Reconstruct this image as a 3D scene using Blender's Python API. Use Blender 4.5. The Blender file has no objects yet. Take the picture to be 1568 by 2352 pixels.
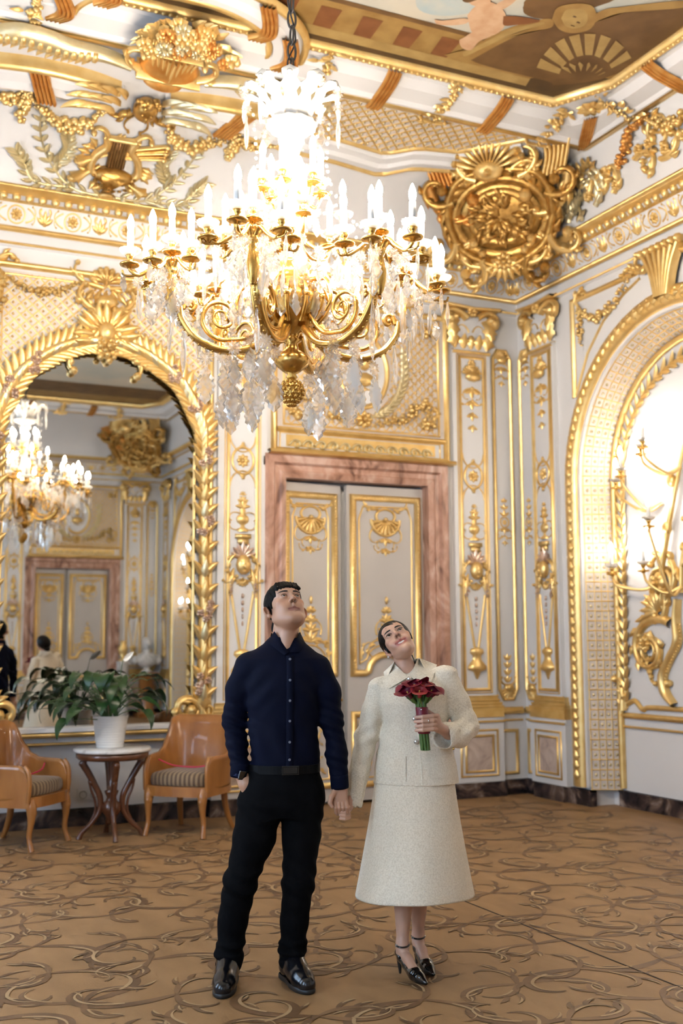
import bpy, math, random
import numpy as np
from mathutils import Matrix, Vector
sc = bpy.context.scene
col = sc.collection
pi = math.pi
rnd = random.Random(7)
# ------------------------------------------------------------------ camera
YAW, PITCH, ROLL = math.radians(24.9), math.radians(6.66), math.radians(-0.286)
fw = Vector((math.sin(YAW)*math.cos(PITCH), math.cos(YAW)*math.cos(PITCH), math.sin(PITCH)))
rt = Vector((math.cos(YAW), -math.sin(YAW), 0)); up = rt.cross(fw)
rt2 = rt*math.cos(ROLL)+up*math.sin(ROLL); up2 = -rt*math.sin(ROLL)+up*math.cos(ROLL)
cam = bpy.data.cameras.new('camera'); camo = bpy.data.objects.new('camera', cam); col.objects.link(camo)
camo.matrix_world = Matrix(((rt2.x, up2.x, -fw.x, 0), (rt2.y, up2.y, -fw.y, 0), (rt2.z, up2.z, -fw.z, 1.46), (0, 0, 0, 1)))
cam.sensor_fit = 'VERTICAL'; cam.sensor_height = 36; cam.lens = 36*2550/2352
cam.dof.use_dof = True; cam.dof.focus_distance = 4.95; cam.dof.aperture_fstop = 2.2
cam.clip_start = 0.05
sc.camera = camo
# ------------------------------------------------------------------ world, daylight, exposure
w = bpy.data.worlds.new('sky'); sc.world = w; w.use_nodes = True
bg = w.node_tree.nodes['Background']; bg.inputs[0].default_value = (0.52, 0.73, 1.0, 1); bg.inputs[1].default_value = 5.6
sc.view_settings.view_transform = 'Standard'; sc.view_settings.look = 'None'
sc.view_settings.gamma = 1.0; sc.view_settings.use_curve_mapping = False
sc.view_settings.exposure = 1.1
cy = sc.cycles
cy.max_bounces = 7; cy.diffuse_bounces = 3; cy.glossy_bounces = 3; cy.transmission_bounces = 6; cy.transparent_max_bounces = 10
cy.use_adaptive_sampling = True; cy.adaptive_threshold = 0.16
cy.sample_clamp_indirect = 6; cy.caustics_reflective = False; cy.caustics_refractive = False
cy.use_denoising = True
BULB = 300.0
XL, XR, YB, YF, CX, CY = -2.1, 6.25, 9.2, -3.9, 2.07, 2.65
WIN = [(6.3, 1.5), (2.65, 1.5), (-1.0, 1.5)]          # windows of the left wall: centre, width
for yc, wd in WIN:                                     # portals guide the sky light through the window openings
    L = bpy.data.lights.new('window_portal', 'AREA'); L.shape = 'RECTANGLE'; L.size = 3.3; L.size_y = wd
    L.cycles.is_portal = True
    o = bpy.data.objects.new('window_portal', L); col.objects.link(o)
    o.location = (XL-0.12, yc, 2.35); o.rotation_euler = (0, -pi/2, 0)
# ------------------------------------------------------------------ materials
MATS = {}
def mat(name, c, rough=0.5, metal=0.0, c2=None, scale=8.0, bump=0.0, bscale=60.0, trans=0.0, emit=0.0, coat=0.0, sheen=0.0, spec=0.5, stretch=(1, 1, 1), detail=3.0, ramp=(0.35, 0.65), attr=None, sss=0.0):
    if name in MATS: return MATS[name]
    m = bpy.data.materials.new(name); m.use_nodes = True; nt = m.node_tree; N = nt.nodes; L = nt.links
    b = N['Principled BSDF']; I = b.inputs
    I['Base Color'].default_value = (*c, 1); I['Roughness'].default_value = rough; I['Metallic'].default_value = metal
    I['Transmission Weight'].default_value = trans; I['Coat Weight'].default_value = coat; I['Sheen Weight'].default_value = sheen
    I['Specular IOR Level'].default_value = spec
    if sss: I['Subsurface Weight'].default_value = sss; I['Subsurface Radius'].default_value = (0.012, 0.005, 0.003); I['Subsurface Scale'].default_value = 1
    if emit: I['Emission Color'].default_value = (*c, 1); I['Emission Strength'].default_value = emit
    if c2 or bump:
        tc = N.new('ShaderNodeTexCoord'); mp = N.new('ShaderNodeMapping'); mp.inputs['Scale'].default_value = stretch
        L.new(tc.outputs['Object'], mp.inputs[0])
    if c2:
        n = N.new('ShaderNodeTexNoise'); n.inputs['Scale'].default_value = scale; n.inputs['Detail'].default_value = detail
        L.new(mp.outputs[0], n.inputs['Vector'])
        r = N.new('ShaderNodeValToRGB'); r.color_ramp.elements[0].position = ramp[0]; r.color_ramp.elements[1].position = ramp[1]
        r.color_ramp.elements[0].color = (*c, 1); r.color_ramp.elements[1].color = (*c2, 1)
        L.new(n.outputs[0], r.inputs[0]); L.new(r.outputs[0], I['Base Color'])
    if attr:
        a = N.new('ShaderNodeAttribute'); a.attribute_name = attr; L.new(a.outputs['Color'], I['Base Color'])
    if bump:
        n = N.new('ShaderNodeTexNoise'); n.inputs['Scale'].default_value = bscale; n.inputs['Detail'].default_value = 2
        L.new(mp.outputs[0], n.inputs['Vector'])
        bp = N.new('ShaderNodeBump'); bp.inputs['Strength'].default_value = bump; bp.inputs['Distance'].default_value = 0.004
        L.new(n.outputs[0], bp.inputs['Height']); L.new(bp.outputs[0], I['Normal'])
    MATS[name] = m
    return m
GOLD = mat('gilding', (0.76, 0.51, 0.185), 0.38, 0.75, c2=(0.84, 0.61, 0.26), scale=9, bump=0.25, bscale=45)
PALE = mat('pale_green_gilding', (0.66, 0.56, 0.32), 0.35, 0.8, c2=(0.74, 0.65, 0.42), scale=12, bump=0.3, bscale=60)
RED = mat('red_gilding', (0.62, 0.27, 0.06), 0.38, 0.8, c2=(0.74, 0.40, 0.12), scale=12, bump=0.3, bscale=60)
BRASS = mat('gilt_bronze', (0.72, 0.45, 0.13), 0.24, 0.95, c2=(0.60, 0.35, 0.085), scale=20, bump=0.12, bscale=120)
WHITE = mat('white_plaster', (0.695, 0.672, 0.660), 0.55, c2=(0.715, 0.692, 0.680), scale=1.5)
WARM = mat('warm_plaster', (0.62, 0.54, 0.475), 0.6, c2=(0.65, 0.57, 0.505), scale=2)
DOORP = mat('grey_door_paint', (0.50, 0.455, 0.415), 0.45, c2=(0.53, 0.485, 0.445), scale=2)
MIRR = mat('mirror_glass', (0.80, 0.79, 0.75), 0.0, 1.0)
def marble(name, cs, scale, rough=0.25, dist=2.5, stretch=(1, 1, 1)):
    m = bpy.data.materials.new(name); m.use_nodes = True; N = m.node_tree.nodes; L = m.node_tree.links; b = N['Principled BSDF']
    b.inputs['Roughness'].default_value = rough
    tc = N.new('ShaderNodeTexCoord'); mp = N.new('ShaderNodeMapping'); mp.inputs['Scale'].default_value = stretch
    n = N.new('ShaderNodeTexNoise'); n.inputs['Scale'].default_value = scale; n.inputs['Detail'].default_value = 7; n.inputs['Distortion'].default_value = dist
    r = N.new('ShaderNodeValToRGB'); e = r.color_ramp.elements
    while len(e) < len(cs): e.new(0.5)
    for k, (p, c) in enumerate(cs): e[k].position = p; e[k].color = (*c, 1)
    L.new(tc.outputs['Object'], mp.inputs[0]); L.new(mp.outputs[0], n.inputs['Vector']); L.new(n.outputs[0], r.inputs[0]); L.new(r.outputs[0], b.inputs['Base Color'])
    MATS[name] = m
    return m
MPINK = marble('pink_marble', [(0.30, (0.16, 0.075, 0.05)), (0.43, (0.38, 0.20, 0.135)), (0.55, (0.50, 0.29, 0.21)), (0.72, (0.66, 0.48, 0.40))], 3.2, 0.3, 3.0, (1, 1, 0.45))
MDARK = marble('dark_marble', [(0.36, (0.012, 0.010, 0.012)), (0.50, (0.04, 0.028, 0.028)), (0.60, (0.13, 0.085, 0.065)), (0.74, (0.36, 0.28, 0.24))], 3.0, 0.2, 2.0)
MPALE = marble('pale_marble', [(0.3, (0.26, 0.19, 0.17)), (0.45, (0.50, 0.38, 0.31)), (0.6, (0.60, 0.48, 0.40)), (0.8, (0.66, 0.56, 0.50))], 4.0, 0.35, 2.0)
MTOP = marble('white_marble', [(0.3, (0.42, 0.40, 0.38)), (0.5, (0.66, 0.64, 0.62)), (0.8, (0.74, 0.73, 0.72))], 4.0, 0.2, 2.5)
# ------------------------------------------------------------------ mesh building
def A(*p): return np.array(p, float)
class MB:
    """collects vertices and faces, then links them as one mesh object"""
    def __init__(s): s.v = []; s.f = []; s.n = 0
    def add(s, V, F):
        V = np.asarray(V, float).reshape(-1, 3); F = np.asarray(F, int)
        s.v.append(V); s.f.append(F+s.n); s.n += len(V); return s
    def grid(s, P, cu=False, cv=False):
        P = np.asarray(P, float); a, b = P.shape[:2]
        i = np.arange(a if cu else a-1); j = np.arange(b if cv else b-1)
        I, J = np.meshgrid(i, j, indexing='ij'); I2 = (I+1) % a; J2 = (J+1) % b
        return s.add(P, np.stack([I*b+J, I2*b+J, I2*b+J2, I*b+J2], -1).reshape(-1, 4))
    def box(s, lo, hi, bev=0):
        x0, y0, z0 = lo; x1, y1, z1 = hi
        V = [(x, y, z) for x in (x0, x1) for y in (y0, y1) for z in (z0, z1)]
        return s.add(V, [(0, 1, 3, 2), (4, 6, 7, 5), (0, 4, 5, 1), (2, 3, 7, 6), (0, 2, 6, 4), (1, 5, 7, 3)])
    def tube(s, P, R, n=8, cap=True):
        P = np.asarray(P, float); m = len(P); R = np.atleast_1d(np.asarray(R, float)); R = np.interp(np.linspace(0, 1, m), np.linspace(0, 1, len(R)), R) if len(R) > 1 else np.full(m, R[0])
        T = np.gradient(P, axis=0); T /= np.linalg.norm(T, axis=1)[:, None]+1e-12
        ref = A(0, 0, 1) if abs(T[0][2]) < 0.9 else A(1, 0, 0)
        nrm = np.cross(T[0], ref); nrm /= np.linalg.norm(nrm); G = np.zeros((m, n, 3)); a = np.arange(n)*2*pi/n
        for i in range(m):
            nrm = nrm-T[i]*(nrm@T[i]); nrm /= np.linalg.norm(nrm)+1e-12; b = np.cross(T[i], nrm)
            G[i] = P[i]+R[i]*(np.cos(a)[:, None]*nrm+np.sin(a)[:, None]*b)
        s.grid(G, cv=True)
        if cap:
            for e in (0, m-1): s.fan(G[e])
        return s
    def fan(s, ring):
        ring = np.asarray(ring, float); n = len(ring); c = ring.mean(0)
        return s.add(np.vstack([ring, c]), [(i, (i+1) % n, n) for i in range(n)])
    def lathe(s, prof, n=20, c=(0, 0, 0), rib=0, nrib=0):
        a = np.arange(n)*2*pi/n; P = np.zeros((len(prof), n, 3)); k = 1+rib*np.cos(a*nrib)
        for i, (r, z) in enumerate(prof): P[i] = np.stack([r*k*np.cos(a), r*k*np.sin(a), np.full(n, z)], -1)
        return s.grid(P+np.asarray(c, float), cv=True)
    def blob(s, c, r, n=8, m=6, rot=None):
        r = np.broadcast_to(np.asarray(r, float), (3,)); th = np.linspace(0, pi, m); a = np.arange(n)*2*pi/n
        P = np.stack([np.sin(th)[:, None]*np.cos(a), np.sin(th)[:, None]*np.sin(a), np.cos(th)[:, None]*np.ones(n)], -1)*r
        if rot is not None: P = P@np.asarray(rot).T
        return s.grid(P+np.asarray(c, float), cv=True)
    # ---- relief shapes on a surface: u along, v up, w out
    def stroke(s, P, W, H, w0=0.0, m=5, ends=True):
        P = np.asarray(P, float)[:, :2]; n = len(P); W = np.broadcast_to(np.asarray(W, float), (n,)); H = np.broadcast_to(np.asarray(H, float), (n,))
        T = np.gradient(P, axis=0); T /= np.linalg.norm(T, axis=1)[:, None]+1e-9; Nn = np.stack([-T[:, 1], T[:, 0]], -1)
        a = np.linspace(0, pi, m); G = np.zeros((n, m, 3))
        G[..., :2] = P[:, None]+Nn[:, None]*(np.cos(a)[None, :, None]*W[:, None, None]/2); G[..., 2] = w0+np.sin(a)[None]*H[:, None]
        s.grid(G); return s
    def mould(s, P, prof, closed=True, w0=0.0):
        """mitred moulding of profile (offset, height) along a 2D path"""
        P = np.asarray(P, float); n = len(P); G = np.zeros((n, len(prof), 3))
        for i in range(n):
            p = P[i]; a = P[i-1] if (closed or i > 0) else 2*P[0]-P[1]; b = P[(i+1) % n] if (closed or i < n-1) else 2*P[-1]-P[-2]
            d1 = (p-a)/(np.linalg.norm(p-a)+1e-9); d2 = (b-p)/(np.linalg.norm(b-p)+1e-9); n1 = A(-d1[1], d1[0]); n2 = A(-d2[1], d2[0])
            mm = n1+n2; mm = mm/(np.linalg.norm(mm)+1e-9); k = 1/max(0.35, mm@n1)
            for j, (o, h) in enumerate(prof): G[i, j] = (p[0]+mm[0]*o*k, p[1]+mm[1]*o*k, w0+h)
        return s.grid(G, cu=closed)
    def rect(s, u0, v0, u1, v1, prof, w0=0.0): return s.mould([(u0, v0), (u1, v0), (u1, v1), (u0, v1)], prof, True, w0)
    def leaf(s, x, y, ang, L, W, curl=0.0, h=0.015, lift=0.0, lob=0, w0=0.0, m=7):
        t = np.linspace(0, 1, m); a = ang+curl*t; st = L/(m-1)
        px = x+np.concatenate([[0], np.cumsum(np.cos(a[:-1])*st)]); py = y+np.concatenate([[0], np.cumsum(np.sin(a[:-1])*st)])
        wd = W*0.5*np.sin(pi*np.clip(t, 0.0, 1)**0.75)**0.8+W*0.06
        wd[-1] = W*0.02
        if lob: wd = wd*(1+0.3*np.cos(t*pi*2*lob))
        q = np.linspace(-1, 1, 5); G = np.zeros((m, 5, 3))
        G[..., 0] = px[:, None]-np.sin(a)[:, None]*q*wd[:, None]; G[..., 1] = py[:, None]+np.cos(a)[:, None]*q*wd[:, None]
        G[..., 2] = w0+h*(A(0, 0.75, 0.55, 0.75, 0)[None]+0.5*(q == 0)[None])*np.sin(pi*(0.15+0.8*t))[:, None]+lift*(t**2)[:, None]
        return s.grid(G)
    def rosette(s, x, y, r, n=8, h=0.02, w0=0.0):
        for k in range(n):
            a = 2*pi*k/n; s.leaf(x+math.cos(a)*r*0.2, y+math.sin(a)*r*0.2, a, r*0.8, r*0.62*8/n, 0, h, h*0.3, 0, w0, 5)
        return s.blob((x, y, w0+h*0.6), (r*0.28, r*0.28, h*0.9), 8, 5)
    def shell(s, x, y, r, a0, a1, n=9, h=0.03, w0=0.0):
        for k in range(n):
            a = a0+(a1-a0)*(k+0.5)/n; wd = r*abs(a1-a0)/n; t = np.linspace(0.1, 1, 6)
            P = np.stack([x+np.cos(a)*r*t, y+np.sin(a)*r*t], -1)
            s.stroke(P, wd*t*1.02, h*(0.35+0.65*np.sin(pi*t*0.9)), w0); s.blob((P[-1][0], P[-1][1], w0+h*0.2), (wd*0.52, wd*0.52, h*0.6), 6, 4)
        return s.blob((x, y, w0+h*0.4), (r*0.17, r*0.17, h), 8, 5)
    def garland(s, P, r, n, h=0.03, w0=0.0, seed=1, fat=1.0):
        R_ = random.Random(seed); P = np.asarray(P, float)
        for k in range(n):
            t = k/(n-1)*(len(P)-1); i = min(int(t), len(P)-2); q = P[i]+(P[i+1]-P[i])*(t-i); sw = r*(0.55+0.6*math.sin(pi*k/(n-1))*fat)
            for _ in range(3):
                a = R_.random()*6.28; d = R_.random()*sw; b = sw*(0.35+0.3*R_.random())
                s.blob((q[0]+math.cos(a)*d, q[1]+math.sin(a)*d, w0+h*R_.random()), (b, b, b*0.9), 6, 4)
        return s
    def beads(s, P, r, gap, w0=0.0, n=6):
        P = np.asarray(P, float); d = np.linalg.norm(np.diff(P, axis=0), axis=1); c = np.concatenate([[0], np.cumsum(d)])
        for t in np.arange(gap/2, c[-1], gap):
            s.blob((np.interp(t, c, P[:, 0]), np.interp(t, c, P[:, 1]), w0), (r, r, r), n, 4)
        return s
    def curl(s, x, y, ang, L, k0, k1, W, h=0.02, w0=0.0, leaves=0, ls=0.06, seed=0, tip=True, n=None, e=1.0):
        """tapering scroll whose curvature runs from k0 to k1, with optional acanthus leaves"""
        P, a = vine(x, y, ang, L, k0, k1, n or max(10, int(L*40)), e); t = np.linspace(0, 1, len(P))
        s.stroke(P, W*(1-0.55*t), h*(1-0.4*t), w0)
        if tip: s.blob((P[-1][0], P[-1][1], w0+h*0.5), (W*0.55, W*0.55, h*0.9), 7, 5)
        for k in range(leaves):
            i = int((k+0.6)/(leaves+0.4)*(len(P)-3)); sd = 1 if (k+seed) % 2 else -1
            s.leaf(P[i][0], P[i][1], a[i]+sd*0.7, ls*(1.1-0.4*k/max(1, leaves)), ls*0.42, -sd*0.9, h*0.9, h*0.4, 2, w0, 6)
        return P
    def obj(s, name, m, parent=None, xf=None, smooth=True, color=None, kind=None):
        me = bpy.data.meshes.new(name); V = np.vstack(s.v)
        if xf is not None:
            V = xf(V); p = parent
            while p is not None: V = V-np.array(p.location); p = p.parent
        F = s.f; nl = sum(f.size for f in F); nf = sum(len(f) for f in F)
        me.vertices.add(len(V)); me.vertices.foreach_set('co', V.astype(np.float32).ravel())
        me.loops.add(nl); me.loops.foreach_set('vertex_index', np.concatenate([f.ravel() for f in F]).astype(np.int32))
        tot = np.concatenate([np.full(len(f), f.shape[1]) for f in F]).astype(np.int32)
        me.polygons.add(nf); me.polygons.foreach_set('loop_start', np.concatenate([[0], np.cumsum(tot)[:-1]]).astype(np.int32))
        me.update(calc_edges=True); me.validate()
        me.polygons.foreach_set('use_smooth', np.full(len(me.polygons), bool(smooth)))
        if color is not None:
            at = me.color_attributes.new('tint', 'FLOAT_COLOR', 'POINT'); c = np.ones((len(V), 4), np.float32); c[:, :3] = color(V) if callable(color) else color
            at.data.foreach_set('color', c.ravel())
        me.materials.append(m)
        o = bpy.data.objects.new(name, me); col.objects.link(o)
        if parent is not None: o.parent = parent
        if kind: o['kind'] = kind
        return o
def vine(x, y, ang, L, k0, k1, n, e=1.0):
    t = np.linspace(0, 1, n); k = k0+(k1-k0)*t**e; a = ang+np.concatenate([[0], np.cumsum((k[1:]+k[:-1])/2*L/(n-1))])
    P = np.stack([x+np.concatenate([[0], np.cumsum(np.cos(a[:-1]))])*L/(n-1), y+np.concatenate([[0], np.cumsum(np.sin(a[:-1]))])*L/(n-1)], -1)
    return P, a
def spl(pts, n=24):
    """Catmull-Rom through points of any dimension"""
    P = np.asarray(pts, float); P = np.vstack([2*P[0]-P[1], P, 2*P[-1]-P[-2]]); o = []
    for i in range(1, len(P)-2):
        t = np.linspace(0, 1, max(2, n//(len(P)-3)), endpoint=False)[:, None]; a, b, c, d = P[i-1], P[i], P[i+1], P[i+2]
        o.append(0.5*((2*b)+(c-a)*t+(2*a-5*b+4*c-d)*t*t+(3*b-a-3*c+d)*t**3))
    return np.vstack(o+[P[-2][None]])
def arc(cx, cy_, r, a0, a1, n=20, ry=None):
    a = np.linspace(a0, a1, n); return np.stack([cx+r*np.cos(a), cy_+(ry or r)*np.sin(a)], -1)
def plane(o, u, n):
    o, u, n = A(*o), A(*u), A(*n)
    return lambda V: o+V[:, :1]*u+V[:, 1:2]*A(0, 0, 1)+V[:, 2:3]*n
BACK = plane((0, YB, 0), (1, 0, 0), (0, -1, 0)); FRONT = plane((0, YF, 0), (1, 0, 0), (0, 1, 0))
RIGHT = plane((XR, 0, 0), (0, 1, 0), (-1, 0, 0)); LEFT = plane((XL, 0, 0), (0, 1, 0), (1, 0, 0))
def flipf(f): return lambda V: f(np.stack([5.3-V[:, 0], V[:, 1], V[:, 2]], -1))      # mirror image along the long wall
def empty(name, label=None, cat=None, group=None, loc=(0, 0, 0), rz=0.0, kind=None):
    o = bpy.data.objects.new(name, None); col.objects.link(o); o.location = loc; o.rotation_euler = (0, 0, rz)
    return tag(o, label, cat, group, kind)
def tag(o, label=None, cat=None, group=None, kind=None):
    for k, v in (('label', label), ('category', cat), ('group', group), ('kind', kind)):
        if v: o[k] = v
    return o
def share(o, name, parent, loc=(0, 0, 0), rot=(0, 0, 0), sca=(1, 1, 1)):
    c = bpy.data.objects.new(name, o.data if hasattr(o, 'data') else o); col.objects.link(c); c.parent = parent; c.location = loc; c.rotation_euler = rot; c.scale = sca
    return c
def copy_tree(o, parent=None):
    c = o.copy(); col.objects.link(c); c.parent = parent
    for ch in list(o.children): copy_tree(ch, c)
    return c
HR = [(-1, 0), (-0.8, 0.7), (-0.2, 1), (0.3, 0.95), (0.6, 0.55), (1, 0.45), (1, 0)]
def prof(w_, h): return [(a*w_/2, b*h) for a, b in HR]
# ================================================================== the setting
def struct(name, mb, m, xf=None, smooth=False, parent=None):
    o = mb.obj(name, m, parent, xf, smooth)
    if parent is None: o['kind'] = 'structure'
    return o
FLOORM = mat('parquet_wood', (0.250, 0.138, 0.055), 0.5, c2=(0.335, 0.192, 0.082), scale=2.2, bump=0.15, bscale=50, stretch=(3, 1, 1), detail=6, ramp=(0.3, 0.7))
DKIN = mat('dark_inlay_wood', (0.105, 0.052, 0.022), 0.45, c2=(0.165, 0.085, 0.036), scale=6)
LTIN = mat('light_inlay_wood', (0.43, 0.29, 0.15), 0.5, c2=(0.36, 0.235, 0.115), scale=6)
MDIN = mat('medium_inlay_wood', (0.155, 0.08, 0.034), 0.45, c2=(0.21, 0.112, 0.048), scale=6)
floor = struct('floor', MB().box((XL-0.3, YF-0.3, -0.1), (XR+0.4, YB+0.4, 0)), FLOORM)
RB = [0]
def flat_ribbon(mb, P, W, z):
    RB[0] = (RB[0]+1) % 90; z += RB[0]*2.2e-5; P = np.asarray(P); T = np.gradient(P, axis=0); T /= np.linalg.norm(T, axis=1)[:, None]+1e-9; N = np.stack([-T[:, 1], T[:, 0]], -1)
    G = np.zeros((len(P), 2, 3)); G[:, 0, :2] = P+N*W[:, None]/2; G[:, 1, :2] = P-N*W[:, None]/2; G[..., 2] = z; mb.grid(G)
def inlay_tile(seed, TW, TH):
    R_ = random.Random(seed); dk, lt, md = MB(), MB(), MB(); cells = [(i, j) for i in range(3) for j in range(2)]
    for ci, cj in cells:
        bx, by = (ci+0.5)*TW/3+R_.uniform(-.05, .05), (cj+0.5)*TH/2+R_.uniform(-.06, .06); sg = 1 if (ci+cj) % 2 else -1
        a = R_.uniform(-0.5, 0.5)+(pi if sg < 0 else 0)
        for k, (da, L, k0, k1, wd) in enumerate([(0, 0.66, 1.2, 15, .056), (2.7, 0.44, -2, -15, .044), (0.9, 0.34, -3, -20, .036), (-2.2, 0.30, 2, 18, .034)]):
            P, an = vine(bx, by, a+da, L*R_.uniform(.85, 1.15), sg*k0, sg*k1, 26, 1.6); t = np.linspace(0, 1, 26)
            W = wd*np.sin(pi*(0.06+0.9*t))**0.7*(1.15-.4*t); flat_ribbon(dk if k % 2 == 0 else md, P, W, 0.0008+0.0002*k)
            off = np.stack([-np.sin(an), np.cos(an)], -1)*(sg*(1 if k1 > 0 else -1)*W*0.36)[:, None]
            flat_ribbon(lt, P[8:25]+off[8:25], (W*0.30*np.sin(pi*np.linspace(0, 1, 26)))[8:25]+.001, 0.0022)
            for q in (9, 15):
                s2 = -1 if (k+q) % 2 else 1
                Pl, _ = vine(P[q][0], P[q][1], an[q]+s2*0.8, R_.uniform(.09, .17), -s2*2, -s2*14, 10)
                flat_ribbon(dk, Pl, .026*np.sin(pi*np.linspace(.1, .98, 10)), 0.0018)
                if R_.random() < .6: flat_ribbon(lt, Pl[4:]+.008, .011*np.sin(pi*np.linspace(.1, .98, 6)), 0.0024)
    return dk, md, lt
TW, TH = 1.28, 0.98; protos = []
for sd in range(4):
    protos.append([b.obj('inlay_scroll', m, floor, kind='stuff', smooth=False) for b, m in zip(inlay_tile(11+sd, TW, TH), (DKIN, MDIN, LTIN))])
q = 0
for i in range(-3, 5):
    for j in range(-4, 7):
        x0, y0 = 0.8+i*TW, 2.0+j*TH
        if x0 < XL-.01 or x0+TW > XR+.02 or y0 < YF-.01 or y0+TH > YB: continue
        pr = protos[(i*5+j*3) % 4]; fl = (i+j*j) % 2
        for o in pr:
            if o.get('used'): o = share(o, 'inlay_scroll', floor); o['kind'] = 'stuff'
            else: o['used'] = 1
            o.location = (x0+(TW if fl else 0), y0+(TH if fl else 0), 0); o.rotation_euler = (0, 0, pi if fl else 0)
for pr in protos:
    for o in pr:
        if 'used' in o: del o['used']
DARKL = mat('dark_joint', (0.035, 0.02, 0.012), 0.6)
for x in (3.35, -0.5):
    MB().box((x-.003, YF, 0), (x+.003, YB, .0035)).obj('parquet_joint', DARKL, floor, smooth=False)
# walls
struct('wall_back', MB().box((XL-.3, YB, 0), (3.70, YB+.3, 5.2)).box((5.18, YB, 0), (XR+.3, YB+.3, 5.2)).box((3.70, YB, 2.94), (5.18, YB+.3, 5.2)).box((3.70, YB+.27, 0), (5.18, YB+.3, 2.94)), WHITE)
struct('wall_front', MB().box((XL-.3, YF-.3, 0), (3.70, YF, 5.2)).box((5.18, YF-.3, 0), (XR+.3, YF, 5.2)).box((3.70, YF-.3, 2.94), (5.18, YF, 5.2)).box((3.70, YF-.3, 0), (5.18, YF-.27, 2.94)), WHITE)
wl = MB(); ye = YF
for yc, wd in reversed(WIN):
    wl.box((XL-.25, ye, 0), (XL, yc-wd/2, 5.2)); wl.box((XL-.25, yc-wd/2, 0), (XL, yc+wd/2, .7)); wl.box((XL-.25, yc-wd/2, 4.0), (XL, yc+wd/2, 5.2)); ye = yc+wd/2
wl.box((XL-.25, ye, 0), (XL, YB, 5.2)); struct('wall_left', wl, WHITE)
PANE = bpy.data.materials.new('window_pane'); PANE.use_nodes = True; _n = PANE.node_tree; _n.nodes.clear()
_o = _n.nodes.new('ShaderNodeOutputMaterial'); _m = _n.nodes.new('ShaderNodeMixShader'); _t = _n.nodes.new('ShaderNodeBsdfTransparent'); _g = _n.nodes.new('ShaderNodeBsdfGlossy')
_g.inputs['Roughness'].default_value = 0; _m.inputs[0].default_value = .06; _n.links.new(_t.outputs[0], _m.inputs[1]); _n.links.new(_g.outputs[0], _m.inputs[2]); _n.links.new(_m.outputs[0], _o.inputs[0])
for k, (yc, wd) in enumerate(WIN):
    w0, w1 = yc-wd/2, yc+wd/2; wo = empty('window_%d' % (k+1), kind='structure', loc=(XL, yc, .7))
    fr = MB()
    for a, b in ((w0, w0+.07), (w1-.07, w1), (yc-.03, yc+.03)): fr.box((XL-.2, a, .7), (XL-.13, b, 4.0))
    for z in (.7, 2.6, 3.93): fr.box((XL-.2, w0, z), (XL-.13, w1, z+.07))
    fr.obj('window_frame', WHITE, wo, lambda V: V, smooth=False)
    for a, b in ((w0+.07, yc-.03), (yc+.03, w1-.07)):
        for z0, z1 in ((.77, 2.6), (2.67, 3.93)): MB().box((XL-.17, a, z0), (XL-.165, b, z1)).obj('window_pane', PANE, wo, lambda V: V, smooth=False)
# right wall with two arched recesses
AC, AS, RF, RI = 6.95, 2.90, 1.27, 1.14                 # arch centre, springing height, front and inner radius
wr = MB()
def archz(u, c, r): return AS+math.sqrt(max(0, r*r-(u-c)**2))
for a, b in ((YF, 5.3-AC-RF), (5.3-AC+RF, AC-RF), (AC+RF, YB)): wr.box((XR, a, 0), (XR+.3, b, 5.2))
for c in (AC, 5.3-AC):
    us = c-RF*np.cos(np.linspace(0, pi, 41)); G = np.zeros((41, 2, 3))
    for i, u in enumerate(us): G[i, 0] = (XR, u, archz(u, c, RF)); G[i, 1] = (XR, u, 5.2)
    wr.grid(G); wr.box((XR+.25, c-RF-.1, 0), (XR+.3, c+RF+.1, 4.4))
struct('wall_right', wr, WHITE)
def arch_path(c, r, n=28, z0=0.16): return np.vstack([[(c+r, z0)], arc(c, AS, r, 0, pi, n), [(c-r, z0)]])
# baseboards of dark marble, stepping round the pilasters
def base_strip(name, f, spans):
    b = MB()
    for u0, u1, w1 in spans:
        w0 = -.25 if w1 < 0 else -.02; b.box((u0, 0, w0), (u1, .14, w1)); b.box((u0, .125, w0), (u1, .14, w1+.008))
    struct(name, b, MDARK, f)
base_strip('baseboard_back', BACK, [(XL, 3.0, .03), (3.0, 3.58, .09), (5.40, 5.95, .09), (5.95, XR, .035)])
base_strip('baseboard_front', FRONT, [(XL, 3.0, .03), (3.0, 3.58, .09), (5.40, 5.95, .09), (5.95, XR, .035)])
base_strip('baseboard_left', LEFT, [(YF, YB, .03)])
base_strip('baseboard_right', RIGHT, [(8.98, YB, .035), (8.51, 8.98, .09), (AC+RF-.05, 8.51, .05), (AC-RI-.02, AC+RI+.02, -.215), (5.3-AC+RI, AC-RI, .035), (5.3-AC-RI-.02, 5.3-AC+RI+.02, -.215), (YF, 5.3-AC-RF+.05, .05)])
# cornice round the room
ROOM = A((XL, YF), (XR, YF), (XR, YB), (XL, YB))
def ring(name, pts, m, parent=None): return MB().mould(ROOM, pts).obj(name, m, parent, smooth=False)
corn = ring('trim_1', [(0, 4.72), (.02, 4.73), (.02, 4.84), (.05, 4.885), (.12, 5.06), (.13, 5.07), (.20, 5.12), (.25, 5.15), (.25, 5.19), (0, 5.19)], WHITE); corn['kind'] = 'structure'
def tor(o, z, r): return [(o+r*math.cos(a), z+r*math.sin(a)) for a in np.linspace(-pi/2, pi/2, 7)]
MB().mould(ROOM, tor(.045, 4.862, .026)).obj('gilt_torus', GOLD, corn)
MB().mould(ROOM, tor(.018, 4.750, .013)).obj('gilt_fillet', GOLD, corn)
MB().mould(ROOM, [(.185, 5.10), (.235, 5.115), (.262, 5.14), (.262, 5.165), (.24, 5.17)]).obj('gilt_crown_fillet', GOLD, corn)
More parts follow.
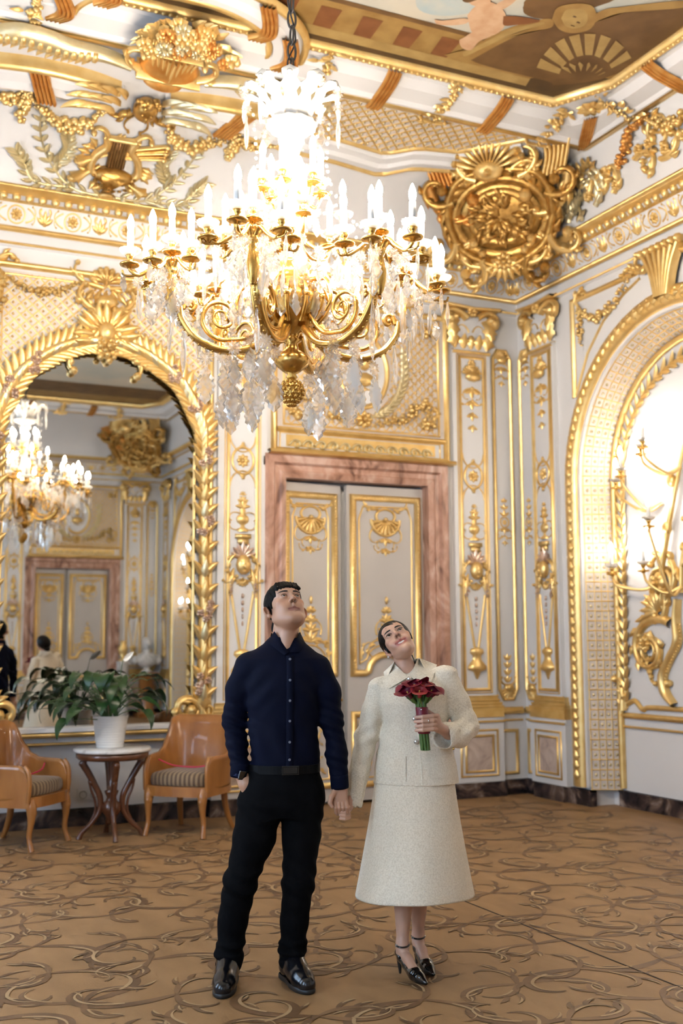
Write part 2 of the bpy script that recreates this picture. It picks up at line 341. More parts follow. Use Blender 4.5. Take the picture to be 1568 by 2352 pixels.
MB().mould(ROOM, [(.118, 5.058), (.128, 5.062), (.15, 5.075)]).obj('gilt_listel', GOLD, corn)
egg = None
def eggs(f, us):
    global egg
    for u in us:
        if egg is None:
            egg = MB().blob((0, 0, 0), (.036, .036, .048), 8, 6).obj('gilt_egg', GOLD, corn); e = egg
        else: e = share(egg, 'gilt_egg', corn)
        e.location = f(A((u, 5.095, .172)))[0]
eggs(BACK, np.arange(.75, 6.0, .105)); eggs(RIGHT, np.arange(6.05, 9.0, .105))
def frieze_map(f): return lambda V: f(np.stack([V[:, 0], 4.89+V[:, 1], .05+.41*V[:, 1]+V[:, 2]], -1))
def frieze_unit(mb, u, rich=True):
    mb.rosette(u, .085, .05, 8, .018); mb.stroke(arc(u, .085, .068, 0, 2*pi, 18), .014, .010)
    for s in (-1, 1):
        mb.curl(u+s*.075, .03, pi/2-s*1.2, .17, s*4, s*26, .016, .012); mb.curl(u+s*.085, .14, -pi/2+s*1.1, .15, -s*4, -s*26, .014, .012)
    c = u+.23
    for a in (-.9, -.45, 0, .45, .9): mb.leaf(c, .03, pi/2+a, .115-abs(a)*.03, .034, 0, .012, .005)
    mb.blob((c, .03, .01), (.02, .014, .016), 6, 4)
    mb.leaf(c-.03, .16, -pi/2-.5, .06, .022, .5, .01); mb.leaf(c+.03, .16, -pi/2+.5, .06, .022, -.5, .01)
for nm, f, us in (('b', BACK, np.arange(.83, 6.1, .46)), ('r', RIGHT, np.arange(6.1, 9.05, .46)), ('f', FRONT, np.arange(2.21, 6.1, .46))):
    for u in us:
        mb = MB(); frieze_unit(mb, u); mb.obj('gilt_frieze_rosette', GOLD, corn, frieze_map(f))
# cove and ceiling
TH_ = np.linspace(0, pi/2, 400)
ARB = np.concatenate([[0], np.cumsum(np.hypot(np.diff(1.4*np.cos(TH_)), np.diff(.6*np.sin(TH_))))])
ARR = np.concatenate([[0], np.cumsum(np.hypot(np.diff(.12*np.cos(TH_)), np.diff(.6*np.sin(TH_))))])
def cove_back(V):
    t = np.interp(V[:, 1], ARB, TH_); n = np.stack([np.cos(t)/1.4, np.sin(t)/.6], -1); n /= np.linalg.norm(n, axis=1)[:, None]; w_ = V[:, 2]
    return np.stack([V[:, 0], 7.55+1.4*np.cos(t)-n[:, 0]*w_, 5.15+.6*np.sin(t)-n[:, 1]*w_], -1)
def cove_right(V):
    t = np.interp(V[:, 1], ARR, TH_); n = np.stack([np.cos(t)/.12, np.sin(t)/.6], -1); n /= np.linalg.norm(n, axis=1)[:, None]; w_ = V[:, 2]
    return np.stack([5.88+.12*np.cos(t)-n[:, 0]*w_, V[:, 0], 5.15+.6*np.sin(t)-n[:, 1]*w_], -1)
def cove_front(V): P = cove_back(V); P[:, 1] = 5.3-P[:, 1]; return P
mb = MB(); G = np.zeros((20, 4, 3))
for i, t in enumerate(np.linspace(0, pi/2, 20)):
    hx, hy = 3.81+.12*math.cos(t), 4.90+1.4*math.cos(t); z = 5.15+.6*math.sin(t)
    G[i] = [(CX-hx, CY-hy, z), (CX+hx, CY-hy, z), (CX+hx, CY+hy, z), (CX-hx, CY+hy, z)]
for k in range(4): mb.grid(np.stack([G[:, k], G[:, (k+1) % 4]], 1))
struct('trim_2', mb, WHITE, smooth=True)
def ring8(hx, hy, cx_, cy_, z): return A((CX-hx+cx_, CY-hy, z), (CX+hx-cx_, CY-hy, z), (CX+hx, CY-hy+cy_, z), (CX+hx, CY+hy-cy_, z), (CX+hx-cx_, CY+hy, z), (CX-hx+cx_, CY+hy, z), (CX-hx, CY+hy-cy_, z), (CX-hx, CY-hy+cy_, z))
struct('ceiling', MB().box((XL-.3, YF-.3, 5.95), (XR+.4, YB+.4, 6.05)), WHITE)
fas = MB().grid(np.stack([ring8(3.44, 4.50, .25, .46, 5.915), ring8(3.46, 4.53, .24, .44, 5.88), ring8(3.56, 4.63, .13, .22, 5.865), ring8(3.60, 4.67, .10, .12, 5.80), ring8(3.74, 4.82, .03, .03, 5.775), ring8(3.76, 4.84, .02, .02, 5.745), ring8(3.83, 4.93, 0, 0, 5.74)], 1), cu=True)
fasc = struct('trim_3', fas, WHITE)
def fpath(hx, hy, cx_, cy_): return ring8(hx, hy, cx_, cy_, 0)[:, :2]
MB().mould(fpath(3.445, 4.51, .25, .46), [(-.03, 5.86), (-.028, 5.842), (0, 5.835), (.025, 5.85), (.03, 5.90)]).obj('gilt_inner_moulding', GOLD, fasc)
MB().mould(fpath(3.80, 4.885, .01, .01), [(-.03, 5.75), (-.02, 5.73), (.02, 5.73), (.03, 5.75)]).obj('gilt_lower_moulding', GOLD, fasc)
MB().mould(fpath(3.58, 4.65, .12, .18), [(-.012, 5.865), (0, 5.848), (.012, 5.865)]).obj('gilt_middle_moulding', GOLD, fasc)
pth = ring8(3.445, 4.51, .25, .46, 5.84); bd = MB()
for a, b in ((4, 5), (3, 4), (2, 3), (0, 1)):
    L = np.linalg.norm(pth[b]-pth[a])
    for t in np.arange(.02, L, .052): c = pth[a]+(pth[b]-pth[a])*t/L; bd.blob(c, (.02, .02, .016), 6, 4)
bd.obj('gilt_beading', GOLD, fasc, kind='stuff')
def fas_map(side):
    """u along the fascia, v from its lower edge (0) to the painting (1), w down into the room"""
    def g(V):
        off = np.interp(V[:, 1], [-.5, 0, .3, .55, 1, 1.2], [-.14, 0, .12, .24, .40, .44]); z = np.interp(V[:, 1], [-.5, 0, .3, .55, 1, 1.2], [5.72, 5.73, 5.77, 5.80, 5.85, 5.86])-V[:, 2]
        if side == 'back': return np.stack([V[:, 0], CY+4.90-off, z], -1)
        if side == 'front': return np.stack([V[:, 0], CY-4.90+off, z], -1)
        return np.stack([CX+3.81-off, V[:, 0], z], -1)
    return g
def strap(side, u):
    m = MB()
    for k in range(4): m.stroke(np.stack([np.full(9, u-.045+.03*k)+.02*np.sin(np.linspace(0, 3, 9)), np.linspace(-.12, .95, 9)], -1), .032, .03)
    return m.obj('gilt_strap', RED, fasc, fas_map(side))
def spray(side, u, sd):
    m = MB(); R_ = random.Random(sd)
    for k in range(16):
        v = R_.uniform(-.25, 1.05); m.leaf(u+R_.uniform(-.06, .06), v, R_.uniform(0, 6.28), .10, .05, R_.uniform(-1.5, 1.5), .025, .02, 2, .01)
    m.garland([(u, 1.0), (u+.03, .5), (u, -.2)], .035, 14, .03, .01, sd)
    for s in (-1, 1): m.curl(u, -.15, pi/2-s*1.8, .2, s*6, s*22, .03, .03)
    return m.obj('gilt_foliage_spray', GOLD, fasc, fas_map(side))
for k, u in enumerate((1.1, 3.25, 4.36, 5.39)): spray('back', u, k)
for u in (3.81, 4.84): strap('back', u)
for k, y in enumerate((6.87, 5.8)): spray('right', y, 9+k)
strap('right', 6.3)
for k, u in enumerate((2.7, 3.25, 3.81, 4.36, 4.84)): (strap if k % 2 else spray)(*(('front', u) if k % 2 else ('front', u, 20+k)))
m = MB()
for k in range(5): m.stroke(np.stack([np.linspace(5.62, 5.85, 8)+.014*k-.03, np.linspace(7.12, 7.53, 8)-.016*k+.03], -1), .03, .022)
m.obj('gilt_corner_strap', RED, fasc, lambda V: np.stack([V[:, 0], V[:, 1], 5.80-.05*(V[:, 1]-7.12)/.4-V[:, 2]], -1))
m = MB(); m.rosette(5.58, 7.06, .13, 9, .03)
for s in (-1, 1): m.curl(5.58+s*.10, 7.06-s*.12, math.atan2(-s, s), .2, -3, -22, .022, .02)
m.obj('gilt_corner_rosette', GOLD, fasc, lambda V: np.stack([V[:, 0], V[:, 1], 5.845-V[:, 2]], -1))
# painted ceiling canvas, in flat painted areas
pt = tag(empty('ceiling_painting', 'painted ceiling canvas with sky, putto, balustrade and shell in ochre', 'painting', loc=(CX, CY, 5.9)))
SKY = mat('painted_sky', (0.391, 0.408, 0.374), 0.6, c2=(0.561, 0.493, 0.383), scale=.9, detail=4)
PC = [0]
def paint(name, poly, m, lay):
    P = np.asarray(poly, float); n = len(P); c = P.mean(0)
    if n > 5: P = spl(np.vstack([P, P[:1]]), 4*n)[:-1]; n = len(P)
    PC[0] += 1; z = 5.905-.002*lay-.00006*PC[0]
    MB().add(np.vstack([np.c_[P, np.full(n, z)], [[c[0], c[1], z]]]), [(i, (i+1) % n, n) for i in range(n)]).obj(name, m, pt, lambda V: V, smooth=False)
o8 = ring8(3.46, 4.53, .24, .44, 5.905); MB().fan(o8).obj('sky_field', SKY, pt, lambda V: V, smooth=False)
OCH = mat('painted_ochre', (0.248, 0.133, 0.034), .55, c2=(0.341, 0.205, 0.062), scale=5); BRN = mat('painted_brown', (0.096, 0.045, 0.013), .55, c2=(0.150, 0.075, 0.024), scale=4)
RST = mat('painted_red_brown', (0.161, 0.053, 0.014), .55, c2=(0.205, 0.074, 0.022), scale=6); DKB = mat('painted_dark_brown', (0.045, 0.022, 0.008), .55, c2=(0.072, 0.036, 0.012), scale=6)
FLS = mat('painted_flesh', (0.496, 0.288, 0.160), .55, c2=(0.576, 0.376, 0.232), scale=9); FAN = mat('painted_pale_ochre', (0.392, 0.259, 0.091), .55, c2=(0.315, 0.196, 0.063), scale=7); BLU = mat('painted_blue', (0.357, 0.425, 0.442), .55, c2=(0.468, 0.468, 0.408), scale=4)
def strip(n_, x0, y0, x1, y1, m, l): l = l+.03*(PC.append(0) or len(PC)); MB().add([(x0, y0, 5.905-.002*l), (x1, y0, 5.905-.002*l), (x1, y1, 5.905-.002*l), (x0, y1, 5.905-.002*l)], [(0, 1, 2, 3)]).obj(n_, m, pt, lambda V: V, smooth=False)
for sx in (0, 1):
    for y0, y1, m, n_, l in ((6.60, 7.18, OCH, 'balustrade_field', 1), (6.96, 7.07, FAN, 'painted_band', 2), (7.07, 7.19, DKB, 'painted_dark_band', 2), (6.58, 6.63, BRN, 'painted_rail', 2)):  # outermost strip is a dark brown band of the canvas
        strip(n_, (-1.1 if sx else 2.0), y0, (2.0 if sx else 5.25), y1, m, l)
strip('balustrade_field', -1.35, -1.9, 5.5, -1.3, OCH, 1); strip('painted_dark_band', -1.35, -1.9, 5.5, -1.75, DKB, 2); strip('painted_brown_field', -1.35, -1.3, 5.5, -.5, BRN, 1)
strip('painted_side_band', 5.40, -1.5, 5.52, 6.7, OCH, 2); strip('painted_side_edge', 5.50, -1.5, 5.54, 6.7, DKB, 3)  # narrow outer strip is painted dark brown
for k, x in enumerate(np.arange(1.2, 4.0, .325)): paint('baluster_gap', [(x+.15, 6.70), (x+.31, 6.70), (x+.33, 6.95), (x+.19, 6.95)], RST, 3)
paint('brown_spandrel', [(4.27, 6.89), (4.28, 6.62), (4.5, 6.21), (4.64, 6.08), (4.91, 5.89), (5.27, 5.62), (5.47, 5.84), (5.48, 6.61), (5.16, 6.95), (5.05, 6.93), (4.49, 6.93)], BRN, 3)
paint('brown_corner', [(4.9, 6.95), (5.35, 6.55), (5.53, 6.2), (5.53, 6.74), (5.30, 7.16), (5.0, 7.17)], DKB, 2)  # dark brown field carrying the spandrel out to the corner
paint('side_frame', [(5.5, 6.63), (5.47, 5.5), (5.56, 5.5), (5.57, 6.51), (5.58, 6.58)], OCH, 4)
paint('volute', [(4.09, 6.92), (4.22, 6.76), (4.28, 6.52), (4.37, 6.34), (4.49, 6.2), (4.56, 6.18), (4.61, 6.27), (4.48, 6.4), (4.4, 6.6), (4.34, 6.82), (4.29, 6.92)], OCH, 4)
paint('volute_light', [(4.2, 6.83), (4.28, 6.62), (4.36, 6.4), (4.5, 6.24), (4.53, 6.26), (4.42, 6.42), (4.33, 6.65), (4.25, 6.86)], FAN, 5)
paint('volute', [(4.8, 6.06), (4.81, 5.93), (4.92, 5.83), (5.25, 5.6), (5.31, 5.67), (4.97, 5.89), (4.88, 6.02), (4.86, 6.08)], OCH, 4)
paint('dark_cloud', [(4.28, 6.14), (4.28, 6.01), (4.78, 5.78), (4.73, 5.94), (4.58, 6.14), (4.46, 6.21), (4.34, 6.2)], BRN, 3)
paint('mask_hair', [(4.55, 6.17), (4.5, 6.03), (4.6, 5.93), (4.72, 5.92), (4.84, 6.04), (4.88, 6.17), (4.8, 6.26), (4.68, 6.26)], OCH, 5)
paint('mask_face', [(4.6, 6.13), (4.57, 6.03), (4.62, 5.99), (4.7, 5.98), (4.78, 6.06), (4.81, 6.14), (4.77, 6.2), (4.69, 6.2)], FAN, 6)
for a, b in ((4.66, 6.06), (4.73, 6.11)): paint('mask_eye', [(a, b), (a+.03, b+.005), (a+.03, b+.02), (a, b+.02)], BRN, 7)
paint('mask_mouth', [(4.715, 6.165), (4.755, 6.17), (4.75, 6.18), (4.715, 6.178)], BRN, 7)
for nm, m, P in (('putto_body', FLS, [(3.97, 6.38), (3.96, 6.28), (3.99, 6.19), (4.06, 6.17), (4.17, 6.22), (4.26, 6.32), (4.3, 6.45), (4.26, 6.55), (4.13, 6.56), (4.04, 6.47)]), ('putto_arm', FLS, [(3.78, 6.52), (3.84, 6.51), (3.97, 6.42), (4.02, 6.45), (3.98, 6.51), (3.84, 6.57)]), ('putto_arm', FLS, [(4.07, 6.2), (4.11, 6.1), (4.17, 6.06), (4.18, 6.12), (4.16, 6.21), (4.12, 6.24)]), ('putto_leg', FLS, [(4.12, 6.53), (4.27, 6.53), (4.23, 6.64), (4.24, 6.77), (4.16, 6.77), (4.09, 6.69), (4.1, 6.64)]), ('putto_head', FLS, [(3.85, 6.2), (3.93, 6.13), (4.01, 6.13), (4.03, 6.2), (4.0, 6.25), (3.92, 6.25)]), ('putto_hair', BRN, [(3.82, 6.2), (3.88, 6.12), (3.95, 6.13), (3.92, 6.2), (3.89, 6.24), (3.85, 6.24)]), ('drapery', RST, [(4.21, 6.28), (4.31, 6.24), (4.48, 6.22), (4.44, 6.28), (4.37, 6.33), (4.28, 6.38)]), ('blue_sky_patch', BLU, [(3.5, 6.3), (3.7, 6.1), (3.9, 6.05), (4.0, 6.3), (3.83, 6.46), (3.63, 6.47)])):
    paint(nm, P, m, 2 if nm[0] == 'b' else 5)
for P in [[(5.06, 6.79), (4.84, 6.78), (4.79, 6.65), (5.03, 6.72)], [(5.02, 6.69), (4.78, 6.6), (4.76, 6.48), (5.01, 6.62)], [(5.01, 6.59), (4.76, 6.43), (4.78, 6.34), (5.02, 6.54)], [(5.03, 6.52), (4.8, 6.31), (4.85, 6.25), (5.06, 6.48)], [(5.07, 6.47), (4.88, 6.23), (4.96, 6.2), (5.12, 6.45)], [(5.14, 6.45), (5.0, 6.19), (5.1, 6.2), (5.2, 6.46)], [(5.23, 6.46), (5.15, 6.21), (5.27, 6.26), (5.3, 6.49)], [(5.33, 6.51), (5.32, 6.29), (5.42, 6.36), (5.38, 6.55)]]: paint('shell_rib', P, FAN, 5)
for k in range(7): a = pi+.2+k*.36; paint('acanthus_stroke', [(5.22+.2*math.cos(a), 6.74+.18*math.sin(a)), (5.26+.12*math.cos(a), 6.76+.1*math.sin(a)), (5.22+.17*math.cos(a+.2), 6.74+.16*math.sin(a+.2)), (5.2+.22*math.cos(a+.12), 6.74+.2*math.sin(a+.12))], FAN, 6)
# ================================================================== wall decoration
def lattice(mb, ros, u0, u1, v0, v1, gap, wd, h, inside=lambda u, v: True):
    st = gap*.35; d = gap*math.sqrt(2)
    for sg in (1, -1):
        for c in np.arange(-4*(v1-v0)-d, (u1-u0)+4*(v1-v0), d):
            run = []
            for v in np.arange(v0, v1+1e-6, st):
                u = u0+c+sg*(v-v0)
                if u0 <= u <= u1 and inside(u, v): run.append((u, v))
                else:
                    if len(run) > 1: mb.stroke(run, wd, h, 0, 3)
                    run = []
            if len(run) > 1: mb.stroke(run, wd, h, 0, 3)
    for i, v in enumerate(np.arange(v0+d/2, v1, d/2)):
        for u in np.arange(u0+(0 if i % 2 else d/2), u1, d):
            if inside(u, v): ros.blob((u, v, 0), (gap*.2, gap*.2, h*1.2), 6, 4)
def slab(f, name, u0, v0, u1, v1, w0, w1, m, parent): return MB().box((u0, v0, w0), (u1, v1, w1)).obj(name, m, parent, f, smooth=False)
def arabesque_drop(m, u, v, h, s=1.0):
    """pendant of bell-flowers and scrolls going down from (u, v)"""
    n = max(2, int(h/.11))
    for k in range(n):
        y = v-h*k/n; q = s*(1-.5*k/n)
        for a in (-2.4, -pi/2, -.74): m.leaf(u, y, a, .085*q, .036*q, (a+pi/2)*.8, .012, .006)
        m.blob((u, y, .008), (.016*q, .016*q, .014), 6, 4)
    for sd in (-1, 1):
        m.curl(u, v, pi/2-sd*1.6, .17*s, -sd*5, -sd*30, .015, .012); m.curl(u, v-.10*s, -pi/2+sd*.9, .18*s, sd*4, sd*30, .014, .012, leaves=2, ls=.04)
def candelabrum(m, u, v, h):
    """upward stack of urn, leaves and finial"""
    for k in range(3):
        y = v+h*(.55+.15*k); q = 1-.25*k
        for a in (.5, 1.1, pi/2, 2.04, 2.64): m.leaf(u, y, a, .075*q, .028*q, (pi/2-a)*-.6, .012, .006)
    prof_ = [(0, .05), (.06, .055), (.10, .02), (.16, .018), (.22, .05), (.30, .06), (.36, .05), (.42, .02), (.5, .03), (.55, .015)]
    t = A(*[p[0] for p in prof_]); r = A(*[p[1] for p in prof_]); P = np.stack([np.full(len(t), u), v+t*h], -1); m.stroke(P, r*2, r*.5, 0, 7)
    for sd in (-1, 1): m.curl(u+sd*.02, v+h*.42, pi/2-sd*1.2, .16, -sd*6, -sd*34, .013, .012); m.curl(u+sd*.04, v+h*.05, pi/2-sd*1.7, .12, sd*6, sd*34, .013, .012)
def mask_group(m, sv, u, v):
    """gilded head with a palmette over it, side scrolls and hanging V of husks"""
    m.blob((u, v+.01, .03), (.068, .09, .05), 10, 8); m.blob((u, v-.005, .075), (.014, .03, .018), 6, 5); m.blob((u, v-.05, .066), (.028, .012, .012), 6, 4)
    for sd in (-1, 1):
        m.blob((u+sd*.026, v+.03, .066), (.014, .009, .01), 6, 4)
        m.curl(u+sd*.07, v+.10, -pi/2+sd*.9, .26, -sd*5, -sd*16, .035, .035, leaves=3, ls=.06); m.curl(u+sd*.05, v-.08, -pi/2+sd*.6, .16, sd*2, sd*24, .028, .03)
        m.leaf(u+sd*.08, v-.02, -pi/2+sd*.25, .22, .05, -sd*.2, .025, .01, 2)
        P = np.linspace((u+sd*.105, v-.22), (u+sd*.022, v-.72), 14); m.stroke(P, .024, .015); sv.garland([(u+sd*.11, v-.12), (u+sd*.115, v-.26)], .018, 9, .03, .01, int(u*100)+sd)
    for k in range(5): sv.blob((u, v-.26-.06*k, .01), (.014-.0015*k, .026, .012), 6, 4)
    for a in np.linspace(.35, pi-.35, 7): sv.leaf(u, v+.07, a, .15-.02*abs(a-pi/2), .045, 0, .02, .03)
    m.shell(u, v-.11, .06, pi*1.05, pi*1.95, 7, .025)
    # vase foot
    pr = [(-.72, .03), (-.74, .07), (-.77, .075), (-.80, .045), (-.84, .05), (-.88, .085), (-.90, .10), (-.93, .10), (-.95, .04), (-1.02, .008)]
    t = A(*[p[0] for p in pr]); r = A(*[p[1] for p in pr]); m.stroke(np.stack([np.full(len(t), u), v+t], -1), r*2, r*.55+.006, 0, 7)
SILV = mat('silvered_rose_gilding', (0.62, 0.42, 0.30), 0.35, 0.8, c2=(0.70, 0.56, 0.46), scale=25, bump=.3)
def capital(f, u, wd, par):
    m = MB(); b = MB()
    b.box((u-wd*.44, 4.27, 0), (u+wd*.44, 4.70, .05)); b.obj('capital_bell', WHITE, par, f, smooth=False)
    m.mould([(u-wd/2, 4.285), (u+wd/2, 4.285)], prof(.05, .075), False); m.mould([(u-wd*.72, 4.735), (u, 4.715), (u+wd*.72, 4.735)], prof(.045, .14), False)
    for sd in (-1, 1):
        m.curl(u+sd*wd*.12, 4.62, pi/2-sd*.9, .50, -sd*2, -sd*26, .075, .075, .05, e=1.3); m.leaf(u+sd*wd*.58, 4.66, -pi/2-sd*.35, .26, .15, sd*.5, .05, .05, 3, .05)
        m.leaf(u+sd*wd*.42, 4.31, pi/2-sd*.1, .24, .12, -sd*.4, .035, .05, 3, .05); m.leaf(u+sd*wd*.2, 4.31, pi/2, .15, .09, 0, .03, .04, 2, .05)
        m.blob((u+sd*wd*.58, 4.60, .09), (.06, .06, .05), 8, 6); m.curl(u+sd*.02, 4.48, pi/2-sd*.4, .18, -sd*4, -sd*30, .018, .016, .05)
    m.blob((u, 4.40, .06), (.038, .055, .035), 9, 6); m.leaf(u, 4.31, pi/2, .12, .07, 0, .03, .03, 2, .05); m.rosette(u, 4.68, .06, 7, .04, .08)
    m.obj('capital', GOLD, par, f)
def pilaster(f, u, wd, label, full=True):
    E_ = empty('pilaster', label, 'pilaster', 'pilasters', loc=tuple(f(A((u, 0, 0)))[0]))
    slab(f, 'shaft', u-wd/2, .94, u+wd/2, 4.27, -.01, .05, WHITE, E_); slab(f, 'pedestal', u-.275, .14, u+.275, .74, -.01, .075, WHITE, E_)
    p = MB(); i = .135
    p.rect(u-i, 1.0, u+i, 4.23, prof(.03, .018), .05); p.rect(u-i-.03, .97, u+i+.03, 4.255, prof(.01, .01), .05)
    for y0, y1 in ((2.82, 1), (3.27, -1)): p.stroke(arc(u, y0, .12, 0, pi*1.0, 16, .14*(1 if y1 > 0 else -1)), .014, .012, .05)
    p.obj('panel_moulding', GOLD, E_, f)
    b = MB()
    for k, (z0, z1, e) in enumerate([(.74, .84, .275), (.84, .87, .262), (.87, .90, .245), (.90, .94, .235)]): b.box((u-e, z0, 0), (u+e, z1, e-.19)); b.mould([(u-e, z1), (u+e, z1)], prof(.016, .008), False, e-.19)
    b.obj('plinth', GOLD, E_, f, smooth=False)
    b = MB(); b.mould([(u-.28, .70), (u+.28, .70)], prof(.022, .018), False, .075); b.rect(u-.20, .20, u+.20, .62, prof(.02, .012), .075); b.rect(u-.15, .24, u+.15, .57, prof(.022, .016), .075); b.obj('pedestal_moulding', GOLD, E_, f)
    slab(f, 'pedestal_panel', u-.14, .25, u+.14, .56, .06, .077, MPALE, E_)
    capital(f, u, wd, E_)
    fo = lambda V: f(V+A(0, 0, .052))
    m = MB(); m.shell(u, 4.05, .10, .1, pi-.1, 9, .03); m.blob((u, 4.03, .03), (.09, .05, .04), 9, 6); m.rosette(u, 4.17, .045, 6, .025); arabesque_drop(m, u, 3.92, .5, 1.25)
    m.obj('shell_and_bellflower_drop', GOLD, E_, fo)
    m = MB(); m.stroke(arc(u, 3.05, .10, 0, 2*pi, 24, .12), .024, .016); m.rosette(u, 3.05, .062, 8, .016)
    for a in (pi/2, -pi/2): m.leaf(u-.03, 3.05+math.copysign(.13, a), 0, .06, .03, 0, .014); m.blob((u, 3.05+math.copysign(.15, a), .006), (.02, .022, .012), 6, 4)
    m.obj('medallion', GOLD, E_, fo)
    m = MB(); candelabrum(m, u, 2.42, .38); m.box((u-.07, 2.36, 0), (u+.07, 2.40, .03)); m.box((u-.05, 2.31, 0), (u+.05, 2.36, .025)); m.obj('candelabrum_ornament', GOLD, E_, fo)
    m, sv = MB(), MB(); mask_group(m, sv, u, 2.12); k = m.obj('mask_ornament', GOLD, E_, fo); sv.obj('flower_garland', SILV, k, fo)
    return E_
pilaster(BACK, 3.29, .46, 'white and gold pilaster between the tall mirror and the marble doorframe')
pilaster(BACK, 5.66, .43, 'white and gold pilaster beside the marble doorframe, behind the woman\'s shoulder')
pilaster(RIGHT, 8.75, .40, 'white and gold pilaster on the side wall next to the lattice arch')
pilaster(FRONT, 5.66, .43, 'white and gold pilaster reflected in the mirror, behind the marble bust')
pilaster(FRONT, 3.29, .46, 'white and gold pilaster reflected in the mirror behind the man in dark clothes')
pilaster(RIGHT, 5.3-8.75, .40, 'white and gold pilaster reflected at the mirror\'s edge beside the bright arch')
def corner_panel(f, u, label):
    E_ = empty('corner_wall_decoration', label, 'wall panel', 'narrow panels of the corner', loc=tuple(f(A((u, 0, 0)))[0]))
    p = MB(); i = .10; P = [(u-i, 1.0), (u-i*.5, .90), (u+i*.5, .90), (u+i, 1.0), (u+i, 4.26), (u+i*.5, 4.35), (u-i*.5, 4.35), (u-i, 4.26)]
    p.mould(P, prof(.034, .025)); p.mould([(u-.16, .70), (u+.16, .70)], prof(.02, .014), False); p.mould([(u-.16, .79), (u+.16, .79)], prof(.07, .035), False); p.rect(u-.09, .20, u+.09, .60, prof(.032, .018)); p.obj('panel_moulding', GOLD, E_, f)
    for nm, v, sg in (('top_shell', 4.28, 1), ('bottom_shell', .98, -1)):
        m = MB(); m.shell(u, v-.02*sg, .09, sg*.05, sg*(pi-.05), 8, .03); m.blob((u, v-.03*sg, .02), (.06, .04, .03), 8, 5)
        for sd in (-1, 1): m.curl(u+sd*.03, v-.06*sg, sg*pi/2+sd*sg*1.4, .16, sd*sg*4, sd*sg*26, .02, .02)
        arabesque_drop(m, u, v-.10, .30, .8) if sg > 0 else [m.leaf(u, v+.08+.07*k, pi/2+a, .07, .028, 0, .01) for k in range(4) for a in (-.7, 0, .7)]
        m.obj(nm, GOLD, E_, f)
    m = MB(); m.stroke(arc(u, 2.62, .05, 0, 2*pi, 18), .014, .012); m.rosette(u, 2.62, .03, 6, .012); arabesque_drop(m, u, 2.56, .26, .7)
    for k in range(3):
        for a in (.6, pi/2, 2.54): m.leaf(u, 2.68+.07*k, a, .07-.012*k, .026, 0, .01)
    m.obj('arabesque', GOLD, E_, f)
corner_panel(BACK, 6.04, 'narrow gold-framed panel on the door wall, just before the room\'s corner')
corner_panel(RIGHT, 9.08, 'narrow gold-framed panel on the arch wall, just after the room\'s corner')
corner_panel(FRONT, 6.04, 'narrow gold-framed corner panel seen only in the mirror')
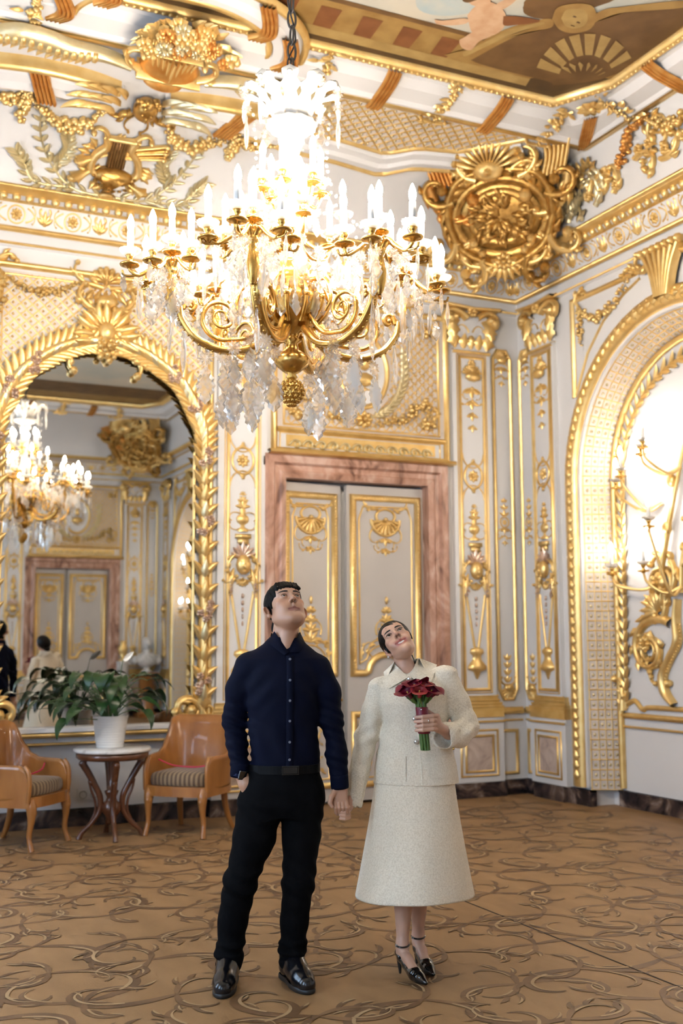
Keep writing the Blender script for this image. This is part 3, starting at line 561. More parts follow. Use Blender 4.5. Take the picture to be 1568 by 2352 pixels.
# ------------------------------------------------------------------ doors
def door(f, n):
    D = empty('door_%d' % n, kind='structure', loc=tuple(f(A((4.44, 0, 0)))[0]))
    dw = -.09
    def inner(V): return f(V)
    pr = [(-.02, -.12), (-.02, .03), (.03, .05), (.05, .035), (.09, .035), (.11, .07), (.17, .075), (.19, .05), (.19, -.02)]
    MB().mould([(5.19, 0), (5.19, 2.95), (3.69, 2.95), (3.69, 0)], [(-o, h) for o, h in pr], False).obj('marble_frame', MPINK, D, f, smooth=False)
    MB().mould([(5.44, 3.155), (3.53, 3.155)], [(-.02, 0), (-.02, .10), (.01, .12), (.02, .06), (.02, 0)], False).obj('gilt_door_cap', GOLD, D, f, smooth=False)
    for k, (u0, u1, hx, an) in enumerate([(3.70, 4.335, 3.70, -.10), (4.365, 5.18, 5.18, 0.0)]):
        L = empty('door_leaf'); L.parent = D
        def lf(V, hx=hx, an=an):
            c, s = math.cos(an), math.sin(an); du = V[:, 0]-hx; dw_ = V[:, 2]
            return f(np.stack([hx+du*c-dw_*s, V[:, 1], dw+du*s+dw_*c], -1))
        slab(lf, 'leaf_board', u0, .03, u1, 2.91, -.05, 0, DOORP, L)
        a, b = u0+.06, u1-.07; c = (a+b)/2; hw = (b-a)/2
        bot = [(a, 1.17), (a+.12, 1.17)]+[(c-hw*.55*math.cos(t), 1.19+.15*math.sin(t)) for t in np.linspace(0, pi, 9)]+[(b-.12, 1.17), (b, 1.17)]
        mo = MB(); mo.mould(bot+[(b, 2.80), (a, 2.80)], prof(.062, .035)); ins = [(a+.065, 1.26)]+[(c-hw*.6*math.cos(t), 1.30+.13*math.sin(t)) for t in np.linspace(0, pi, 9)]+[(b-.065, 1.26), (b-.065, 2.60), (b-.11, 2.72), (a+.11, 2.72), (a+.065, 2.60)]
        mo.mould(ins, prof(.016, .012)); mo.rect(a, .17, b, .80, prof(.055, .03)); mo.rect(a+.06, .23, b-.06, .74, prof(.014, .01)); mo.obj('leaf_moulding', GOLD, L, lf)
        bd = MB()
        for x in (a, b): bd.beads([(x, 1.2), (x, 2.78)], .011, .03, .03)
        bd.beads([(a, 2.8), (b, 2.8)], .011, .03, .03); bd.obj('beading', GOLD, L, lf, kind='stuff')
        m = MB(); m.shell(c, 2.60, .13, pi*1.02, pi*1.98, 9, .03); m.stroke(arc(c, 2.60, .15, pi, 2*pi, 18), .03, .02); m.stroke(arc(c, 2.63, .10, 0, 2*pi, 18, .07), .025, .02)
        for sd in (-1, 1): m.curl(c+sd*.08, 2.70, -pi/2+sd*1.4, .22, sd*3, sd*20, .026, .02, leaves=3, ls=.06); m.curl(c+sd*.13, 2.52, -pi/2+sd*.7, .2, -sd*5, -sd*26, .02, .015)
        arabesque_drop(m, c, 2.42, .22, .9); m.obj('shell_ornament', GOLD, L, lf)
        m = MB()
        for k2 in range(4):
            for q in (-1.1, -.55, 0, .55, 1.1): m.leaf(c, 1.46+.09*k2, pi/2+q, .12-.02*k2, .036, q*.5, .014, .006)
        for sd in (-1, 1):
            m.curl(c, 1.46, pi/2-sd*1.3, .36, -sd*3, -sd*20, .022, .018, leaves=3, ls=.07); m.curl(c+sd*.10, 1.52, pi/2-sd*.3, .22, sd*5, sd*26, .018, .015); m.curl(c+sd*hw*.75, 1.30, pi/2-sd*.1, .25, sd*3, sd*20, .02, .015, leaves=2, ls=.05)
        m.blob((c, 1.84, .01), (.018, .04, .014), 6, 5); m.obj('arabesque_ornament', GOLD, L, lf)
        m = MB()
        for sx in (a+.10, b-.10):
            sd = 1 if sx < c else -1
            for vy, sy in ((.28, 1), (.69, -1)): m.curl(sx, vy, math.atan2(sy, sd)-.3*sd*sy, .2, sd*sy*4, sd*sy*22, .018, .014, leaves=2, ls=.05)
        m.obj('lower_scrolls', GOLD, L, lf)
        if k == 0 and n == 1:
            h = MB(); h.tube([(b+.03, .93, 0), (b+.03, .93, .05)], .014); h.tube(spl([(b+.045, .93, .05), (b, .945, .06), (b-.06, .93, .055), (b-.08, .915, .05)], 12), [.012, .013, .012, .012, .011, .010, .010, .012, .014, .012, .010, .008, .006][:13], 7)
            h.blob((b+.03, .93, .004), (.025, .05, .008), 10, 6); h.blob((b+.03, .86, .01), (.012, .025, .02), 8, 5); h.obj('handle', BRASS, L, lf)
    # overdoor
    OV = empty('overdoor_panel', 'gold lattice panel with oval medallion and wreath above the %s door' % ('real' if n == 1 else 'mirrored'), 'panel', 'overdoors', loc=tuple(f(A((4.49, 3.2, 0)))[0]))
    if n == 1: OV['label'] = 'gold lattice panel with oval medallion and wreath above the double door'
    else: OV['label'] = 'gold lattice panel with oval medallion above the door reflected in the mirror'
    slab(f, 'ground', 3.63, 3.38, 5.36, 4.56, 0, .02, WARM, OV); c = 4.49
    p = MB(); p.rect(3.60, 3.18, 5.39, 4.60, prof(.055, .05)); p.mould([(5.37, 3.375), (3.62, 3.375)], prof(.05, .05), False); p.rect(3.69, 3.42, 5.30, 4.52, prof(.02, .02), .02); p.obj('gilt_frame', GOLD, OV, f)
    l, r = MB(), MB(); lattice(l, r, 3.70, 5.29, 3.43, 4.51, .062, .013, .008, lambda u, v: ((u-c)/.30)**2+((v-3.98)/.40)**2 > 1); fl = lambda V: f(V+A(0, 0, .02))
    l.obj('lattice_strips', GOLD, OV, fl, kind='stuff'); r.obj('lattice_rosettes', GOLD, OV, fl, kind='stuff')
    o = MB(); o.fan(np.c_[arc(c, 3.98, .24, 0, 2*pi, 33, .33)[:-1], np.full(32, .03)]); o.obj('oval_field', WHITE, OV, f, smooth=False)
    m = MB(); m.mould(arc(c, 3.98, .25, 0, 2*pi, 33, .34)[:-1], prof(.05, .035), True, .02); m.obj('oval_moulding', GOLD, OV, f)
    m = MB(); m.blob((c, 4.06, .05), (.06, .08, .05), 9, 7); m.blob((c, 3.90, .045), (.11, .07, .04), 9, 6)
    for a in np.linspace(0, 2*pi, 9): m.curl(c+.1*math.cos(a), 3.97+.14*math.sin(a), a+1, .13, 6, 26, .02, .02, .03)
    m.obj('bust_relief', GOLD, OV, f)
    m, g = MB(), MB()
    for sd in (-1, 1):
        P = [(c+sd*.05, 3.53), (c+sd*.28, 3.66), (c+sd*.42, 3.90), (c+sd*.44, 4.2)]; S = spl(P, 30); g.stroke(S, .022, .02, .02)
        for k in range(3, 30, 2):
            T = S[min(k+1, len(S)-1)]-S[k-1]; a = math.atan2(T[1], T[0])
            for s2 in (-1, 1): g.leaf(S[k][0], S[k][1], a+s2*.6, .10, .034, -s2*.5, .02, .02, 0, .025)
        m.garland([(c+sd*.12, 3.48), (c+sd*.42, 3.55), (c+sd*.62, 3.72), (c+sd*.70, 3.6)], .045, 22, .05, .03, 5+sd)
        m.obj('flower_garland', GOLD, OV, f); m = MB()
        for y in (3.52, 4.42): m2 = MB(); m2.curl(c+sd*.68, y, pi/2-sd*1.2, .3, sd*3, sd*20, .03, .025, .02, leaves=4, ls=.08); m2.garland([(c+sd*.62, y), (c+sd*.74, y+.03)], .05, 6, .04, .03, 3); m2.obj('corner_scroll', GOLD, OV, f)
    g.obj('laurel_wreath', PALE, OV, f); MB().rosette(c, 3.52, .09, 8, .05, .03).obj('centre_rosette', GOLD, OV, f); MB().shell(c, 4.36, .13, .1, pi-.1, 9, .05, .03).obj('top_shell', GOLD, OV, f)
    m = MB(); slab(f, 'frieze_ground', 3.72, 3.22, 5.26, 3.33, 0, .012, GOLD, OV); m.rect(3.66, 3.20, 5.32, 3.345, prof(.012, .012)); m.obj('frieze_moulding', GOLD, OV, f)
    for k in range(12):
        x = 3.80+k*.125; sd = 1 if x < c else -1; m = MB(); P, _ = vine(x-sd*.05, 3.235, pi/2-sd*.5, .26, -sd*8, -sd*55, 22); m.stroke(P, np.linspace(.026, .012, 22), .022, .012); m.obj('running_scroll', PALE, OV, f)
door(BACK, 1); door(FRONT, 2)
tag(MB().box((3.475, 3.02, 0), (3.545, 3.12, .04)).box((3.485, 3.03, .04), (3.535, 3.11, .05)).obj('wall_sensor', mat('white_plastic', (.7, .69, .67), .4), None, BACK, smooth=False), 'small white box on the wall beside the upper corner of the marble doorframe', 'sensor')
# ------------------------------------------------------------------ mirror wall panel
MC = 2.055
def mir_top(x):
    d = abs(x-MC)/.82; return 3.22+.66*math.sqrt(max(0, 1-d**2.2)) if d < 1 else 3.22
PB = empty('mirror_surround', 'gold lattice wall panel with swags framing the tall mirror', 'panel', loc=(MC, YB, .7))
slab(BACK, 'ground', 1.18, 2.9, 2.98, 4.52, 0, .012, WARM, PB)
l, r = MB(), MB(); lattice(l, r, 1.20, 2.96, 3.0, 4.50, .068, .014, .008, lambda u, v: v > mir_top(u)+.05 or abs(u-MC) > .86)
bl = lambda V: BACK(V+A(0, 0, .012)); l.obj('lattice_strips', GOLD, PB, bl, kind='stuff'); r.obj('lattice_rosettes', GOLD, PB, bl, kind='stuff')
p = MB()
for x in (1.16, 3.0): p.mould([(x, .8), (x, 4.56)], prof(.055, .05), False); p.mould([(x+math.copysign(.05, MC-x), .8), (x+math.copysign(.05, MC-x), 4.5)], prof(.016, .02), False)
p.mould([(1.13, 4.57), (3.03, 4.57)], prof(.055, .05), False); p.mould([(1.2, 4.49), (2.96, 4.49)], prof(.03, .02), False); p.obj('gilt_frame', GOLD, PB, BACK)
for sx in (-1, 1):
    m = MB(); x = MC+sx*.9; m.garland([(x, 4.56), (x-sx*.03, 4.35), (x, 4.1)], .05, 22, .05, .02, 4+sx); m.curl(x, 4.58, pi/2+sx*.6, .22, sx*4, sx*22, .05, .04, .02, leaves=3, ls=.09)
    m.garland(spl([(x-sx*.08, 4.46), (x-sx*.28, 4.36), (x-sx*.5, 4.38), (x-sx*.66, 4.47)], 20), .035, 34, .04, .02, 8+sx); m.obj('flower_swag', GOLD, PB, BACK)
m = MB(); m.shell(MC, 4.50, .13, .1, pi-.1, 7, .05, .02)
for sx in (-1, 1): m.curl(MC+sx*.03, 4.46, pi/2-sx*1.3, .36, -sx*3, sx*16, .045, .04, .02, leaves=4, ls=.10)
for k in range(5): m.leaf(MC-.1+.05*k, 4.44, -pi/2+(k-2)*.3, .14, .05, 0, .03, .02, 2, .02)
m.obj('shell_clasp', GOLD, PB, BACK)
MR = empty('arched_mirror', 'tall arched mirror in a gilded palm-frond frame with shell crest', 'mirror', loc=(MC, YB, .79))
us = np.linspace(MC-.82, MC+.82, 41); G = np.zeros((41, 2, 3))
for i, u in enumerate(us): G[i, 0] = (u, .79, .022); G[i, 1] = (u, mir_top(u)+.04, .022)
MB().grid(G).obj('glass', MIRR, MR, BACK, smooth=False)
half = lambda sx: np.vstack([[(MC+sx*.875, .82), (MC+sx*.885, 1.6), (MC+sx*.88, 2.4), (MC+sx*.875, 3.0)], [(MC+sx*.86, 3.28), (MC+sx*.74, 3.58), (MC+sx*.55, 3.78), (MC+sx*.32, 3.92), (MC+sx*.10, 3.98)]])
LEAFM = {}
for sx in (-1, 1):
    S = spl(half(sx), 150); T = np.gradient(S, axis=0); an = np.arctan2(T[:, 1], T[:, 0])
    m = MB(); m.stroke(S, .075+.01*np.sin(np.arange(len(S))*.8), .075, .02, 7); m.stroke(np.vstack([[(MC+sx*.80, .8)], [(MC+sx*.80, 3.1)]]), .02, .03, .02); m.obj('palm_trunk', PALE if sx > 5 else GOLD, MR, BACK)
    for k in range(3, len(S)-4, 4):
        big = 1.25 if S[k][1] > 3.2 else 1.0
        for s2 in (-1, 1):
            m = MB(); out = s2 == -sx
            m.leaf(S[k][0], S[k][1], an[k]+s2*.42, .185*big, .062*big, s2*(.75 if out else .55), .035, .05, 0, .05); m.obj('palm_leaf', GOLD, MR, BACK)
        m = MB(); m.leaf(S[k][0], S[k][1], an[k], .16*big, .06*big, 0, .03, .04, 0, .085); m.obj('palm_leaf', GOLD if (k//4) % 3 else PALE, MR, BACK)
    fl = MB()
    for z_, xo in ((1.12, 0), (1.75, .02), (2.45, 0), (3.05, .02), (3.52, -.1), (3.75, -.30)):
        q = S[np.argmin(abs(S[:, 1]-z_))]; fb = MB()
        for a in range(7): fb.rosette(q[0]+rnd.uniform(-.05, .05), q[1]+rnd.uniform(-.08, .08), .035, 5, .03, .085+rnd.uniform(0, .03))
        fb.obj('blossom_cluster', SILV, MR, BACK)
    m = MB(); m.curl(MC+sx*.90, .80, pi/2+sx*.2, .55, sx*1, sx*22, .09, .07, .03, leaves=3, ls=.12); m.curl(MC+sx*.82, .82, pi/2-sx*.3, .3, -sx*3, -sx*26, .05, .05, .03); m.leaf(MC+sx*.88, .85, pi/2, .3, .12, 0, .05, .05, 3, .05); m.obj('scroll_foot', GOLD, MR, BACK)
m = MB(); m.shell(MC, 4.06, .22, .15, pi-.15, 9, .07, .06); m.blob((MC, 4.06, .10), (.075, .09, .06), 10, 8); m.garland([(MC-.08, 3.98), (MC, 3.94), (MC+.08, 3.98)], .05, 12, .05, .09, 6)
for k in range(11): a = -.35+k*(pi+.7)/10; m.leaf(MC+.10*math.cos(a), 4.03+.10*math.sin(a), a, .19, .07, (.3 if k % 2 else -.3), .04, .05, 0, .09)
for sx in (-1, 1): m.curl(MC+sx*.10, 4.24, pi/2-sx*.9, .30, -sx*3, sx*20, .06, .06, .05, leaves=3, ls=.10); m.curl(MC+sx*.05, 3.95, -pi/2+sx*1.3, .42, sx*2, -sx*14, .07, .06, .05, leaves=4, ls=.12)
m.blob((MC, 4.33, .07), (.10, .06, .05), 9, 6); m.garland([(MC-.07, 3.93), (MC, 3.86), (MC+.07, 3.93)], .05, 10, .06, .05, 3); m.obj('shell_crest', GOLD, MR, BACK)
# shelf under the mirror
SH = empty('mirror_shelf', 'white shelf with two gilt mouldings running below the mirror', 'shelf', loc=(MC, YB, .79))
slab(BACK, 'shelf_board', 1.05, .755, 3.0, .79, 0, .13, WHITE, SH); slab(BACK, 'shelf_band', 1.05, .665, 3.0, .735, 0, .06, WHITE, SH)
MB().mould([(3.0, .735), (1.05, .735)], [(-.025, .05), (-.022, .11), (0, .135), (.02, .12), (.025, .05)], False).obj('gilt_torus', GOLD, SH, BACK)
MB().mould([(3.0, .66), (1.05, .66)], [(-.012, .0), (-.012, .085), (.008, .09), (.012, .0)], False).obj('gilt_fillet', GOLD, SH, BACK)
# ------------------------------------------------------------------ arch on the right wall
def arch(f, label, rich=True):
    E_ = empty('gilded_arch', label, 'arch', 'arches of the side wall', loc=tuple(f(A((AC, 0, 0)))[0])); c = AC
    m = MB(); m.mould(arch_path(c, 1.385), [(-.085, 0), (-.08, .05), (-.02, .075), (.04, .07), (.085, .04), (.085, 0)], False); m.obj('archivolt', GOLD, E_, f)
    P = arch_path(c, 1.385, 60); d = np.concatenate([[0], np.cumsum(np.linalg.norm(np.diff(P, axis=0), axis=1))]); ts = np.arange(.05, d[-1], .085)
    for t in ts:
        x, y = np.interp(t, d, P[:, 0]), np.interp(t, d, P[:, 1])
        x2, y2 = np.interp(t+.01, d, P[:, 0]), np.interp(t+.01, d, P[:, 1]); a = math.atan2(y2-y, x2-x)
        if (x < c-.4 and rich) or (not rich and x > c+.2): continue
        k = MB(); k.leaf(x, y, a, .10, .075, 0, .03, .02, 2, .055); k.leaf(x, y, a+.55, .08, .035, .4, .02, .015, 0, .055); k.leaf(x, y, a-.55, .08, .035, -.4, .02, .015, 0, .055); k.obj('archivolt_leaf', GOLD, E_, f)
    m = MB(); m.mould(arch_path(c, 1.285), [(-.02, 0), (-.02, .03), (.012, .03), (.012, 0)], False); m.obj('white_fillet', WHITE, E_, f, smooth=False)
    # splayed lattice reveal: v runs along the arch, u from the front (0) to the back (1)
    P = arch_path(c, 1.0, 61, 0.14); dirn = np.vstack([[(1, 0)], arc(0, 0, 1, 0, pi, 61), [(-1, 0)]]); base = np.vstack([[(c, .14)], np.tile((c, AS), (61, 1)), [(c, .14)]])
    PP = base+dirn*1.2; L = np.concatenate([[0], np.cumsum(np.linalg.norm(np.diff(PP, axis=0), axis=1))])
    def rev(V):
        s, u, w_ = V[:, 0], V[:, 1], V[:, 2]; bx, by = np.interp(s, L, base[:, 0]), np.interp(s, L, base[:, 1]); dx, dy = np.interp(s, L, dirn[:, 0]), np.interp(s, L, dirn[:, 1])
        R_ = RF+(RI-RF)*u-w_*.9; return f(np.stack([bx+dx*R_, by+dy*R_, .005-.25*u+.3*w_], -1))
    S_ = np.linspace(0, L[-1], 120); G = np.zeros((120, 4, 3)); G[..., 0] = S_[:, None]; G[..., 1] = np.linspace(0, 1, 4)[None]
    MB().grid(G).obj('reveal_ground', WARM, E_, rev)
    m, r = MB(), MB()
    for u in (.04, .30, .52, .73, .96): m.stroke(np.stack([S_, np.full(120, u)], -1), .035 if u in (.04, .96) else .03, .012, 0, 3)
    for s in np.arange(0, L[-1], .088):
        m.stroke([(s, .0), (s, .5), (s, 1.0)], .013, .010, 0, 3)
        for u in (.17, .41, .625, .845): r.blob((s+.044, u, 0), (.018, .055, .008), 6, 4)
    m.obj('reveal_lattice', GOLD, E_, rev, kind='stuff'); r.obj('reveal_rosettes', PALE, E_, rev, kind='stuff')
    fi = lambda V: f(V+A(0, 0, -.245))
    MB().mould(arch_path(c, 1.115), [(-.03, 0), (-.03, .03), (0, .05), (.03, .03), (.03, 0)], False).obj('inner_gilt_moulding', GOLD, E_, fi)
    # keystone and spandrels
    m = MB()
    for k in range(7): m.stroke(spl([(c-.03*(k-3)*.7, 4.28), (c-.05*(k-3)*.8, 4.5), (c-.075*(k-3), 4.70)], 12), .045, .09, .05); m.blob((c-.075*(k-3), 4.70, .10), (.035, .045, .06), 7, 5)
    for sx in (-1, 1): m.curl(c+sx*.20, 4.62, pi/2-sx*1.9, .30, sx*3, sx*22, .05, .05, .04, leaves=3, ls=.09)
    m.obj('keystone', GOLD, E_, f)
    for sx in ((1, -1) if rich else (1,)):
        q = lambda P: [(c+sx*(x-6.95), y) for x, y in P]
        m = MB(); m.mould(q([(8.28, 3.70), (8.28, 4.62), (7.30, 4.62)]), prof(.05, .035), False); m.mould(q([(8.26, 3.72), (8.07, 4.08), (7.83, 4.32), (7.55, 4.48), (7.32, 4.56)]), prof(.022, .02), False); m.obj('spandrel_moulding', GOLD, E_, f)
        m = MB(); m.garland(spl(q([(8.18, 4.56), (8.05, 4.42), (7.86, 4.36), (7.66, 4.42), (7.46, 4.58)]), 24), .042, 36, .05, .01, 3); m.garland(q([(8.16, 4.52), (8.15, 4.34), (8.14, 4.18)]), .035, 16, .04, .01, 5)
        m.curl(c+sx*1.27, 4.60, pi/2+sx*.4, .22, sx*4, sx*24, .04, .04, .01, leaves=3, ls=.08); m.curl(c+sx*.42, 4.60, pi/2-sx*.4, .22, -sx*4, -sx*24, .045, .045, .01, leaves=3, ls=.08); m.obj('spandrel_garland', GOLD, E_, f)
    # recessed panel: leaf border, dado rails, scrollwork
    m = MB(); m.mould([(c+1.12, .80), (c-1.12, .80)], prof(.05, .04), False); m.mould([(c+1.12, .70), (c-1.12, .70)], prof(.022, .025), False); m.obj('dado_rails', GOLD, E_, fi)
    BP = np.vstack([[(c+1.045, .86)], arc(c, AS, 1.0, 0, pi, 40, .95), [(c-1.045, .86)]]); S = spl(BP[::1], 200); T = np.gradient(S, axis=0)
    m = MB(); m.stroke(S, .03, .03); m.obj('border_stem', GOLD, E_, fi); d = np.concatenate([[0], np.cumsum(np.linalg.norm(np.diff(S, axis=0), axis=1))])
    for t in np.arange(.05, d[-1]-.03, .105):
        x, y, x2, y2 = np.interp(t, d, S[:, 0]), np.interp(t, d, S[:, 1]), np.interp(t+.02, d, S[:, 0]), np.interp(t+.02, d, S[:, 1]); a = math.atan2(y2-y, x2-x)
        if x < c-.3: continue
        for s2 in (-1, 1): k = MB(); k.leaf(x, y, a+s2*.42, .145, .046, s2*.35, .022, .03, 0, .015); k.obj('border_leaf', GOLD, E_, fi)
    for sx in ((1, -1) if rich else (1,)):
        q = lambda x: c+sx*(x-6.95)
        m = MB(); m.curl(q(8.03), .84, pi/2, .30, sx*2, -sx*10, .07, .06, 0, leaves=4, ls=.1); m.stroke(spl([(q(7.98), .90), (q(7.88), .93), (q(7.78), .86), (q(7.70), .88), (q(7.3), .885), (q(6.95), .885)], 30), .045, .03); m.curl(q(7.95), .98, pi/2-sx*1.4, .16, -sx*4, -sx*26, .03, .03); m.obj('corner_scroll', GOLD, E_, fi)
        sc1, sc2, sc3, sc4 = MB(), MB(), MB(), MB()
        P = spl([(q(7.36), .92), (q(7.47), 1.02), (q(7.49), 1.16), (q(7.40), 1.30), (q(7.30), 1.44), (q(7.30), 1.62), (q(7.27), 1.80)], 40); sc1.stroke(P, np.interp(np.linspace(0, 1, len(P)), [0, .2, .5, .7, 1], [.05, .10, .07, .08, .05]), .07, 0, 7)
        sc1.curl(q(7.36), .92, pi/2-sx*1.2, .25, sx*4, sx*18, .06, .05); sc1.beads(P[8:30]+A(-sx*.045, 0), .013, .03, .03)
        P, an = vine(q(7.38), 1.60, pi/2-sx*1.15, 1.80, -sx*2.4, -sx*14.5, 70, 1.3); sc2.stroke(P, np.linspace(.085, .03, 70), .06, 0, 7)
        for i in range(6, 66, 5):
            sc2.leaf(P[i][0], P[i][1], an[i]+sx*.85, .15-.0012*i, .065, -sx*1.1, .035, .04, 2, .01)
            if i % 2 == 0: sc2.leaf(P[i][0], P[i][1], an[i]-sx*.7, .09, .04, sx*1.1, .03, .03, 2, .01)
        sc2.rosette(P[-1][0], P[-1][1], .075, 8, .05, .03)
        for a_ in np.linspace(.2, 2.6, 7): sc3.leaf(q(7.52), 1.70, pi/2-sx*(a_-.9), .20, .07, -sx*.5, .04, .04, 2, .02)
        sc3.curl(q(7.46), 1.66, pi/2+sx*.5, .40, -sx*3, -sx*18, .06, .05, 0, leaves=5, ls=.11); sc3.curl(q(7.60), 1.70, pi/2-sx*.6, .28, sx*5, sx*22, .05, .05, 0, leaves=2, ls=.08)
        sc4.curl(q(7.50), 1.26, pi/2-sx*1.5, .34, -sx*4, -sx*18, .045, .04, 0, leaves=3, ls=.08); sc4.obj('lower_tendril', GOLD, E_, fi); sc4 = MB(); bb = MB(); bb.stroke(arc(q(7.47), 1.94, .13, 0, 2*pi, 24), .05, .05); bb.rosette(q(7.47), 1.94, .10, 8, .06, .03); bb.obj('sconce_boss', GOLD, E_, fi); sc4.curl(q(7.35), 1.85, pi/2+sx*.5, .6, -sx*2.5, -sx*9, .06, .05, 0, leaves=6, ls=.11); sc4.obj('upper_scroll', GOLD, E_, fi); sc4 = MB(); sc4.curl(q(7.22), 1.85, pi/2, .9, sx*.3, sx*4, .05, .05, 0, leaves=6, ls=.10)
        for nm, m in (('cartouche_rib', sc1), ('acanthus_spiral', sc2), ('acanthus_plume', sc3), ('upper_scroll', sc4)): m.obj(nm, GOLD, E_, fi)
    return E_
arch(RIGHT, 'tall gilded arch with lattice reveal and scrollwork panel at the picture\'s edge')
arch(flipf(RIGHT), 'gilded lattice arch glimpsed only in the mirror behind its right frame', False)
# ================================================================== stucco of the cove
def patch(f, X, lo, hi, w0, name, m, parent, n=8):
    G = np.zeros((len(X), n, 3))
    for i, x in enumerate(X): G[i, :, 0] = x; G[i, :, 1] = np.linspace(lo(x), hi(x), n); G[i, :, 2] = w0
    return MB().grid(G).obj(name, m, parent, f)
def cv(label, name, cat, x, y, z, group=None): return empty(name, label, cat, group, loc=(x, y, z))
# lattice field between the chandelier and the corner
EX, EV = [2.95, 3.3, 3.8, 4.20, 4.28, 4.46, 4.56, 4.85, 5.1, 5.3], [1.12, 1.06, 1.03, .98, 1.0, 1.12, 1.15, 1.20, 1.40, 1.60]
edge = lambda x: float(np.interp(x, EX, EV))
LP = cv('gilded lattice field in the ceiling cove beside the painted canvas', 'cove_lattice', 'lattice', 4.1, 8.2, 5.65)
patch(cove_back, np.linspace(2.95, 5.3, 50), edge, lambda x: 1.625, .004, 'ground', WARM, LP)
l, r = MB(), MB(); lattice(l, r, 2.97, 5.28, .95, 1.62, .075, .016, .010, lambda u, v: v > edge(u)+.015); cb = lambda V: cove_back(V+A(0, 0, .005))
l.obj('lattice_strips', GOLD, LP, cb, kind='stuff'); r.obj('lattice_rosettes', PALE, LP, cb, kind='stuff')
P = np.stack([EX, EV], -1)
m = MB(); m.mould(P, prof(.035, .03), False); m.obj('gilt_edge', GOLD, LP, cove_back)
m = MB(); m.mould(P-A(-.03, .12), [(-.10, 0), (-.09, .05), (-.03, .06), (0, .035), (.07, .035), (.10, 0)], False); m.obj('white_moulding', WHITE, LP, cove_back, smooth=False)
m = MB(); m.mould(P-A(-.06, .26), prof(.05, .05), False); m.obj('gilt_lower_edge', GOLD, LP, cove_back)
m = MB(); R_ = random.Random(5)
for k in range(14): m.leaf(3.25+R_.uniform(-.1, .2), 1.3+R_.uniform(-.15, .3), R_.uniform(0, 6.3), .14, .06, R_.uniform(-1, 1), .03, .03, 2, .01)
for s in (-1, 1): m.curl(3.3, 1.35, s*1.2, .5, s*3, s*18, .05, .04, .01, leaves=4, ls=.12); m.curl(3.3, 1.35, pi+s*1.0, .4, s*3, s*18, .05, .04, .01, leaves=3, ls=.1)
m.rosette(3.38, 1.22, .06, 7, .05, .02); m.obj('foliage_boss', GOLD, LP, cove_back)
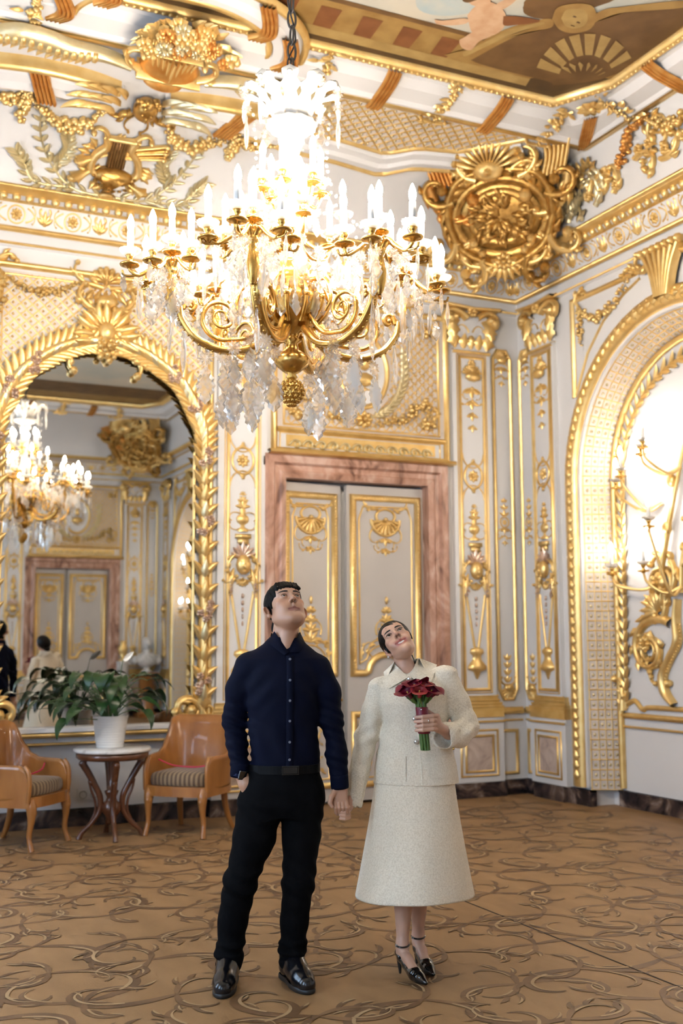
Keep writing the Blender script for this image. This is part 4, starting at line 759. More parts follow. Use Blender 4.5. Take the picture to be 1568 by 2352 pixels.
# corner cartouches
def cart_map(mir):
    n = A(-.5, -.6, -.55); n /= np.linalg.norm(n); u = np.cross(A(0, 0, 1), n); u /= np.linalg.norm(u); v = np.cross(n, u); o = A(5.42, 8.20, 5.36)
    def g(V):
        P = o+V[:, :1]*u+V[:, 1:2]*v+V[:, 2:3]*n
        if mir: P[:, 1] = 5.3-P[:, 1]
        return P
    return g
BGOLD = mat('antique_gilding', (0.34, 0.18, 0.045), .36, .8, c2=(0.58, 0.35, 0.10), scale=14, bump=.8, bscale=38)
def cartouche(mir, label):
    f = cart_map(mir); E_ = empty('corner_cartouche', label, 'cartouche', 'corner cartouches', loc=tuple(f(A((0, 0, 0)))[0]))
    m = MB()
    for k in (0, 2): q = 1-k/5.5; m.mould(arc(0, -.06, .40*q+.02, 0, 2*pi, 41, .33*q+.02)[:-1], [(-.045, .04), (-.01, .10-.05*(k % 2)), (.045, .05)])
    m.blob((0, -.06, .02), (.40, .33, .05), 24, 10); m.obj('boss', BGOLD, E_, f)
    m = MB(); R_ = random.Random(3)
    for k in range(60):
        a, rr = R_.random()*6.28, R_.random()**.6; m.leaf(.22*rr*math.cos(a), -.06+.18*rr*math.sin(a), a+R_.uniform(-1, 1), .12, .06, R_.uniform(-1, 1), .04, .04, 2, .07)
    m.obj('relief_medallion', BGOLD, E_, f)
    m = MB(); m.stroke(spl([(.47, -.06), (.44, .18), (.30, .34), (0, .38), (-.30, .34), (-.44, .18), (-.47, -.06), (-.38, -.30), (-.18, -.44), (0, -.50), (.18, -.44), (.38, -.30), (.47, -.06)], 72), .09, .11, .04, 7); m.obj('rim', BGOLD, E_, f)
    m = MB()
    for a in np.linspace(0, 2*pi, 26)[:-1]: m.leaf(.44*math.cos(a), -.06+.37*math.sin(a), a+.9, .20, .09, .8, .04, .05, 2, .06)
    m.obj('leaf_border', BGOLD, E_, f)
    for k, (a, L) in enumerate(((.5, .6), (1.15, .45), (pi-1.15, .45), (pi-.5, .6), (-.45, .55), (pi+.45, .55), (-1.1, .5), (pi+1.1, .5))):
        sg = 1 if math.cos(a) > 0 else -1; m = MB(); m.curl(.46*math.cos(a), -.06+.40*math.sin(a), a-sg*.9, L, sg*3, sg*15, .10, .10, .06, leaves=4, ls=.13, seed=k); m.obj('border_scroll', GOLD if k % 3 else BGOLD, E_, f)
    m = MB(); m.shell(-.06, .40, .30, .15, pi-.15, 11, .13, .14); m.blob((-.06, .40, .20), (.14, .10, .08), 10, 7)
    for s in (-1, 1): m.curl(s*.12, .36, pi/2-s*.8, .42, -s*2, -s*20, .07, .07, .08, leaves=3, ls=.12)
    m.obj('shell_top', GOLD, E_, f)
    for s in (-1, 1):
        m = MB()
        for k in range(6): m.stroke(spl([(s*(.40+.035*k), .28), (s*(.44+.035*k), .45), (s*(.42+.045*k), .58)], 10), .04, .07, .04)
        m.curl(s*.62, .30, -pi/2-s*.1, .75, -s*.5, -s*9, .12, .09, .02, leaves=6, ls=.16); m.obj('fluted_bracket', GOLD if s > 0 else RED, E_, f)
        m = MB(); m.curl(s*.10, -.46, -pi/2+s*1.2, .55, s*2, s*13, .09, .08, .05, leaves=5, ls=.14); m.curl(s*.40, -.25, -pi/2+s*.2, .45, -s*3, -s*14, .08, .07, .04, leaves=4, ls=.12); m.obj('lower_scroll', GOLD, E_, f)
    m = MB()
    for k in range(7): m.leaf(0, -.42, -pi/2+(k-3)*.35, .22, .08, 0, .05, .06, 2, .08)
    m.rosette(0, -.44, .09, 8, .05, .12); m.obj('leaf_tail', GOLD, E_, f)
cartouche(False, 'huge gilded cartouche with shell filling the cove above the room\'s corner'); cartouche(True, 'gilded corner cartouche visible only in the mirror\'s reflection')
# scrollwork along the right cove
RS = cv('pale gilded acanthus scroll running along the cove above the arch', 'cove_scroll', 'scrollwork', 5.95, 7.6, 5.4)
def acan(m, x, y, a, L, k, W, n, w0=.02):
    P, an = vine(x, y, a, L, k*.6, k*2.2, 20)
    m.stroke(P, np.linspace(W*.5, W*.12, 20), .03, w0)
    for i in range(1, 18, max(1, 18//n)):
        for s in (-1, 1): m.leaf(P[i][0], P[i][1], an[i]+s*.75, W*(1.25-.035*i), W*.42, -s*.9, .03, .05, 2, w0)
for k, (x, y, a, L, kk, W) in enumerate([(8.2, .10, pi*.75, .62, 3, .16), (8.15, .18, pi*.93, .75, -2.5, .16), (7.95, .08, pi*.6, .40, 4, .13), (7.72, .30, pi*.45, .42, 6, .12), (7.55, .10, pi*.80, .5, -6, .12), (8.3, .40, pi*.9, .4, 3, .12)]):
    m = MB(); acan(m, x, y, a, L, kk, W, 6); m.obj('acanthus_frond', PALE if k != 3 else GOLD, RS, cove_right)
for k, (x, y, a, L, k0, k1) in enumerate([(7.62, .16, pi*.5, .9, 4, 20), (7.3, .12, pi*.75, .55, -3, -20), (7.0, .30, pi*.9, .55, 3, 20), (6.75, .30, pi*.3, .6, 4, 18), (6.7, .18, pi*1.1, .5, -4, -18), (6.4, .2, pi*.5, .5, 4, 18)]):
    m = MB(); m.curl(x, y, a, L, k0, k1, .05, .05, .01, leaves=6, ls=.12, seed=k); m.rosette(x+.08*math.cos(a), y+.05, .05, 7, .04, .03); m.obj('scroll_branch', GOLD, RS, cove_right)
m = MB(); m.garland(spl([(7.2, .30), (7.05, .42), (6.85, .60), (6.72, .58)], 20), .05, 36, .07, .02, 7); m.obj('flower_garland', RED, RS, cove_right)
m = MB(); m.garland(spl([(6.75, .55), (6.6, .42), (6.4, .38), (6.1, .48)], 20), .05, 30, .07, .02, 9); m.obj('flower_garland', GOLD, RS, cove_right)
# lyre trophy and olive branches above the mirror
LY = cv('gilded lyre and horn trophy on the white cove above the mirror', 'lyre_trophy', 'trophy', 2.02, 8.85, 5.4); lx = 2.02; WOODB = mat('bronzed_brown', (0.20, 0.10, 0.03), .4, .5, c2=(.28, .15, .05), scale=20)
m = MB()
for s in (-1, 1): m.stroke(spl([(lx+s*.06, .16), (lx+s*.19, .26), (lx+s*.17, .40), (lx+s*.10, .50), (lx+s*.13, .62)], 24), .07, .06, .04); m.curl(lx+s*.12, .60, pi/2-s*.3, .18, -s*6, -s*30, .05, .05, .04)
m.stroke([(lx-.15, .60), (lx+.15, .60)], .045, .05, .05); m.obj('lyre_frame', GOLD, LY, cove_back)
m = MB()
for k in range(6): m.stroke([(lx-.055+.022*k, .30), (lx-.06+.024*k, .59)], .015, .02, .05)
m.box((lx-.075, .30, .03), (lx+.075, .58, .05)); m.obj('lyre_strings', WOODB, LY, cove_back)
m = MB(); m.stroke(spl([(lx+.06, .16), (lx, .2), (lx-.1, .18)], 10), .22, .10, .03, 7); m.blob((lx, .22, .07), (.17, .09, .06), 12, 8); m.beads(arc(lx, .24, .17, pi, 2*pi, 16), .02, .05, .09); m.obj('lyre_body', BGOLD, LY, cove_back)
for k, (x0, y0, x1, y1, w1) in enumerate([(lx-.12, .30, lx-.32, .14, .11), (lx-.08, .42, lx-.30, .30, .08), (lx-.02, .16, lx-.04, .02, .13), (lx+.10, .18, lx+.26, .10, .10)]):
    m = MB(); t = np.linspace(0, 1, 10); m.stroke(np.stack([x0+(x1-x0)*t, y0+(y1-y0)*t], -1), .03+w1*t**2.2, .03+.6*w1*t**2.2, .04, 7); m.blob((x1, y1, .04), (w1*.5, w1*.35, .05), 9, 6); m.obj('horn_bell', GOLD, LY, cove_back)
for k in range(5): m = MB(); m.stroke([(lx+.05, .40+.02*k), (lx+.38, .46+.035*k)], .03, .035, .03+.01*(k % 2)); m.blob((lx+.38, .46+.035*k, .05), (.03, .025, .03), 7, 5); m.obj('flute', BGOLD if k % 2 else GOLD, LY, cove_back)
m = MB(); R_ = random.Random(8)
for k in range(26): a = R_.random()*6.28; m.leaf(lx+.22*math.cos(a), .33+.2*math.sin(a), a+R_.uniform(-.6, .6), .12, .05, R_.uniform(-1, 1), .03, .02, 2, .02)
m.obj('laurel_leaves', GOLD, LY, cove_back)
OB = cv('pair of pale gilded olive branches curving round the lyre trophy', 'olive_branches', 'branch', 2.0, 8.9, 5.3)
for s in (-1, 1):
    for pts in ([(0, .03), (-.30, .05), (-.50, .22), (-.62, .45), (-.66, .72)], [(-.32, .06), (-.62, .06), (-.72, .20), (-.80, .30)], [(-.48, .2), (-.40, .36), (-.42, .52)]):
        S = spl([(lx+s*abs(x), y) for x, y in pts], 44); T = np.gradient(S, axis=0); m = MB(); m.stroke(S, np.linspace(.028, .012, len(S)), .02); m.obj('branch_stem', PALE, OB, cove_back)
        for k in range(3, len(S), 4):
            a = math.atan2(T[k][1], T[k][0]); m = MB()
            for s2 in (-1, 1): m.leaf(S[k][0], S[k][1], a+s2*.75, .105, .038, -s2*.3, .02, .035, 0, .01)
            if k % 3 == 0: m.blob((S[k][0]+.03, S[k][1], .03), (.02, .024, .02), 6, 5)
            m.obj('olive_leaf_pair', PALE, OB, cove_back)
# arched band, winged mask and garlands
BD = cv('white and gold arched moulding with winged mask above the lyre trophy', 'cove_pediment', 'moulding', 2.07, 8.2, 5.7)
for s in (-1, 1):
    P = spl([(2.07+s*.20, 1.16), (2.07+s*.45, 1.22), (2.07+s*.8, 1.24), (2.07+s*1.15, 1.20)], 30)
    if s > 0: P = P[::-1]
    m = MB(); m.mould(P-A(0, .16), [(-.15, 0), (-.15, .06), (-.08, .09), (.0, .10), (.05, .06), (.12, .08), (.15, 0)], False); m.obj('white_band', WHITE, BD, cove_back, smooth=False)
    m = MB(); m.mould(P, prof(.07, .12), False); m.obj('gilt_torus', GOLD, BD, cove_back)
    m = MB(); m.mould(P-A(0, .32), prof(.035, .05), False); m.obj('gilt_edge', GOLD, BD, cove_back)
    m = MB()
    for k in range(5): m.stroke([(2.07+s*(.70+.03*k)-s*.06, .88), (2.07+s*(.70+.03*k), 1.05), (2.07+s*(.70+.03*k)+s*.06, 1.24)], .032, .035, .085)
    m.obj('gilt_strap', RED, BD, cove_back)
    m = MB()
    for k in range(12):
        q = k/11; m.leaf(2.07+s*(.14+.26*q), 1.12+.06*q-.10*(k % 3), pi/2-s*(.35+.75*q+.25*(k % 3)), .22, .055, -s*.6, .045, .05, 0, .09)
    m.obj('wing', GOLD if s < 0 else PALE, BD, cove_back)
    m = MB(); m.garland(spl([(2.07+s*.24, .90), (2.07+s*.38, .68), (2.07+s*.58, .66), (2.07+s*.80, .88)], 26), .05, 44, .07, .02, 11+s); m.obj('flower_garland', GOLD, BD, cove_back)
    m = MB(); m.garland(spl([(2.07+s*.82, .92), (2.07+s*.86, .75), (2.07+s*.84, .60)], 12), .05, 20, .06, .02, 14+s); m.garland(spl([(2.07+s*.84, .90), (2.07+s*1.0, .78), (2.07+s*1.2, .86)], 12), .045, 20, .06, .02, 15+s); m.obj('flower_drop', GOLD, BD, cove_back)
m = MB(); m.blob((2.10, 1.04, .10), (.10, .12, .09), 12, 9); m.blob((2.10, 1.03, .19), (.022, .04, .025), 7, 5)
for s in (-1, 1): m.blob((2.10+s*.035, 1.07, .18), (.02, .013, .012), 6, 4); m.curl(2.10+s*.08, .95, -pi/2+s*.5, .28, s*3, s*20, .05, .05, .05, leaves=3, ls=.1); m.curl(2.10+s*.02, .90, -pi/2+s*.6, .26, s*2, -s*18, .025, .03, .02)
m.garland([(2.03, 1.16), (2.10, 1.2), (2.17, 1.16)], .05, 12, .05, .12, 2); m.obj('mask', BGOLD, BD, cove_back)
# vase of flowers set against the ceiling frame
def slope(V): return np.stack([V[:, 0], 7.72-V[:, 1]*.95-V[:, 2]*.10, 5.66+V[:, 1]*.20-V[:, 2]*.98], -1)
VS = cv('gilded vase overflowing with flowers set against the ceiling frame', 'stucco_vase', 'vase', 2.12, 7.6, 5.68); vx = 2.12
m = MB(); pr = [(0, .20), (.03, .21), (.06, .12), (.09, .10), (.13, .26), (.16, .30), (.20, .30), (.30, .25), (.38, .24)]; t = A(*[p[0] for p in pr]); r = A(*[p[1] for p in pr]); m.stroke(np.stack([np.full(len(t), vx), t], -1), r*1.5, r*.42, .03, 11); m.obj('bowl', RED, VS, slope)
m = MB()
for k in range(9): m.stroke(spl([(vx-.16+.04*k, .17), (vx-.14+.035*k, .26), (vx-.17+.0425*k, .37)], 8), .028, .03, .13-.012*abs(k-4))
m.mould([(vx-.24, .155), (vx+.24, .155)], prof(.05, .16), False); m.mould([(vx-.2, .385), (vx+.2, .385)], prof(.03, .13), False); m.obj('gilt_ribs', GOLD, VS, slope)
for s in (-1, 1): m = MB(); m.curl(vx+s*.22, .16, pi/2-s*1.2, .34, s*3, s*20, .05, .06, .06, leaves=2, ls=.08); m.obj('handle_scroll', GOLD, VS, slope)
R_ = random.Random(12)
for k in range(46):
    a, rr = R_.uniform(.0, pi), R_.random()**.5; m = MB(); m.rosette(vx+.05+.34*rr*math.cos(a), .42+.30*rr*math.sin(a), R_.uniform(.04, .075), R_.choice((5, 6, 8)), .05, .06+R_.uniform(0, .08)); m.obj('flower', RED if k % 4 == 0 else (PALE if k % 5 == 0 else GOLD), VS, slope)
m = MB()
for k in range(30): a = R_.uniform(0, pi); m.leaf(vx+.05+.22*math.cos(a), .42+.2*math.sin(a), a+R_.uniform(-.5, .5), .2, .06, R_.uniform(-1, 1), .03, .05, 2, .05)
m.obj('leaves', GOLD, VS, slope)
DO = cv('pale gilded dolphin-like horns lying either side of the flower vase', 'stucco_horns', 'ornament', 2.1, 7.6, 5.7)
for s in (-1, 1):
    t = np.linspace(0, 1, 24); S = spl([(vx+s*.28, .16), (vx+s*.5, .20), (vx+s*.75, .18), (vx+s*1.05, .22), (vx+s*1.3, .16)], 23); m = MB(); m.stroke(S, np.interp(np.linspace(0, 1, len(S)), [0, .3, .6, .8, 1], [.05, .10, .20, .17, .06]), .09, .03, 7); m.obj('horn', PALE, DO, slope)
    m = MB()
    for k in range(14): q = S[6+k] if 6+k < len(S) else S[-1]; m.blob((q[0], q[1], .10), (.03, .05, .03), 6, 5); m.leaf(q[0], q[1]-.05, -pi/2+s*.5, .13, .05, 0, .03, .02, 2, .03)
    m.obj('scales', PALE if s > 0 else GOLD, DO, slope)
AM = cv('white arched moulding with gilt ribbon curving over the flower vase', 'ceiling_lunette_moulding', 'moulding', 2.1, 7.1, 5.84)
down = lambda V: np.stack([V[:, 0], V[:, 1], 5.845-V[:, 2]], -1)
P = arc(2.10, 7.34, .86, 0, -pi, 40, .62)
m = MB(); m.mould(P, [(-.13, 0), (-.12, .05), (-.05, .06), (.0, .03), (.08, .04), (.10, 0)], False); m.obj('white_band', WHITE, AM, down, smooth=False)
for o in (-.15, .12): m = MB(); m.mould(P, [(o-.025, 0), (o-.01, .06), (o+.02, .05), (o+.03, 0)], False); m.obj('gilt_edge', GOLD, AM, down)
for k, a in enumerate((.25, .9, 2.3, 2.9)):
    m = MB(); c = A(2.10+.86*math.cos(a), 7.34-.62*math.sin(a))
    for q in range(4): m.stroke(spl([(c[0]-.12+.03*q, c[1]-.18), (c[0]-.03+.03*q, c[1]), (c[0]+.02+.03*q, c[1]+.16), (c[0]-.05+.03*q, c[1]+.26)], 16), .035, .04, .05)
    m.obj('gilt_ribbon', RED, AM, down)
# ================================================================== chandelier and sconces
def glassmat(name, c, rough, tr, fr):
    m = bpy.data.materials.new(name); m.use_nodes = True; nt = m.node_tree; N = nt.nodes; N.clear(); o = N.new('ShaderNodeOutputMaterial'); mx = N.new('ShaderNodeMixShader'); m2 = N.new('ShaderNodeMixShader'); g = N.new('ShaderNodeBsdfGlass'); t = N.new('ShaderNodeBsdfTransparent'); d = N.new('ShaderNodeBsdfTranslucent')
    g.inputs['Color'].default_value = (*c, 1); g.inputs['Roughness'].default_value = rough; g.inputs['IOR'].default_value = 1.52; t.inputs['Color'].default_value = (*c, 1); d.inputs['Color'].default_value = (.95, .94, .93, 1); mx.inputs[0].default_value = tr; m2.inputs[0].default_value = fr
    nt.links.new(g.outputs[0], mx.inputs[1]); nt.links.new(t.outputs[0], mx.inputs[2]); nt.links.new(mx.outputs[0], m2.inputs[1]); nt.links.new(d.outputs[0], m2.inputs[2]); nt.links.new(m2.outputs[0], o.inputs[0]); return m
CRYS = glassmat('cut_crystal', (0.99, 0.98, 0.97), .02, .36, .15); BOBE = glassmat('pressed_glass', (0.98, 0.97, 0.96), .08, .3, .3)
CROWN = mat('frosted_white_crystal', (.90, .86, .80), .25, coat=.4, trans=.25)
CAND = mat('candle_sleeve', (0.86, 0.83, 0.78), .45, sss=.0)
LAMP = mat('lit_bulb', (1.0, 0.87, 0.71), .4, emit=BULB); SLAMP = mat('lit_sconce_bulb', (1.0, 0.90, 0.78), .4, emit=BULB*.22)
# shared meshes -----------------------------------------------------------
def proto(mb, name, m, smooth=True):
    o = mb.obj(name, m, None, None, smooth); me = o.data; bpy.data.objects.remove(o); return me
def outline_mesh(rs, hs, L, th):
    """flat cut-glass drop: half-widths rs at heights hs, bevelled to a raised middle"""
    n = len(rs); ring_ = [(r, -h*L) for r, h in zip(rs, hs)]+[(-r, -h*L) for r, h in list(zip(rs, hs))[::-1]]
    R2 = np.array(ring_); mb = MB(); c = R2.mean(0); inn = c+(R2-c)*.72
    for s in (-1, 1):
        a = np.c_[R2[:, 0], np.zeros(len(R2)), R2[:, 1]]; b = np.c_[inn[:, 0], np.full(len(R2), s*th), inn[:, 1]]
        mb.grid(np.stack([a, b], 1), cu=True); mb.fan(b)
    return mb
PEND = [proto(outline_mesh(A(.004, .010, .022, .019, .034, .030, .040, .033, .036, .022, .024, .010, .002)*1.0, [0, .05, .12, .2, .3, .38, .5, .58, .68, .76, .84, .93, 1], .15, .007), 'leaf_crystal', CRYS, False),
        proto(outline_mesh(A(.004, .012, .018, .014, .026, .020, .030, .024, .012, .002), [0, .08, .18, .28, .4, .5, .64, .76, .9, 1], .115, .006), 'kite_crystal', CRYS, False),
        proto(MB().lathe([(.001, 0), (.006, -.012), (.005, -.03), (.012, -.075), (.011, -.12), (.006, -.155), (.0005, -.17)], 6), 'spear_crystal', CRYS, False),
        proto(MB().lathe([(.001, .0), (.010, -.014), (.0125, -.024), (.009, -.036), (.001, -.045)], 8), 'drop_crystal', CRYS, False)]
st = MB(); a = np.arange(24)*2*pi/24; rr = np.where(np.arange(24) % 2 == 0, .034, .024); R2 = np.stack([rr*np.cos(a), np.zeros(24), rr*np.sin(a)], -1)
for s in (-1, 1):
    inn = R2*.35+A(0, s*.011, 0); st.grid(np.stack([R2, inn], 1), cu=True); st.fan(inn)
STAR = proto(st, 'star_crystal', CRYS, False); BEAD = proto(MB().blob((0, 0, 0), .0085, 6, 5), 'bead_crystal', CRYS, False)
DISH = proto(MB().lathe([(0, -.012), (.012, -.014), (.018, -.006), (.032, -.004), (.046, .0), (.049, .006), (.046, .010), (.02, .006), (.014, .012), (.011, .03), (.015, .036), (.021, .05), (.019, .055), (0, .055)], 20), 'drip_dish', BRASS)
BOB = proto(MB().lathe([(.014, .052), (.028, .055), (.044, .066), (.052, .082), (.050, .083), (.042, .070), (.026, .060), (.014, .057)], 32, rib=.05, nrib=16), 'glass_bobeche', BOBE)
CYL = proto(MB().lathe([(0, .05), (.0160, .05), (.0160, .172), (.013, .175), (0, .175)], 12), 'candle_sleeve', CAND)
SBL = proto(MB().lathe([(.010, .172), (.014, .182), (.0180, .202), (.0168, .222), (.0095, .244), (.003, .258), (0, .260)], 10), 'sconce_bulb', SLAMP)
BLB = proto(MB().lathe([(.010, .172), (.014, .182), (.0180, .202), (.0168, .222), (.0095, .244), (.003, .258), (0, .260)], 10), 'bulb', LAMP)
def put(me, name, par, loc, rot=(0, 0, 0), s=1.0):
    o = bpy.data.objects.new(name, me); col.objects.link(o); o.parent = par; o.location = loc; o.rotation_euler = rot; o.scale = (s, s, s); return o
def candle(par, loc, s=1.0, glass=True, tilt=None, bl=None):
    tl = (rnd.uniform(-.02, .02), rnd.uniform(-.02, .02), rnd.uniform(0, 6)) if tilt is None else tilt
    put(DISH, 'drip_dish', par, loc, tl, s); put(CYL, 'candle', par, loc, tl, s); put(bl or BLB, 'bulb', par, loc, tl, s)
    if glass: put(BOB, 'glass_bobeche', par, loc, tl, s)
CH = empty('chandelier', 'great gilt-bronze and crystal chandelier hanging above the couple', 'chandelier', loc=(2.06, 5.02, 2.62))
def P3(r, a, z): return A(r*math.sin(a), -r*math.cos(a), z)
# local z: 0 = tip of the pine cone (2.62 m).  axis ------------------------
m = MB(); m.lathe([(0, .0), (.03, .02), (.055, .06), (.058, .09), (.04, .125), (.02, .14)], 18)
for k in range(7):
    for j in range(12): a = (j+.5*(k % 2))*2*pi/12; r = [.018, .036, .05, .058, .06, .054, .042][k]; m.blob((r*math.cos(a), r*math.sin(a), .012+.018*k), (.011, .011, .012), 6, 4)
m.obj('pine_cone', BRASS, CH)
m = MB(); m.lathe([(.02, .14), (.03, .15), (.02, .165), (.045, .18), (.085, .215), (.092, .24), (.07, .265), (.035, .29), (.03, .32), (.05, .335), (.035, .35), (.04, .37), (.10, .41), (.15, .47), (.165, .53), (.15, .585), (.13, .60), (.13, .62), (.11, .64), (.09, .66), (.085, .70), (.10, .72), (.10, .735), (.05, .745)], 28, rib=.02, nrib=14); m.obj('vase_body', BRASS, CH)
m = MB()
for j in range(12): a = j*2*pi/12; m.tube(spl([P3(.12, a, .41), P3(.172, a, .47), P3(.188, a, .53), P3(.165, a, .60)], 10), .012, 6); m.blob(P3(.19, a, .53), .018, 6, 5)
m.obj('vase_ribs', BRASS, CH)
m = MB(); m.lathe([(.05, .745), (.06, .76), (.035, .80), (.045, .86), (.07, .90), (.05, .95), (.035, 1.0), (.045, 1.10), (.06, 1.14), (.04, 1.18), (.035, 1.30), (.05, 1.36), (.07, 1.39), (.05, 1.42)], 16, rib=.08, nrib=8); m.obj('glass_stem', BOBE, CH)
m = MB(); m.lathe([(.05, 1.42), (.09, 1.43), (.125, 1.455), (.13, 1.475), (.11, 1.48), (.04, 1.47), (.02, 1.50), (.012, 1.56), (0, 1.56)], 24, rib=.04, nrib=12); m.obj('crown_dish', CROWN, CH)
for j in range(10):
    a = j*2*pi/10+.2; m = MB(); n_ = 13; t = np.linspace(0, 1, n_); R_ = .08+.10*t+.085*np.sin(t*pi*.62)**3; Z = 1.46+.215*np.sin(t*2.25); W = .040*np.sin(pi*(.12+.84*t))**.6*(1+.34*np.cos(t*30)); G = np.zeros((n_, 5, 3))
    for q, s in enumerate((-1, -.5, 0, .5, 1)):
        for i in range(n_): G[i, q] = P3(R_[i], a, Z[i]-.016*abs(s)) + A(math.cos(a), math.sin(a), 0)*W[i]*s
    m.grid(G); m.grid(G+A(0, 0, -.004)); m.obj('crown_leaf', CROWN, CH)
    b = P3(R_[-1], a, Z[-1]); crown_tip = MB().blob((0, 0, 0), .016, 8, 6).obj('crown_leaf_tip', CROWN, CH); crown_tip.location = b
    put(STAR, 'star_crystal', CH, P3(.25, a, 1.60), (0, 0, -YAW), .9); put(PEND[1 if j % 2 else 2], 'kite_crystal' if j % 2 else 'spear_crystal', CH, P3(.25, a, 1.565), (0, 0, a), 1.1)
m = MB(); zz = 1.56
for k in range(12):
    t = np.linspace(0, 2*pi, 15); ca, sa = (1, 0) if k % 2 else (0, 1); m.tube(np.stack([.022*np.cos(t)*ca, .022*np.cos(t)*sa, zz+.045+.052*np.sin(t)+.0*t], -1), .006, 6, False); zz += .088
m.tube([(0, 0, zz-.03), (0, 0, 3.29)], .008, 8); m.obj('chain', mat('dark_iron', (.10, .09, .085), .45, .8), CH)
m = MB(); t = np.linspace(0, 1, 40); m.tube(np.stack([.03*np.sin(t*30), .02*np.cos(t*25), 1.5+1.75*t], -1), .0045, 6); m.obj('electric_cable', mat('black_cable', (.02, .02, .025), .5), CH)
# main arms ---------------------------------------------------------------
A0 = math.radians(-14.5)-YAW+math.radians(0)      # nearest arm swings slightly to the picture's left
ncry = 0
def crystal(kind, loc, rz=None, s=1.0, par=None):
    nm = ['leaf_crystal', 'kite_crystal', 'spear_crystal', 'drop_crystal'][kind]
    return put(PEND[kind], nm, par or CH, loc, (rnd.uniform(-.06, .06), rnd.uniform(-.06, .06), rnd.uniform(0, 6.28) if rz is None else rz), s)
def hang(loc, kinds, par=None, s=1.0):
    """a star, a drop and a pendant hung one below the other"""
    x, y, z = loc; rz = -YAW+rnd.uniform(-.8, .8); put(STAR, 'star_crystal', par or CH, (x, y, z-.03*s), (0, rnd.uniform(0, 6), rz), s); z -= .066*s
    for k in kinds: crystal(k, (x, y, z), rz, s, par); z -= {0: .155, 1: .12, 2: .175, 3: .05}[k]*s
for k in range(6):
    a = A0+k*pi/3; ca, sa = math.sin(a), -math.cos(a)
    def Q(r, z, t=0.0): return A(r*ca-t*sa*1.0, r*sa+t*ca, z)
    AR = empty('arm'); AR.parent = CH
    # broad lower bracket: beaded C-scroll
    S = spl([Q(.10, .38), Q(.20, .29), Q(.34, .265), Q(.47, .31), Q(.545, .40), Q(.56, .47)], 40); t = np.linspace(0, 1, len(S))
    G = np.zeros((len(S), 8, 3)); T = np.gradient(S, axis=0); T /= np.linalg.norm(T, axis=1)[:, None]; side = A(-sa, ca, 0); nn = np.cross(side, T)
    wv, wn = .030-.008*t, .018-.004*t
    for j, (p_, q_) in enumerate([(-1, -.6), (-.6, -1), (.6, -1), (1, -.6), (1, .6), (.6, 1), (-.6, 1), (-1, .6)]): G[:, j] = S+side*(p_*wv)[:, None]+nn*(q_*wn)[:, None]
    m = MB(); m.grid(G, cv=True); m.fan(G[0]); m.fan(G[-1])
    for i in range(3, len(S)-2, 2):
        m.blob(S[i]+nn[i]*.016*np.sign(nn[i][2])*-1, .0085, 6, 4)
    V = [Q(.545, .46), Q(.53, .50), Q(.50, .505), Q(.485, .48), Q(.50, .455), Q(.52, .465)]; m.tube(spl(V, 24), np.linspace(.016, .008, 25)[:len(spl(V, 24))], 7); m.blob(Q(.512, .477), .016, 8, 6); m.obj('bracket', BRASS, AR)
    c = Q(.355, .43); m = MB(); th = np.linspace(-.5*pi, 3.2*pi, 60); r_ = .115*np.exp(-(th+.5*pi)*.135); S2 = np.stack([c[0]+ca*r_*np.cos(th), c[1]+sa*r_*np.cos(th), c[2]+r_*np.sin(th)], -1); m.tube(S2, np.linspace(.013, .006, 60), 7)
    m.tube(spl([Q(.13, .44), Q(.22, .34), Q(.355, .315)], 14), .012, 7); m.tube(spl([Q(.14, .62), Q(.24, .60), Q(.28, .50), Q(.24, .44)], 18), np.linspace(.014, .007, 19), 7); m.obj('inner_scroll', BRASS, AR)
    # stem rising to the candle cluster
    m = MB(); pr = [(.008, .44), (.02, .46), (.030, .50), (.034, .54), (.028, .58), (.020, .60), (.026, .61), (.020, .62), (.028, .635), (.034, .65), (.024, .665), (.030, .68), (.018, .70), (.0, .70)]
    m.lathe(pr, 12, Q(.60, 0), .06, 6); m.tube(spl([Q(.56, .45), Q(.585, .46), Q(.60, .49)], 8), .014, 7)
    for j in range(6): b = j*pi/3; p = Q(.60, .69); m.tube(spl([p, p+A(.02*math.cos(b), .02*math.sin(b), .02), p+A(.035*math.cos(b), .035*math.sin(b), .015)], 6), .006, 5)
    m.obj('stem', BRASS, AR)
    # five branches and a middle candle
    base = Q(.60, .66); candle(AR, Q(.60, .735))
    for j, b in enumerate((-2.0, -1.0, 0, 1.0, 2.0)):
        L = .205 if abs(b) < 1.5 else .175; d = A(math.cos(b)*ca-math.sin(b)*sa, math.cos(b)*sa+math.sin(b)*ca, 0); zt = .655 if j % 2 == 0 else .625
        e = base+d*L; S3 = spl([base+d*.015, base+d*.05+A(0, 0, .035), base+d*.10+A(0, 0, -.01), base+d*.16+A(0, 0, -.05), base+d*L*.97+A(0, 0, -.03), A(e[0], e[1], zt-.012)], 26); m = MB(); m.tube(S3, np.linspace(.012, .008, len(S3)), 7); m.blob(S3[4], .014, 7, 5)
        m.tube(spl([base+d*.16+A(0, 0, -.05), base+d*(L+.02)+A(0, 0, -.055), base+d*(L+.035)+A(0, 0, -.03)], 8), .006, 5); m.obj('branch', BRASS, AR)
        candle(AR, (e[0], e[1], zt))
        q = base+d*(L*.80)+A(0, 0, -.055); hang(q, rnd.choice(([0], [1, 3], [2], [3, 1], [2])), None, .95)
        q = base+d*(L+.03)+A(0, 0, -.04); crystal(rnd.choice((2, 1, 2)), q, s=.9)
        q = base+d*.09+A(0, 0, -.02); hang(q, rnd.choice(([1], [0], [3, 2])), None, .9)
    hang(Q(.60, .60, .05), [0], None, 1.05); hang(Q(.60, .60, -.05), [1, 2], None, 1)
